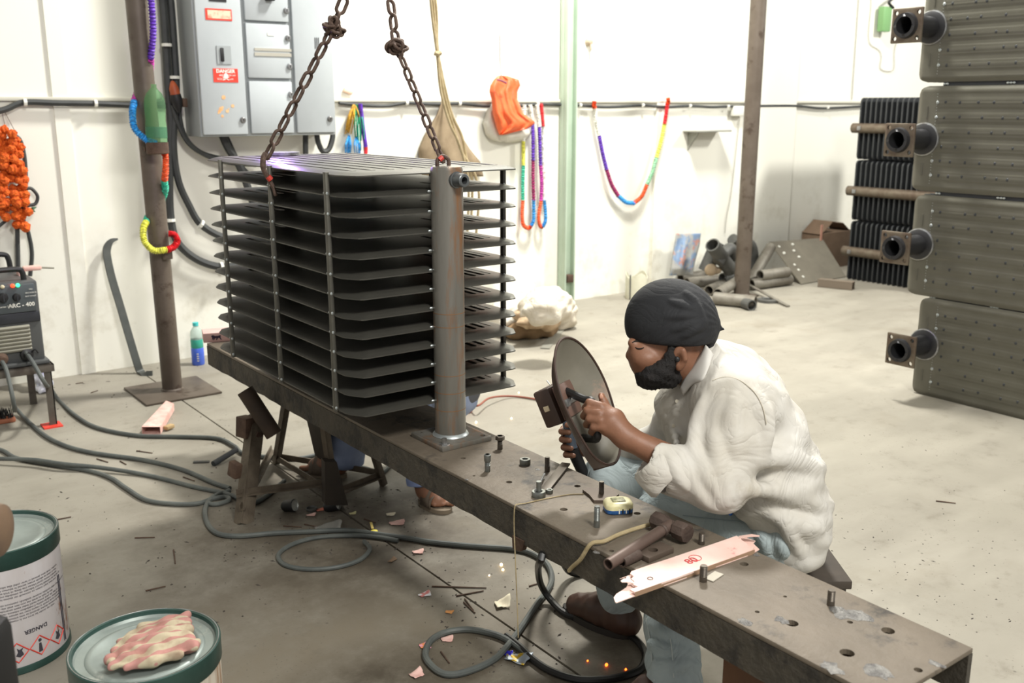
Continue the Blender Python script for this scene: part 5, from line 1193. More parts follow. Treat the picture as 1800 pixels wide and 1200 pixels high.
# ================================================================== PAINT DRUMS, LOWER LEFT
M_drg = mat('dark_green_rim', (38, 64, 58), .35, .2, (50, 76, 70), 12)
M_drl = mat('drum_lid_grey', (150, 160, 156), .4, .3, (128, 136, 130), 5, .35, .65, col3=(178, 178, 168), scale3=4)
M_drw = mat('drum_label_white', (206, 202, 204), .5, 0, (196, 190, 190), 6, col3=(150, 106, 82), scale3=4, lo3=.62, hi3=.66, stretch=(2.5, 2.5, .8))
DR, DH = .155, .36
def drum(c, label, stripes=False, lab=None):
    t = thing('paint_drum', label, 'drum', c)
    mb = MB(); mb.lathe(c, (0, 0, 1), [(0, .004), (DR-.004, .004), (DR, .012), (DR, DH-.02)], 64); body = mb.build('body', lab or M_drw, t, smooth=50)
    mb = MB(); mb.lathe(c+V(0, 0, DH-.052), (0, 0, 1), [(DR+.0008, 0), (DR+.0035, .004), (DR+.0035, .05), (DR+.001, .052), (DR-.006, .05), (DR-.009, .04), (DR-.012, .036)], 64); mb.build('top_rim', M_drg, t, smooth=50)
    mb = MB(); mb.lathe(c+V(0, 0, DH-.02), (0, 0, 1), [(DR-.006, .014), (DR-.012, .004), (DR-.03, .002), (DR-.034, .006), (DR-.045, .006), (DR-.05, .002), (0, .002)], 64); mb.build('lid', M_drl, t, smooth=50)
    mb = MB(); mb.tube([c+V(DR*math.cos(u), DR*math.sin(u), DH-.002) for u in [2*math.pi*i/64 for i in range(64)]], .0022, 6, closed=True); mb.build('bright_bead', M_zinc, t)
    mb = MB(); mb.lathe(c, (0, 0, 1), [(DR+.0008, .022), (DR+.003, .018), (DR+.003, .002), (DR-.004, 0)], 64); mb.build('bottom_rim', M_drg, t, smooth=50)
    return t
def cyl_map(c, a0, u, v, r):     # label coordinates: u metres round the drum, v height
    a = a0+u/r; return c+V(r*math.cos(a), r*math.sin(a), v)
def cyl_text(txt, size, m, name, par, c, a0, u, v, r, inv=True, bold=0):
    cu = bpy.data.curves.new('t', 'FONT'); cu.body = txt; cu.size = size; cu.align_x = 'CENTER'; cu.align_y = 'CENTER'; cu.resolution_u = 2; cu.offset = bold
    ob_ = bpy.data.objects.new('t', cu); COL.objects.link(ob_); dg = bpy.context.evaluated_depsgraph_get(); me = bpy.data.meshes.new_from_object(ob_.evaluated_get(dg)); bpy.data.objects.remove(ob_, do_unlink=True)
    s = -1 if inv else 1
    for vv in me.vertices: vv.co = cyl_map(c, a0, u+s*vv.co.x, v+s*vv.co.y, r)-world_loc(par)
    me.materials.clear(); me.materials.append(m); o = bpy.data.objects.new(name, me); COL.objects.link(o); o.parent = par; return o
c1 = fl(-8, 935, DH); c1.z = 0; dr1 = drum(c1, 'paint drum with white hazard label standing upside down at left edge')
va = math.atan2(-c1.y, -c1.x)        # side that faces the camera
M_ink = mat('label_ink', (60, 58, 66), .6); rr_ = DR+.0011
for k in range(13):
    n = random.Random(k); w = ' '.join(''.join(n.choice('aeinorstlmcd') for _ in range(n.randint(2, 8))) for _ in range(11))
    if k not in (5,): cyl_text(w, .0085, M_ink, 'small_print', dr1, c1, va, .05, .262-k*.0085, rr_)
cyl_text('DANGER', .016, M_ink, 'lettering', dr1, c1, va, .070, .118, rr_, bold=.0004)
def diamond(u, v, s):
    mb = MB(); P = []
    for (p, q) in (((0, 1), (1, 0)), ((1, 0), (0, -1)), ((0, -1), (-1, 0)), ((-1, 0), (0, 1))):
        for i in range(6): f = i/6; P.append(cyl_map(c1, va, u+s*(p[0]*(1-f)+q[0]*f), v+s*(p[1]*(1-f)+q[1]*f), rr_))
    mb.tube(P, .0016, 4, closed=True); return mb.build('hazard_diamond', MATS['danger_red'], dr1)
for u in (.075, .135, .015): diamond(u, .066, .029)
mb = MB(); mb.lathe(cyl_map(c1, va, .075, .081, rr_-.0004), V(math.cos(va+.075/DR), math.sin(va+.075/DR), 0), [(0, .0012), (.0045, .001), (.0046, 0)], 12)
P = [cyl_map(c1, va, .075+du, v, rr_+.0004) for du, v in ((-.003, .073), (.003, .073), (.0058, .047), (-.0058, .047))]; mb.add(P, [(0, 1, 2, 3)]); mb.build('exclamation_mark', M_ink, dr1)
for u in (.135, .02):
    mb = MB(); P = [cyl_map(c1, va, u+du, .066+dv, rr_+.0004) for du, dv in ((-.010, -.008), (.0, -.014), (.010, -.008), (.006, .004), (.010, .012), (0, .008), (-.006, .014), (-.004, .002))]; mb.add(P, [list(range(8))]); mb.build('pictogram', M_ink, dr1)
mb = MB()
for du in (.165, .172): mb.tube([cyl_map(c1, va, du, v/100, rr_) for v in range(3, 24)], .0012, 4)
mb.build('seam_line', M_ink, dr1)
c2_ = fl(255, 1130, DH); c2_.z = 0
M_drs = mat('drum_streaked', (190, 182, 168), .5, 0, (128, 92, 58), 3.4, .5, .6, stretch=(7, 7, .35))
dr2 = drum(c2_, 'paint drum with rag on its lid at the bottom left', lab=M_drs)
# striped rag on the lid
zl = DH-.016
poly = [(183, 1160), (205, 1128), (245, 1102), (300, 1080), (332, 1077), (337, 1100), (333, 1120), (352, 1128), (350, 1138), (318, 1150), (270, 1168), (215, 1176), (186, 1174)]
P = [fl(x, y, zl+.02) for x, y in poly]; cen = sum(P, V(0, 0, 0))/len(P)
S = SDF(cen-V(.2, .2, .06), cen+V(.2, .2, .09), .0035)
for i, p in enumerate(P):
    q = P[(i+1) % len(P)]; pi, qi = p.lerp(cen, .10), q.lerp(cen, .10); S.cap(pi, qi, .0065, .0065, .014)
    for f in (.35, .6, .85): S.cap(p.lerp(cen, f)+V(0, 0, .006*f), q.lerp(cen, f)+V(0, 0, .006*f), .0095, .0095, .018)
dl = (fl(335, 1105, zl)-fl(190, 1150, zl)).normalized(); dn_ = V(-dl.y, dl.x, 0)
S.disp(lambda x, y, z: .0028*np.sin(190*((x-cen.x)*dn_.x+(y-cen.y)*dn_.y)+2.2*np.sin(25*((x-cen.x)*dl.x+(y-cen.y)*dl.y)))+.0018*np.sin(120*(x-cen.x)*dl.x+130*(y-cen.y)*dn_.y), .03)
M_rag = bpy.data.materials.new('striped_rag'); M_rag.use_nodes = True
nt = M_rag.node_tree; N = nt.nodes; L = nt.links; pb = N['Principled BSDF']; pb.inputs['Roughness'].default_value = .9
tc = N.new('ShaderNodeTexCoord'); mp = N.new('ShaderNodeMapping'); mp.inputs['Rotation'].default_value = (0, 0, -math.atan2(dl.y, dl.x)); L.new(tc.outputs['Object'], mp.inputs['Vector'])
wv = N.new('ShaderNodeTexWave'); wv.bands_direction = 'Y'; wv.inputs['Scale'].default_value = 11.5; wv.inputs['Distortion'].default_value = 1.6; wv.inputs['Detail'].default_value = 2; wv.inputs['Detail Scale'].default_value = 1.5; L.new(mp.outputs['Vector'], wv.inputs['Vector'])
mr = N.new('ShaderNodeMapRange'); mr.inputs['From Min'].default_value = .46; mr.inputs['From Max'].default_value = .56; L.new(wv.outputs['Fac'], mr.inputs['Value'])
mx = N.new('ShaderNodeMix'); mx.data_type = 'RGBA'; mx.inputs['A'].default_value = rgb((180, 168, 142)); mx.inputs['B'].default_value = rgb((172, 124, 116)); L.new(mr.outputs[0], mx.inputs['Factor'])
nz = N.new('ShaderNodeTexNoise'); nz.inputs['Scale'].default_value = 30; nz.inputs['Detail'].default_value = 5; L.new(tc.outputs['Object'], nz.inputs['Vector'])
m2 = N.new('ShaderNodeMapRange'); m2.inputs['From Min'].default_value = .46; m2.inputs['From Max'].default_value = .7; m2.inputs['To Max'].default_value = .6; L.new(nz.outputs['Fac'], m2.inputs['Value'])
m3 = N.new('ShaderNodeMix'); m3.data_type = 'RGBA'; L.new(m2.outputs[0], m3.inputs['Factor']); L.new(mx.outputs['Result'], m3.inputs['A']); m3.inputs['B'].default_value = rgb((120, 84, 66)); L.new(m3.outputs['Result'], pb.inputs['Base Color'])
tag(S.build('striped_rag', M_rag), 'dirty pink and cream striped rag crumpled on drum lid', 'rag')
# vice at the lower left corner
vz = thing('bench_vice', 'dark cast-iron pedestal vice cut off at the lower left edge', 'vice', K(-40, 1300, 1.5).xy.to_3d())
b_ = K(-42, 1140, 1.45); M_vice = mat('dark_casting', (14, 14, 14), .6, 0, (20, 19, 18), 10)
mb = MB(); ry = Matrix.Rotation(-YAW, 3, 'Z'); mb.box(b_+V(0, 0, -.06), (.08, .10, .2), ry, .025); mb.build('vice_body', M_vice, vz)
g = V(b_.x, b_.y, 0); mb = MB(); mb.cyl(g, g+V(0, 0, b_.z-.15), .05, .04, 20); mb.lathe(g, (0, 0, 1), [(.12, 0), (.12, .012), (.05, .02)], 24); mb.build('pedestal', M_vice, vz)
pq = K(-16, 932, 1.62); mb = MB(); mb.lathe(pq-_R*.25+V(0, 0, .0), _R, [(.0, 0), (.046, 0), (.046, .255), (.043, .267), (.03, .272), (0, .272)], 28); mb.build('brown_jaw_pipe', mat('brown_worn_pipe', (96, 82, 72), .5, .3, (120, 98, 78), 9), vz)
mb = MB(); mb.bar(V(b_.x, b_.y, b_.z+.02)-_R*.03, pq-_R*.15-V(0, 0, .02), .05, .06); mb.build('jaw_neck', M_vice, vz)
# ================================================================== LEADS ON THE FLOOR
M_lead = mat('grey_rubber_lead', (76, 80, 78), .55, 0, (92, 96, 92), 9, .4, .65)
M_leadb = mat('black_rubber_lead', (24, 24, 24), .4)
def lead(pts, r, label, m=None, sub=8):
    P = []
    for p in pts: P.append(Vector(p) if len(p) == 3 and isinstance(p, Vector) else fl(p[0], p[1], (p[2] if len(p) > 2 else 0)+r))
    mb = MB(); mb.tube(spline(P, sub), r, 9); return tag(mb.build('welding_lead', m or M_lead), label, 'cable', 'welding leads on the floor')
s1, s2 = W(50, 624, MY-.085), W(4, 634, MY-.085)
lead([s1+V(0, .05, 0), s1+V(.01, -.02, -.03), s1+V(.05, -.06, -.14), (86, 676, .08), (100, 699), (130, 728), (170, 751), (240, 765), (310, 767), (380, 770), (412, 784), (428, 797), (470, 803), (520, 806), (560, 799)], .0098, 'grey lead leaving right machine socket, farthest across floor')
lead([s2+V(0, .05, 0), s2+V(.01, -.02, -.05), s2+V(.02, -.05, -.22), (26, 716, .03), (50, 741), (90, 772), (150, 793), (250, 808), (320, 825), (375, 848), (404, 858)], .0098, 'grey lead leaving left machine socket, second across floor')
lead([(-60, 780), (0, 790), (30, 805), (100, 818), (160, 828), (195, 840), (222, 858), (256, 878), (300, 885), (345, 885), (372, 877), (396, 873), (402, 879), (380, 886), (362, 884)], .0092, 'grey lead with small end curl, dipping lowest at left')
lead([(-60, 806), (0, 806, .015), (60, 808, .02), (110, 815, .02), (180, 822, .01), (260, 835), (340, 855), (400, 868), (440, 884), (470, 870), (500, 845)], .0092, 'grey lead crossing under the trestle leg at left')
def c8(x, y): return (720+x/3.913, 900+y/3.913)
lead([(404, 862), (375, 873), (361, 893), (364, 918), (382, 937), (420, 942), (480, 937), (545, 934), (610, 932), (660, 938), (720, 946)]+[c8(*p) for p in ((150, 205), (400, 230), (700, 252), (830, 280), (930, 340), (975, 420), (965, 510), (880, 625), (800, 745), (735, 840), (660, 935), (590, 1005), (480, 1065), (330, 1112), (220, 1105), (130, 1030), (110, 960), (150, 880), (250, 825), (400, 806), (550, 830), (660, 870), (760, 935), (830, 1000))], .0095, 'long grey lead running below the beam into a floor loop')
lead([(700, 950), (665, 944), (620, 941), (560, 944), (515, 956), (490, 974), (500, 992), (540, 1000), (590, 997), (632, 984), (650, 965), (640, 951)], .008, 'thin grey lead coiled in a flat oval on the floor')
lead([px_(957, 965, BX0+.03), px_(950, 985, BX0-.0), c8(885, 385)+(.16,), c8(900, 490)+(.06,), c8(960, 590)+(.01,), c8(1060, 690), c8(1180, 730), c8(1300, 755), c8(1450, 810), c8(1570, 890), c8(1622, 985), c8(1590, 1075), c8(1480, 1125), c8(1330, 1150), c8(1150, 1148), c8(980, 1095), c8(860, 1020), c8(760, 925), c8(660, 850)], .0105, 'black lead drooping from the beam into big floor loop', M_leadb)
lead([(600, 815), (640, 822), (670, 830), (690, 812)], .009, 'short dark lead end under the beam near jeans')
oq = fl(824, 724); og = thing('cable_plug', 'orange plastic plug with red cord on floor behind header pipe', 'plug', oq)
mb = MB(); mb.lathe(oq+V(0, 0, .002), (.03, 0, 1), [(0, 0), (.016, 0), (.022, .01), (.022, .06), (.026, .075), (.026, .10), (0, .105)], 14); mb.build('plug_body', mat('bright_orange', (216, 84, 40), .45), og)
mb = MB(); mb.tube(spline([oq+V(.02, 0, .03), fl(842, 712, .05), fl(862, 699, .04), fl(900, 696, .01), fl(945, 702, .008), fl(985, 713, .008), fl(1040, 728, .008)], 8), .0055, 7); mb.build('red_cord', mat('red_brown_cord', (130, 72, 56), .6), og)

# ================================================================== LITTER
M_pp = mat('pink_paper', (226, 190, 180), .8, 0, (206, 160, 150), 20); M_cp = mat('cream_paper', (226, 216, 190), .8)
def litter(x, y, w, h, rot, label, m, cat='paper', curl=.012, name='paper_scrap', z=0.001):
    w *= .82; h *= .82; q = fl(x, y, z); rnd = random.Random(int(x*7+y)); M = Matrix.Rotation(rot-YAW, 3, 'Z'); n = 6; pts = []
    for j in range(n+1):
        row = []
        for i in range(n+1):
            u, v = i/n-.5, j/n-.5; ex = 1+.12*math.sin(5*v+rnd.random())
            row.append(q+M @ V(u*w*ex, v*h*(1+.15*math.sin(4*u+x)), .0015+curl*.8*(abs(u*.8+v*.6)*.9*(1 if u*.8+v*.6 > 0 else .25)+.10*rnd.random())))
        pts.append(row)
    mb = MB(); mb.grid(pts); o = mb.build(name, m, smooth=60); sm = o.modifiers.new('thick', 'SOLIDIFY'); sm.thickness = .0012
    return tag(o, label, cat)
litter(698, 920, .065, .04, .2, 'pink paper scrap right of the yellow spoon', M_pp); litter(687, 905, .04, .025, 0, 'pale paper scrap just above the pink one by spoon', M_cp)
litter(735, 971, .045, .03, .1, 'torn pink foil scrap lying just below the long lead', M_pp); litter(747, 1046, .045, .03, .5, 'red and white wrapper scrap on bare floor', mat('redwhite_foil', (196, 120, 116), .4, 0, (214, 214, 216), 40, .45, .55), 'wrapper')
litter(884, 1064, .055, .055, .1, 'upright-curled cream paper scrap beside plumb string', M_cp, curl=.05); litter(790, 1077, .03, .018, -.3, 'tiny orange paper scrap on the bare floor', mat('orange_scrap', (214, 150, 90), .7))
litter(786, 1124, .04, .03, .1, 'pink paper scrap lying on the floor lead loop', M_pp); litter(748, 1136, .04, .035, .2, 'orange and pink wrapper left of the lead loop', mat('orange_pink', (222, 140, 90), .5, 0, (230, 160, 180), 40, .45, .55), 'wrapper')
litter(733, 1187, .04, .035, .6, 'crumpled pinkish scrap at the bottom edge of frame', M_pp, curl=.03); litter(547, 906, .04, .02, .2, 'small pink scrap in front of black cap', M_pp); litter(563, 897, .035, .025, .3, 'reddish paper scrap between the two black caps', mat('red_scrap', (200, 120, 100), .7))
litter(620, 903, .03, .02, .2, 'yellowish scrap behind the yellow spoon', mat('yellow_scrap', (206, 200, 150), .7)); litter(20, 1000, .01, .01, 0, 'tiny white speck of paper beside the hazard-label drum', M_cp) if False else None
litter(910, 1160, .085, .05, -.5, 'blue and gold foil wrapper on the dark floor', mat('gold_foil', (196, 164, 60), .25, .6, (180, 190, 200), 26, .45, .5), 'wrapper', .04, 'foil_wrapper'); litter(888, 1150, .05, .018, -.35, 'twisted blue end of the gold foil wrapper', mat('blue_foil', (46, 40, 170), .25, .4), 'wrapper', .02, 'foil_wrapper')
litter(578, 928, .11, .07, .3, 'scrap of clear crinkled film near the trestle', mat('clear_film', (190, 190, 184), .15, trans=.5, alpha=.55), 'plastic film', .03, 'film_scrap')
litter(690, 985, .04, .02, 1.0, 'brown wood chip right of oval lead coil', mat('woodchip', (120, 98, 76), .8), 'chip')
q = fl(278, 741); fc = thing('empty_carton', 'open empty pale pink carton on the floor by brown column', 'carton', q)
a, b, c_, d_ = fl(250, 763, .004), fl(282, 763, .004), fl(306, 721, .004), fl(293, 716, .004); hh = .035
for P, nm in (([a, b, c_, d_], 'bottom_panel'), ([a+V(0, 0, hh), b+V(0, 0, hh), c_+V(0, 0, hh), d_+V(0, 0, hh)], 'top_panel')):
    mb = MB(); mb.prism(P, (0, 0, .002)); mb.build(nm, M_pp, fc, smooth=0)
for P, nm in (([b, c_, c_+V(0, 0, hh), b+V(0, 0, hh)], 'side_panel'), ([a, d_, d_+V(0, 0, hh), a+V(0, 0, hh)], 'side_panel')):
    mb = MB(); mb.prism(P, (.002, 0, 0)); mb.build(nm, M_pp, fc, smooth=0)
mb = MB(); mb.box(fl(297, 750, .015), (.05, .03, .02), Euler((0, 0, .5)), .006); tag(mb.build('wood_bit', mat('tan_bit', (176, 150, 110), .8)), 'tan chip of wood beside the empty carton', 'chip')
# spoon
q = fl(656, 932); sp = thing('plastic_spoon', 'small yellow plastic spoon on the sooty floor', 'spoon', q); M_yel = mat('yellow_plastic', (222, 206, 70), .4)
mb = MB(); mb.sph(fl(657, 934, .006), (.016, .013, .006), 12, 7); mb.build('bowl', M_yel, sp); mb = MB(); strip(mb, [fl(655, 929, .008), fl(652, 918, .010)], .009, .003, (0, 0, 1)); mb.build('handle', mat('tan_handle', (214, 190, 110), .5), sp)
# black caps
def cap_(x, y, d, label):
    q = fl(x, y, .024); t = thing('bottle_cap', label, 'cap', fl(x, y)); dd = Vector(d).normalized(); mb = MB(); mb.lathe(q, dd, [(0, -.04), (.016, -.04), (.022, -.03), (.024, .012), (.022, .014), (.019, .010), (0, .008)], 18); mb.build('cap_shell', M_black, t); mb = MB(); mb.lathe(q+dd*.009, dd, [(0, 0), (.019, .001), (.022, .006)], 16); mb.build('silver_lining', mat('cap_silver', (186, 188, 182), .3, .5), t)
cap_(588, 887, (.7, -.7, .35), 'black cap with silver mouth below the trestle, right one'); cap_(513, 888, (.5, -.8, .2), 'black cap lying on side below the trestle, left one')
mb = MB(); mb.lathe(fl(548, 897), (0, 0, 1), [(0, .002), (.02, .002), (.022, .01), (.02, .012), (.017, .006), (0, .005)], 16); tag(mb.build('tin_lid', M_scd), 'small round tin lid between the black caps', 'lid')
mb = MB(); mb.cyl(fl(375, 815, .01), fl(416, 790, .03), .013, .012, 10); tag(mb.build('electrode_grip', mat('dark_grip', (48, 52, 56), .5)), 'dark grip end lying left of the trestle leg', 'grip')
mb = MB(); mb.bar(fl(340, 812, .004), fl(368, 811, .004), .016, .007); tag(mb.build('metal_offcut', M_scd), 'short dark offcut left of the grip end', 'offcut')
# electrode stubs
stub_pts = [(237, 945, 272, 944, 'lying flat on open floor between the drums and trestle'), (305, 966, 308, 990, 'pointing at the camera left of the oval lead coil'), (256, 1038, 291, 1030, 'lying just above the rag-topped drum'), (99, 913, 125, 908, 'lying beside the hazard-label drum rim'), (170, 806, 190, 812, 'between the two middle leads at left'), (240, 792, 268, 796, 'just below the empty pink carton'), (211, 810, 222, 816, 'shortest one among the leads at left'),
    (759, 1030, 855, 1033, 'longest one, left of the plumb string'), (802, 1047, 850, 1038, 'crossing just below the longest one'), (815, 1058, 835, 1077, 'right of a parallel pair on the floor joint'), (817, 1052, 832, 1072, 'left of a parallel pair on the floor joint'), (930, 1030, 950, 1024, 'right of the plumb string beside drooping lead'), (775, 1145, 790, 1165, 'inside the small floor lead loop'), (1417, 1001, 1442, 1004, 'just behind the beam right of the stool'), (1645, 880, 1680, 884, 'alone on bare floor at far right'),
    (535, 921, 560, 926, 'left of the clear film scrap'), (498, 924, 530, 926, 'nearest the foot of the trestle leg'), (640, 912, 660, 918, 'just behind the yellow spoon'), (160, 690, 172, 686, 'near the wall below the hooked bar'), (133, 674, 146, 672, 'closest to the wall right of the machine stand'), (322, 838, 342, 845, 'lower of two above the left trestle leads'), (312, 822, 335, 832, 'upper of two above the left trestle leads')]
for i, (x0, y0, x1, y1, w_) in enumerate(stub_pts):
    a, b = fl(x0, y0, .003), fl(x1, y1, .003); mb = MB(); mb.cyl(a, b, .0026, .002, 7); tag(mb.build('electrode_stub', M_rust), 'burnt electrode stub '+w_, 'electrode', 'electrode stubs strewn on the floor')
# glowing weld spatter
M_spark = mat('white_hot_spatter', (255, 214, 150), .5, emit=9); M_sparko = mat('orange_hot_spatter', (255, 96, 30), .5, emit=6)
for x, y, r, m, w_ in ((881, 992, .0055, 0, 'brightest glowing weld fleck left of the plumb string'), (884, 1001, .0045, 0, 'white-hot weld fleck just below the brightest one'), (860, 1011, .003, 0, 'small pale weld fleck left of the brightest one'), (1115, 1088, .005, 1, 'orange weld fleck beside the jeans leg under beam'), (1066, 1168, .005, 1, 'orange weld fleck, middle of three in big lead loop'), (1033, 1161, .003, 1, 'orange weld fleck, leftmost of three in lead loop'), (1100, 1176, .0035, 1, 'orange weld fleck, rightmost of three in lead loop'), (837, 742, .0055, 0, 'glowing weld fleck on floor right of the foot flange'), (899, 735, .005, 0, 'glowing weld fleck on bare floor behind the beam'), (912, 690, .0045, 0, 'glowing weld fleck beyond the red cord')):
    q = fl(x, y, r*.8); mb = MB(); mb.sph(q, (r, r*.8, r), 8, 6); tag(mb.build('weld_spark', M_sparko if m else M_spark), w_, 'spark', 'glowing weld spatter')
# uncountable grit: chips of scale and slag
random.seed(77); mb = MB()
zones = [((380, 860, 760, 990), 260), ((740, 960, 1000, 1190), 170), ((80, 640, 420, 860), 110), ((20, 860, 480, 1100), 90), ((1440, 900, 1780, 1120), 170), ((1480, 740, 1790, 900), 40), ((980, 560, 1090, 720), 20)]
for (x0, y0, x1, y1), n in zones:
    for _ in range(n):
        q = fl(random.uniform(x0, x1), random.uniform(y0, y1)); s = random.choice((.0012, .0016, .002, .003, .004))*(.7 if x0 > 900 else 1); a = random.random()*6.3; l = s*random.choice((1, 1, 1.6, 3))
        d = V(math.cos(a), math.sin(a), 0); e = V(-d.y, d.x, 0)
        mb.add([q-d*l, q+e*s, q+d*l, q-e*s, q+V(0, 0, s*.9)], [(0, 1, 4), (1, 2, 4), (2, 3, 4), (3, 0, 4)])
o = mb.build('slag_grit', mat('dark_slag', (66, 60, 54), .8), smooth=0); tag(o, 'fine dark slag grit strewn over the concrete floor', 'grit', kind='stuff')
# ================================================================== PEOPLE
FH_ = V(_F.x, _F.y, 0).normalized()          # horizontal, away from the lens
M_skin = mat('brown_skin', (132, 92, 70), .5, 0, (116, 80, 60), 12, .35, .65, .08, 120, subs=.08)
M_hairb = mat('black_beard', (20, 18, 18), .75, 0, (30, 27, 26), 60, .4, .6, .6, 260)
M_patka = mat('black_cotton', (25, 26, 29), .8, 0, (31, 32, 35), 9, bump=.1, bscale=300, wrinkle=.15, wscale=9)
M_shirt = mat('offwhite_shirt', (196, 193, 186), .8, 0, (184, 179, 168), 4, .4, .65, .10, 260, col3=(166, 157, 140), scale3=3.2, lo3=.58, hi3=.74, wrinkle=.32, wscale=5.5)
M_jean = mat('pale_denim', (164, 175, 176), .85, 0, (150, 162, 164), 5, .4, .65, .12, 320, col3=(182, 190, 190), scale3=3, lo3=.56, hi3=.7, wrinkle=.4, wscale=7)
M_shoe = mat('brown_leather_shoe', (74, 50, 38), .5, 0, (60, 42, 34), 12)
M_sole = mat('dark_sole', (46, 42, 38), .8)
def hit(S, x, y, d0=2.0, d1=3.2):
    P = np.array([list(K(x, y, d)) for d in np.linspace(d0, d1, 900)]); I = np.round((P-S.lo)/S.h).astype(int)
    ok = ((I >= 0) & (I < S.n)).all(1); I = np.clip(I, 0, S.n-1); v = np.where(ok, S.D[I[:, 0], I[:, 1], I[:, 2]], 1)
    w = np.nonzero(v < 0)[0]
    return Vector(P[w[0]]) if len(w) else None
def fold(S, pts, r=.007, k=.012, sink=.003, op='u'):
    H = [hit(S, *p) for p in pts]; H = [h for h in H if h is not None]
    if len(H) < 2: return
    H = spline([h+_F*sink for h in H], 4); n = len(H)
    rs = [r*(.35+.65*math.sin(math.pi*i/(n-1))) for i in range(n)]
    for i in range(n-1): S.cap(H[i], H[i+1], rs[i], rs[i+1], k, op)
def bounds(pts, m=.12):
    return [min(p[i] for p in pts)-m for i in range(3)], [max(p[i] for p in pts)+m for i in range(3)]

# ------------------------------------------------------------------ welder in front of us
hip, mid, chest, neck = K(1388, 925, 2.70), K(1350, 815, 2.66), K(1285, 722, 2.61), K(1240, 655, 2.59)
hipL, hipR = K(1372, 942, 2.62), K(1362, 930, 2.80)
kneeL, kneeR = K(1166, 914, 2.745), K(1074, 842, 2.90)
ankL, ankR = fl(1185, 1205, .07), fl(1088, 1068, .08)
shL, elL, wrL = K(1292, 712, 2.46), K(1266, 852, 2.40), K(1100, 768, 2.42)
cuL = K(1150, 816, 2.405)
shR, elR, wrR = K(1215, 715, 2.78), K(1160, 788, 2.93), K(1056, 785, 2.895)
hd0 = K(1178, 588, 2.57)
hf = (-_R*.975 + FH_*.22 - V(0, 0, .10)).normalized(); hs = -FH_*.975-_R*.22; hs = (hs-hf*hs.dot(hf)).normalized(); ht = hf.cross(hs)
if ht.z < 0: ht = -ht
HM = Matrix((hf, hs, ht)).transposed()
pr = thing('person', 'man in black head wrap and off-white shirt crouching with welding shield', 'person', V(hip.x-.1, hip.y+.05, 0))
allp = [hip, mid, chest, neck, kneeL, kneeR, ankL, ankR, shL, elL, wrL, shR, elR, wrR, hd0+V(0, 0, .1), K(985, 760, 2.86)]
lo, hi = bounds(allp, .13)
S = SDF(lo, hi, .0036)
# trunk and limbs (mostly under the clothes)
S.chain([hip, mid, chest], [.10, .10, .10], .03); S.cap(chest, neck, .08, .058, .03)
S.chain([chest, shL, elL], [.07, .055, .040], .03); S.chain([elL, elL.lerp(wrL, .35), wrL], [.040, .041, .027], .015)
S.chain([chest, shR, elR], [.07, .055, .040], .03); S.chain([elR, elR.lerp(wrR, .35), wrR], [.040, .041, .027], .015)
S.chain([hip, hipL, kneeL, ankL], [.08, .08, .052, .036], .03); S.chain([hip, hipR, kneeR, ankR], [.08, .08, .052, .036], .03)
# head
S.cap(neck, K(1198, 632, 2.575), .060, .058, .03)
S.ell(hd0+ht*.018, (.097, .076, .108), HM, .02)
S.ell(K(1146, 640, 2.57), (.052, .054, .052), HM, .03)          # jaw
S.ell(K(1128, 622, 2.57), (.036, .054, .044), HM, .02)          # mid face
S.cap(K(1113, 598, 2.57)+hs*.030, K(1113, 598, 2.57)-hs*.030, .011, .011, .012)   # brow
S.cap(K(1119, 604, 2.57), K(1110, 622, 2.57), .0070, .0120, .008); S.ell(K(1108.5, 625, 2.57), (.0125, .0125, .0095), HM, .008)       # nose
for s in (-1, 1):
    S.ell(K(1115, 627, 2.57)+hs*.010*s, (.008, .007, .006), HM, .006)
    S.ell(K(1129, 608, 2.57)+hs*.033*s, (.012, .013, .010), HM, .004)            # eyeball lid
    S.ell(K(1137, 624, 2.57)+hs*.044*s, (.026, .018, .018), HM, .015)            # cheek
    e = K(1198, 616, 2.57)+hs*.077*s
    S.ell(e, (.019, .011, .031), HM, .008); S.cap(e+hf*-.010+ht*.020+hs*.006*s, e-hf*.014-ht*.004+hs*.007*s, .007, .006, .006); S.ell(e+hf*.004+hs*.012*s-ht*.002, (.010, .008, .016), HM, .004, 's'); S.ell(e-ht*.026+hf*.004, (.009, .007, .010), HM, .006)
S.cap(K(1122, 643, 2.57)+hs*.016, K(1122, 643, 2.57)-hs*.016, .0065, .0065, .006)
# left hand closed on the shield handle
palL = K(1074, 742, 2.43)
S.cap(wrL, palL, .028, .034, .02); S.cap(K(1060, 722, 2.435), K(1066, 752, 2.42), .019, .017, .014); S.cap(K(1082, 735, 2.438), K(1088, 760, 2.42), .022, .02, .015)
fingL = [[K(1056, 714, 2.430), K(1036, 707, 2.437), K(1029, 716, 2.470), K(1040, 722, 2.488)], [K(1053, 726, 2.420), K(1032, 721, 2.430), K(1026, 731, 2.466), K(1038, 736, 2.484)], [K(1055, 739, 2.413), K(1036, 736, 2.424), K(1031, 746, 2.460), K(1042, 750, 2.478)], [K(1060, 751, 2.410), K(1044, 751, 2.420), K(1040, 759, 2.450), K(1050, 762, 2.466)]]
for i, P in enumerate(fingL): S.chain(P, [.0118-.001*(i == 3), .0098, .0088, .0078], .004)
S.chain([K(1088, 748, 2.432), K(1071, 724, 2.446), K(1062, 708, 2.452), K(1057, 695, 2.452)], [.015, .0125, .0105, .0085], .006)
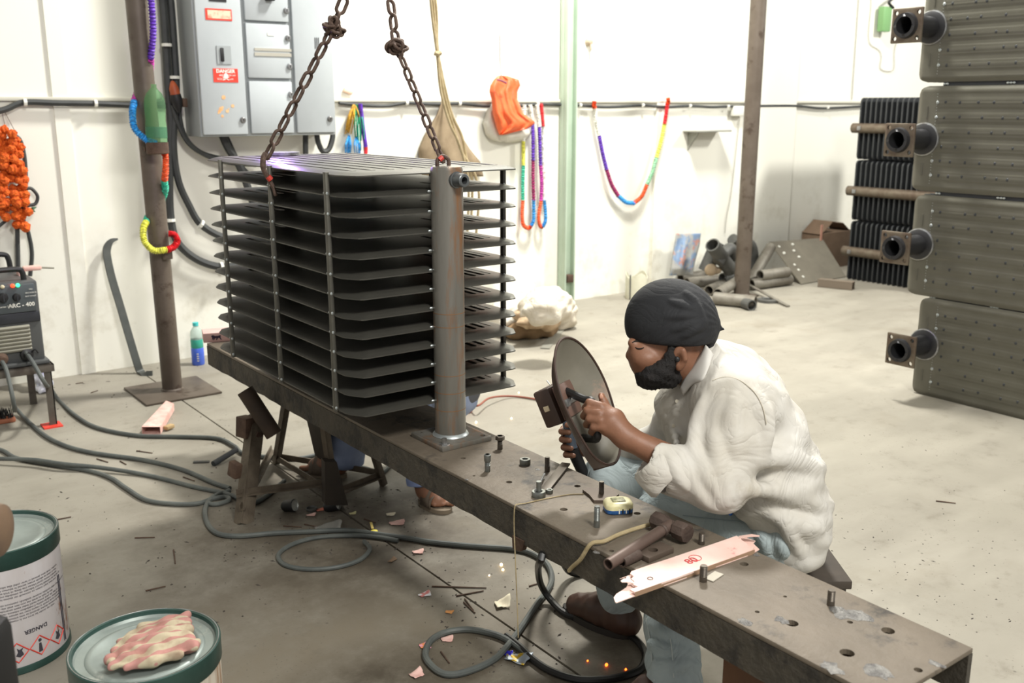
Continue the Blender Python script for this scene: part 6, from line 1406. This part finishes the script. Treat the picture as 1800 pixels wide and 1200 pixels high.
# right hand round the electrode holder
RD = .19
palR = K(1034, 772, 2.695+RD)
S.cap(wrR, palR, .028, .034, .02); S.cap(K(1024, 755, 2.70+RD), K(1028, 794, 2.695+RD), .017, .015, .012)
for i, (y, dx) in enumerate(((754, 0), (768, 1), (782, 4), (795, 8))):
    S.chain([K(1026+dx*.4, y, 2.70+RD), K(991+dx, y-1, 2.698+RD), K(987+dx, y+4, 2.668+RD), K(1000+dx, y+6, 2.640+RD)], [.0115, .0100, .0092, .0080], .004)
S.chain([K(1042, 765, 2.68+RD), K(1026, 750, 2.650+RD), K(1008, 744, 2.640+RD), K(997, 747, 2.638+RD)], [.015, .0125, .0105, .0085], .006)
body = S.build('body', M_skin, pr, relax=1)

# fingernails on the visible thumb
mb = MB(); q = K(1057, 697, 2.443); mb.sph(q, (.005, .003, .007), 8, 6, HM); mb.build('thumbnail', mat('nail', (196, 150, 128), .35), pr)
# eyes: downcast lids with a dark lash line, heavy brows
def mirror(p): return p-hs*(2*(p-K(1112, 610, 2.57)).dot(hs))
eye_l = [hit(S, x, y) for x, y in ((1116, 610), (1121, 612.5), (1127, 612.5), (1132, 610.5))]; brow_l = [hit(S, x, y) for x, y in ((1111, 602), (1118, 599.5), (1127, 600), (1137, 604))]
for nm, P, rr2 in (('eye', eye_l, .0022), ('eyebrow', brow_l, .0034)):
    P = [p-_F*.0004 for p in P if p is not None]
    for Q in (P, [mirror(p) for p in P]):
        if len(Q) > 1: mb = MB(); q_ = spline(Q, 4); mb.tube(q_, [rr2*(.45+.55*math.sin(math.pi*i/(len(q_)-1))) for i in range(len(q_))], 7); mb.build(nm, MATS.get('eye_dark') or mat('eye_dark', (34, 26, 22), .3), pr)
# beard and moustache
Sb = SDF(*bounds([K(1115, 600, 2.57), K(1200, 690, 2.57)], .13), .0034)
Sb.ell(K(1152, 650, 2.57), (.046, .066, .042), HM, .02); Sb.ell(K(1140, 662, 2.57), (.034, .045, .030), HM, .02); Sb.ell(K(1178, 654, 2.57), (.036, .064, .038), HM, .03)
for s in (-1, 1):
    Sb.chain([K(1184, 602, 2.57)+hs*.071*s, K(1181, 622, 2.57)+hs*.070*s, K(1168, 642, 2.57)+hs*.062*s, K(1150, 652, 2.57)+hs*.052*s], [.011, .016, .024, .026], .012)
    Sb.chain([K(1116, 638, 2.57)+hs*.002*s, K(1121, 642, 2.57)+hs*.018*s, K(1131, 651, 2.57)+hs*.030*s], [.0075, .008, .010], .006)
Sb.disp(lambda x, y, z: .0022*np.sin(420*x+60*z)*np.sin(390*y-80*z)+.0015*np.sin(240*z+110*x), .012)
Sb.build('beard', M_hairb, pr)
# head wrap with its knot
pc = K(1176, 566, 2.57); Sp = SDF(*bounds([pc], .19), .0036)
Sp.ell(pc, (.1165, .095, .115), HM, .02); Sp.ell(pc-hf*.03-ht*.01, (.092, .092, .10), HM, .03)
a1, a2 = K(1098, 597, 2.57), K(1236, 596, 2.57); dn2 = (a2-a1).normalized(); cn_ = -(dn2.cross(hs)).normalized()
if cn_.z > 0: cn_ = -cn_
Sp.half(a1+(a2-a1)*.5, cn_, .01)
kn = pc-hf*.108-ht*.012
Sp.disp(lambda x, y, z: -.0032*np.clip(1-np.sqrt((x-kn.x)**2+(y-kn.y)**2+(z-kn.z)**2)/.15, 0, 1)*np.sin(11*np.arctan2((z-kn.z)*1.0, ((x-kn.x)*hs.x+(y-kn.y)*hs.y))+1.2)**2, .02)
for (x0, y0, x1, y1) in ((1236, 555, 1180, 530), (1238, 560, 1170, 556), (1240, 566, 1185, 580), (1232, 548, 1205, 515), (1240, 572, 1200, 592)): fold(Sp, [(x0, y0), ((x0+x1)/2, (y0+y1)/2-3), (x1, y1)], .006, .012, .002)
Sp.ell(kn, (.022, .024, .022), HM, .012); Sp.cap(kn-ht*.01+hs*.01, kn-ht*.065+hf*.012+hs*.02, .016, .012, .012); Sp.cap(kn-ht*.01-hf*.004, kn-ht*.078+hf*.020+hs*.004, .014, .010, .010); Sp.cap(kn+hf*.002, kn-hf*.03+ht*.004-ht*.018, .007, .004, .006)
Sp.build('head_wrap', M_patka, pr)
mb = MB(); mb.sph(K(1194, 617, 2.57)+hs*.088, (.007, .006, .008), 10, 7, HM); mb.build('earbud', M_black, pr)

# shirt
St = SDF(*bounds([hip, mid, chest, neck, shL, elL, cuL, shR, elR, wrR, K(1420, 985, 2.6)], .17), .0044)
def trunk(p, q, rf, rw, rs, k=.05):
    sp = (q-p).normalized(); sd_ = FH_; f_ = sp.cross(sd_).normalized(); sd2 = f_.cross(sp); M = Matrix((f_, sd2, sp)).transposed(); St.ell((p+q)/2, (rf, rw, rs), M, k)
spine = [(1256, 657, 2.60, .078, .12), (1276, 672, 2.61, .108, .18), (1306, 706, 2.62, .118, .195), (1334, 762, 2.64, .126, .20), (1358, 825, 2.66, .132, .20), (1370, 885, 2.68, .134, .20), (1372, 930, 2.70, .122, .19)]
for i, (x, y, D, rf, rw) in enumerate(spine):
    j0, j1 = spine[max(i-1, 0)], spine[min(i+1, len(spine)-1)]
    sp = (K(*j1[:3])-K(*j0[:3])).normalized(); f_ = sp.cross(FH_).normalized(); sd2 = f_.cross(sp); M = Matrix((f_, sd2, sp)).transposed()
    St.ell(K(x, y, D), (rf, rw, .10), M, .04)
St.ell(K(1232, 728, 2.62), (.085, .15, .10), None, .05)
St.ell(K(1262, 800, 2.64), (.10, .16, .12), None, .05); St.ell(K(1328, 838, 2.53), (.085, .085, .12), None, .05)
St.chain([K(1275, 705, 2.50), shL, shL.lerp(elL, .5), elL], [.085, .096, .085, .066], .035)
St.chain([elL, elL.lerp(cuL, .55), cuL], [.066, .060, .056], .03)
St.chain([K(1255, 715, 2.72), shR, elR], [.085, .082, .062], .035); St.chain([elR, elR.lerp(wrR, .62)], [.062, .05], .03)
St.chain([K(1395, 890, 2.62), K(1400, 940, 2.60), K(1412, 968, 2.58)], [.08, .075, .034], .03); St.chain([K(1390, 900, 2.78), K(1402, 950, 2.80)], [.08, .06], .03); St.cap(K(1372, 905, 2.60), K(1392, 950, 2.585), .055, .04, .03)
cdv = (wrL-cuL).normalized(); St.cap(cuL+cdv*.07, cuL+cdv*.16, .068, .068, .004, 's')
# neck opening
St.cap(neck.lerp(K(1190, 625, 2.575), .25), K(1190, 625, 2.575), .050, .062, .008, 's')
St.disp(lambda x, y, z: .0030*np.sin(38*x+21*np.sin(4.2*z+3*y)+10*y)*np.cos(24*z+9*np.sin(5*x))+.0016*np.sin(70*z+30*x+5*np.sin(12*y)), .02)
# creases seen on sleeve, armpit, waist
for pts, r, k, sk in (([(1222, 792), (1246, 838), (1276, 886)], .012, .022, .005), ([(1200, 815), (1226, 860), (1258, 893)], .011, .020, .005), ([(1255, 765), (1266, 820), (1284, 870)], .011, .024, .006), ([(1176, 800), (1188, 828), (1206, 858)], .009, .016, .004),
               ([(1325, 690), (1346, 745), (1342, 800)], .013, .026, .006), ([(1330, 812), (1385, 806), (1440, 822)], .013, .030, .008), ([(1312, 862), (1378, 866), (1446, 890)], .013, .030, .008), ([(1345, 900), (1400, 922), (1444, 930)], .011, .026, .007), ([(1300, 690), (1290, 740), (1294, 800)], .010, .026, .007), ([(1238, 700), (1224, 750), (1218, 795)], .011, .022, .005), ([(1376, 915), (1392, 945), (1408, 975)], .010, .02, .005), ([(1192, 712), (1187, 760), (1196, 800)], .008, .016, .004)):
    fold(St, pts, r, k, sk)
# hollow cuff
St.cap(cuL-(wrL-cuL).normalized()*.03, cuL+(wrL-cuL).normalized()*.05, .046, .046, .004, 's')
shirt = St.build('shirt', M_shirt, pr, relax=1)
def seam(S, pts, m, name, r=.0012, par=None):
    H = [hit(S, *p) for p in pts]; H = [h-_F*.0025 for h in H if h is not None]
    if len(H) > 1: mb = MB(); mb.tube(spline(H, 4), r, 5); mb.build(name, m, par or pr)
M_seam = mat('shirt_seam', (186, 179, 163), .8)
seam(St, [(1252, 668), (1275, 662), (1300, 668), (1325, 688), (1340, 715), (1347, 745)], M_seam, 'shoulder_seam', par=shirt)
for x, y in ((1184, 748), (1190, 705)):
    h_ = hit(St, x, y)
    if h_: mb = MB(); mb.lathe(h_-_F*.001, -_F, [(0, .002), (.005, .0015), (.0055, 0)], 10); mb.build('button', M_seam, shirt)
# rolled cuff band and collar
cd_ = (wrL-cuL).normalized(); mb = MB(); mb.lathe(cuL-cd_*.055, cd_, [(.058, 0), (.063, .006), (.063, .030), (.061, .052), (.058, .066), (.050, .068), (.047, .05)], 26)
rn = random.Random(3); c_ = cuL-cd_*.02
for i, v in enumerate(mb.v): r_ = (v-c_); a_ = math.atan2(r_.dot(FH_), r_.z); mb.v[i] = v + r_.normalized()*.003*math.sin(5*a_+1)
mb.build('rolled_cuff', M_shirt, pr, smooth=70)
# shirt collar: band standing at the neck and the turned-down leaf with its point
inner = [(1240, 606), (1229, 624), (1216, 643), (1203, 662), (1194, 682)]; outer = [(1254, 624), (1244, 648), (1232, 668), (1217, 675), (1200, 696)]
IN = [K(x, y, 2.505+.012*i) for i, (x, y) in enumerate(inner)]; OUT = [(hit(St, x, y) or K(x, y, 2.5))-_F*.007 for x, y in outer]
I2, O2 = spline(IN, 5), spline(OUT, 5); rows = []
for j in range(7):
    u = j/6; rows.append([i_.lerp(o_, u)-_F*(.010*math.sin(math.pi*u)) for i_, o_ in zip(I2, O2)])
M_coll = mat('collar_white', (206, 204, 200), .8, 0, (194, 191, 184), 5)
mb = MB(); mb.grid(rows); co = mb.build('collar', M_coll, pr, smooth=70); sm = co.modifiers.new('thick', 'SOLIDIFY'); sm.thickness = .004
def mir2(p): return p-FH_*(2*(p-K(1240, 650, 2.59)).dot(FH_))
mb = MB(); mb.grid([[mir2(p) for p in r] for r in rows]); co = mb.build('collar', M_coll, pr, smooth=70); sm = co.modifiers.new('thick', 'SOLIDIFY'); sm.thickness = .004
# trousers
Sj = SDF(*bounds([hip, kneeL, kneeR, ankL, ankR], .14), .0046)
Sj.chain([hip, hipL], [.10, .105], .03); Sj.chain([hipL, hipL.lerp(kneeL, .5), kneeL], [.106, .094, .078], .03); Sj.chain([kneeL, kneeL.lerp(ankL, .35), ankL+V(0, 0, .03)], [.078, .068, .070], .03)
Sj.chain([hip, hipR], [.10, .10], .03); Sj.chain([hipR, hipR.lerp(kneeR, .5), kneeR], [.110, .095, .076], .03); Sj.chain([kneeR, kneeR.lerp(ankR, .35), ankR+V(0, 0, .05)], [.076, .066, .066], .03)
Sj.half(ankL+V(0, 0, .0), (0, 0, -1)); 
Sj.disp(lambda x, y, z: .0034*np.sin(30*z+14*np.sin(7*x+5*y))*np.cos(20*x-16*y)+.0018*np.sin(62*z+22*x), .02)
for pts in ([(1150, 1100), (1175, 1115), (1215, 1120)], [(1140, 1130), (1170, 1142), (1222, 1150)], [(1150, 1165), (1190, 1172), (1230, 1168)], [(1330, 930), (1345, 950), (1350, 975)], [(1360, 920), (1372, 950), (1378, 975)], [(1170, 870), (1200, 880), (1240, 888)]): fold(Sj, pts, .010, .018, .002)
je = Sj.build('jeans', M_jean, pr, relax=1)
seam(Sj, [(1135, 1085), (1142, 1120), (1146, 1160), (1150, 1195)], mat('denim_seam', (188, 194, 190), .8), 'leg_seam', .0016, je); seam(Sj, [(1172, 1095), (1180, 1135), (1184, 1190)], MATS['denim_seam'], 'leg_seam', .0012, je)
seam(Sj, [(1200, 905), (1260, 912), (1320, 918), (1345, 925)], mat('denim_dark_seam', (128, 142, 146), .8), 'leg_seam', .0014, je)
h_ = hit(Sj, 1284, 902)
if h_: mb = MB(); mb.sph(h_, (.006, .006, .009), 10, 7); o = mb.build('blue_paint_mark', mat('blue_paint', (52, 120, 220), .6), je)
# shoes
def shoe(an, toe, par, mu=M_shoe, w=.045):
    f_ = (toe-an); f_.z = 0; f_.normalize(); s_ = V(-f_.y, f_.x, 0); a0 = V(an.x, an.y, 0)
    Ss = SDF(*bounds([a0, V(toe.x, toe.y, .1)], .12), .005)
    Ss.chain([a0-f_*.03+V(0, 0, .05), a0+f_*.06+V(0, 0, .055), V(toe.x, toe.y, .035)-f_*.03], [w, w, w*.85], .03); Ss.cap(a0+V(0, 0, .06), a0+V(0, 0, .11), .042, .042, .03); Ss.half((0, 0, .018), (0, 0, -1)); Ss.disp(lambda x, y, z: .0015*np.sin(160*x)*np.sin(150*y), .02)
    o = Ss.build('shoe', mu, par); mb = MB(); P = []
    for i in range(24): t = 2*math.pi*i/24; L_ = (toe-an).length; P.append(a0+f_*(L_*.5-.02+(L_*.5+.03)*math.cos(t))+s_*(w*.98*math.sin(t)*(1-.12*math.cos(t))))
    mb.prism([p+V(0, 0, .001) for p in P], (0, 0, .02)); mb.build('sole', M_sole, o); return o
shoe(ankR, fl(1003, 1076), pr); shoe(ankL, fl(1085, 1262), pr)

# shield held up in front of the face
sc = K(1036, 704, 2.50); su = (K(990, 596, 2.50)-K(1078, 812, 2.50)).normalized(); sn = (_R*.86-FH_*.50); sn = (sn-su*sn.dot(su)).normalized(); sv = su.cross(sn)
if sv.dot(FH_) < 0: sv = -sv
ws = thing('welding_shield', 'dark hand-held welding shield with riveted window box', 'welding shield', sc-su*.17)
def sh_pt(u, v, off=0):
    # u -1..1 along, v -1..1 across
    a = u*.172; hw = .118*max(0, 1-max(0, (u-.1)/.9)**2.0)**.5 if u > .1 else .118*(1-.45*((.1-u)/1.1)**1.6)*(max(0, 1-max(0, (-u-.6)/.4)**2.4)**.5)
    hw = max(hw, .004); depth = .062*(abs(v)**2.2*max(0, 1-max(0, (u-.3)/.7)**2))+(.062*max(0, (u-.3)/.7)**2)-.062
    return sc+su*a+sv*(v*hw)+sn*(depth+off)
def UU(j): return math.sin(math.pi*(j/32-.5))
for off, m, nm in ((0, mat('shield_inside', (120, 116, 104), .5, 0, (104, 100, 88), 6, col3=(140, 120, 104), scale3=5), 'inner_face'), (-.0035, mat('shield_outside', (58, 44, 38), .45, 0, (70, 52, 44), 8), 'outer_shell')):
    mb = MB(); mb.grid([[sh_pt(UU(j), -1+2*i/24, off) for i in range(25)] for j in range(33)]); mb.build(nm, m, ws, smooth=70)
rim = [sh_pt(UU(j), -1, -.0018) for j in range(33)]+[sh_pt(1, -1+2*i/12, -.0018) for i in range(1, 12)]+[sh_pt(UU(32-j), 1, -.0018) for j in range(33)]+[sh_pt(-1, 1-2*i/12, -.0018) for i in range(1, 12)]
mb = MB(); mb.tube(rim, .0034, 6, closed=True); mb.build('rim', MATS['shield_outside'], ws)
SM = Matrix((sv, su, sn)).transposed(); wc = sc+su*.022-sn*.088
mb = MB(); mb.box(wc, (.125, .098, .05), SM, .006); wbx = mb.build('window_box', MATS['shield_outside'], ws)
mb = MB(); mb.box(wc-sn*.0255, (.1, .06, .002), SM, .0005); mb.build('dark_glass', mat('weld_glass', (14, 22, 18), .08), wbx)
mb = MB(); mb.box(wc-sv*.064+sn*.0, (.004, .014, .016), SM, .001); mb.build('side_clip', mat('cream_clip', (206, 190, 160), .5), wbx)
mb = MB(); mb.box(sc+su*.022-sn*.0575, (.100, .088, .006), SM, .001); mb.build('inner_frame', mat('frame_brown', (106, 82, 72), .5), ws)
mb = MB(); mb.box(sc+su*.016-sn*.05, (.062, .014, .004), SM, .001); mb.box(sc+su*.016-sn*.045+sv*-.03, (.016, .02, .008), SM, .002); mb.build('steel_clip', M_zinc, ws)
mb = MB(); mb.lathe(sc+su*.0165-sn*.046+sv*.026, sn, [(0, .004), (.004, .003), (.005, 0)], 10); mb.build('clip_rivet', M_black, ws)
mb = MB(); mb.lathe(sc+su*.034-sn*.057+sv*.072, sn, [(0, .006), (.009, .004), (.011, 0)], 12); mb.build('rivet', M_zinc, ws)
hA_, hB_ = K(1040, 706, 2.468), K(1050, 768, 2.448)
mb = MB(); mb.tube(spline([sh_pt(.25, .1), hA_.lerp(sh_pt(.2, .1), .3), hA_, hA_.lerp(hB_, .5), hB_, hB_.lerp(sh_pt(-.55, .1), .5), sh_pt(-.5, .05)], 6), .0105, 10); mb.build('handle', M_black, ws)

# electrode holder
eh = thing('electrode_holder', 'grey and black electrode holder gripped in the far hand', 'electrode holder', K(1027, 836, 2.63))
pa, pb_, pc_, pd_ = K(986, 700, 2.672+RD), K(994, 722, 2.667+RD), K(1006, 788, 2.665+RD), K(1028, 838, 2.69+RD)
mb = MB(); mb.tube([pb_, pb_.lerp(pc_, .3), pb_.lerp(pc_, .9), pc_], [.013, .0155, .0145, .0165], 16); mb.build('grip', mat('slate_grip', (70, 80, 92), .45), eh)
mb = MB(); mb.tube([pc_, pc_.lerp(pd_, .3), pd_], [.017, .018, .016], 16); mb.build('black_sleeve', M_black, eh)
mb = MB(); mb.tube([pa, pb_.lerp(pa, .3), pb_], [.006, .009, .012], 12); mb.bar(pa+_R*.006, pb_+_R*.012, .012, .006); mb.build('jaws', M_black, eh)
eL = [pd_, pd_+(pd_-pc_).normalized()*.05, V(1.80, 2.16, .32), V(1.84, 2.20, .14), V(1.92, 2.24, .02), V(2.05, 2.18, .0135), V(2.2, 2.0, .0135)]
mb = MB(); mb.tube(spline(eL, 8), .0125, 10); mb.build('lead_tail', M_leadb, eh)
mb = MB(); mb.cyl(pa, pa+(pa-pb_).normalized()*.02+FH_*.12-_R*.03, .0018, .0018, 6); mb.build('electrode', M_zinc, eh)
# low stool
sq_ = V(hip.x+.01, hip.y+.02, 0); sz_ = .268
sl_ = thing('low_stool', 'dark low stool under the crouching man', 'stool', sq_); M_stool = mat('dark_wood', (70, 62, 54), .7, 0, (56, 50, 44), 9)
MS = Matrix.Rotation(-YAW, 3, 'Z'); mb = MB(); mb.box(sq_+V(0, 0, sz_-.0125), (.30, .26, .025), MS, .004); mb.build('seat', M_stool, sl_)
for x in (-1, 1):
    for y in (-1, 1): mb = MB(); q = sq_+MS @ V(.12*x, .10*y, 0); mb.box2(q+V(-.018, -.018, 0), q+V(.018, .018, sz_-.025), .003); mb.build('leg', M_stool, sl_)
for y in (-1, 1): mb = MB(); mb.bar(sq_+MS @ V(-.12, .10*y, .1), sq_+MS @ V(.12, .10*y, .1), .02, .03); mb.build('stretcher', M_stool, sl_)

# ------------------------------------------------------------------ second worker, crouching behind the radiator
M_jean2 = mat('blue_denim', (138, 150, 176), .85, 0, (118, 130, 158), 6, .4, .65, .12, 320, col3=(146, 158, 184), scale3=4, lo3=.56, hi3=.7)
M_shirt2 = mat('grey_workshirt', (84, 86, 92), .85)
p2 = thing('person', 'crouching person behind the radiator, blue jeans and sandals showing', 'person', (1.98, 3.3, 0))
fA, tA = fl(742, 872), fl(782, 896)      # near foot: heel, toe
fA = V(1.87, 3.07, 0); tA = fl(778, 898)
fB = fl(598, 838); tB = fl(543, 831)
hip2, ch2_, hd2 = V(2.22, 3.42, .30), V(2.12, 3.36, .68), V(2.07, 3.32, .96)
kA, kB = V(1.86, 3.16, .50), V(1.80, 3.50, .47)
aA, aB = fA+V(0, 0, .09), fB+V(.03, .0, .09)
S2 = SDF(*bounds([hip2, ch2_, hd2, kA, kB, fA, tA, fB, tB], .17), .0056)
S2.chain([hip2, ch2_], [.10, .10], .03); S2.cap(ch2_, hd2, .07, .055, .03); S2.ell(hd2+V(-.01, -.005, .05), (.09, .078, .115), None, .02); S2.ell(hd2+V(-.06, -.02, .0), (.05, .05, .05), None, .03); S2.cap(hd2+V(-.095, -.03, .05), hd2+V(-.112, -.035, .03), .008, .012, .008)
for s in (-1, 1): S2.ell(hd2+V(-.005, .078*s, .04), (.018, .01, .03), None, .006)
S2.chain([hip2, kA, aA], [.09, .055, .036], .03); S2.chain([hip2, kB, aB], [.09, .055, .036], .03)
def hand2(w, d, up):
    d = d.normalized(); sd_ = d.cross(up).normalized(); S2.cap(w, w+d*.07, .027, .033, .015)
    for i in range(4):
        b0_ = w+d*.085+sd_*(.024-.016*i); S2.chain([b0_, b0_+d*.035, b0_+d*.045-up*.025, b0_+d*.025-up*.04], [.010, .0095, .009, .008], .004)
    S2.chain([w+d*.03+sd_*.03, w+d*.06+sd_*.05-up*.01, w+d*.08+sd_*.04-up*.03], [.013, .011, .009], .005)
for sy, el_, wr_ in ((-.16, V(1.98, 3.10, .55), V(2.02, 2.97, .70)), (.16, V(1.95, 3.60, .58), V(2.02, 3.47, .74))):
    s0 = ch2_+V(0, sy, .05); S2.chain([ch2_, s0, el_, wr_], [.07, .055, .042, .028], .025); hand2(wr_, V(-.15, .2 if sy < 0 else -.2, .6), V(-1, 0, 0))
def foot(an, heel, toe):
    f_ = toe-heel; f_.z = 0; L_ = f_.length; f_.normalize(); s_ = V(-f_.y, f_.x, 0); h0 = V(heel.x, heel.y, 0)
    S2.chain([an, h0+f_*.03+V(0, 0, .045)], [.036, .034], .03); S2.chain([h0+V(0, 0, .045), h0+f_*L_*.5+V(0, 0, .05), h0+f_*L_*.76+V(0, 0, .036)], [.032, .036, .034], .03)
    for i in range(5): b0_ = h0+f_*L_*(.78-.02*i)+s_*(.030-.015*i); S2.chain([b0_+V(0, 0, .034), b0_+f_*(.048-.006*i)+V(0, 0, .030)], [.0125 if i == 0 else .010, .0125 if i == 0 else .0085], .004)
    return h0, f_, s_, L_
FA = foot(aA, fA, tA); FB = foot(aB, fB, tB)
S2.half((0, 0, .0175), (0, 0, -1))
S2.build('body', M_skin, p2)
Sk = SDF(*bounds([hip2, kA, kB, fA, fB], .17), .0056)
Sk.chain([hip2, kA, kA.lerp(aA, .5), aA+V(0, 0, .03)], [.12, .082, .066, .066], .03); Sk.chain([hip2, kB, kB.lerp(aB, .5), aB+V(0, 0, .0)], [.12, .085, .08, .085], .03); Sk.half((0, 0, .05), (0, 0, -1))
Sk.disp(lambda x, y, z: .004*np.sin(34*z+14*np.sin(7*x+5*y))*np.cos(24*x-18*y)+.002*np.sin(70*z+22*x), .02)
Sk.build('jeans', M_jean2, p2)
mb = MB(); mb.lathe(aA+V(0, 0, -.012), (kA-aA), [(.060, 0), (.069, .004), (.070, .028), (.066, .032)], 24); mb.build('turned_hem', mat('hem_pale', (132, 148, 190), .85), p2)
Sh = SDF(*bounds([hip2, ch2_, V(1.95, 3.1, .55), V(1.92, 3.6, .58)], .2), .007)
Sh.chain([hip2+V(0, 0, .04), ch2_], [.14, .14], .04)
for sy, el_ in ((-.16, V(1.98, 3.10, .55)), (.16, V(1.95, 3.60, .58))): Sh.chain([ch2_, ch2_+V(0, sy, .05), el_], [.10, .08, .06], .04)
Sh.build('shirt', M_shirt2, p2)
mb = MB(); mb.sph(hd2+V(.012, 0, .085), (.098, .086, .092), 18, 12); mb.build('cap', M_patka, p2)
M_sand = mat('sandal_brown', (78, 68, 58), .6, 0, (94, 82, 70), 16); M_sandb = mat('sandal_base', (112, 100, 84), .7)
for (h0, f_, s_, L_) in (FA, FB):
    mb = MB(); P = [h0+f_*(L_*.5+.005+(L_*.5+.035)*math.cos(t))+s_*(.046*math.sin(t)*(1+.1*math.cos(t))) for t in [2*math.pi*i/24 for i in range(24)]]
    mb.prism([p+V(0, 0, .001) for p in P], (0, 0, .016)); sd_ = mb.build('sandal_sole', M_sandb, p2)
    for u, w_ in ((.52, .05), (.74, .026)):
        mb = MB(); rows = []
        for j in range(2):
            rows.append([h0+f_*(L_*u+(j-.5)*w_)+s_*(.044*math.cos(a))+V(0, 0, .014+(.075 if u < .6 else .052)*math.sin(a)**.8) for a in [math.pi*i/12 for i in range(13)]])
        mb.grid(rows); o = mb.build('sandal_strap', M_sand, sd_, smooth=70); sm = o.modifiers.new('thick', 'SOLIDIFY'); sm.thickness = .004; sm.offset = 1
# the second worker's welding arc behind the radiator
al = bpy.data.lights.new('welding_arc', 'POINT'); al.energy = 7; al.color = (.5, .28, 1); al.shadow_soft_size = .01
ao = bpy.data.objects.new('welding_arc', al); COL.objects.link(ao); ao.location = (1.47, 3.40, 1.46)
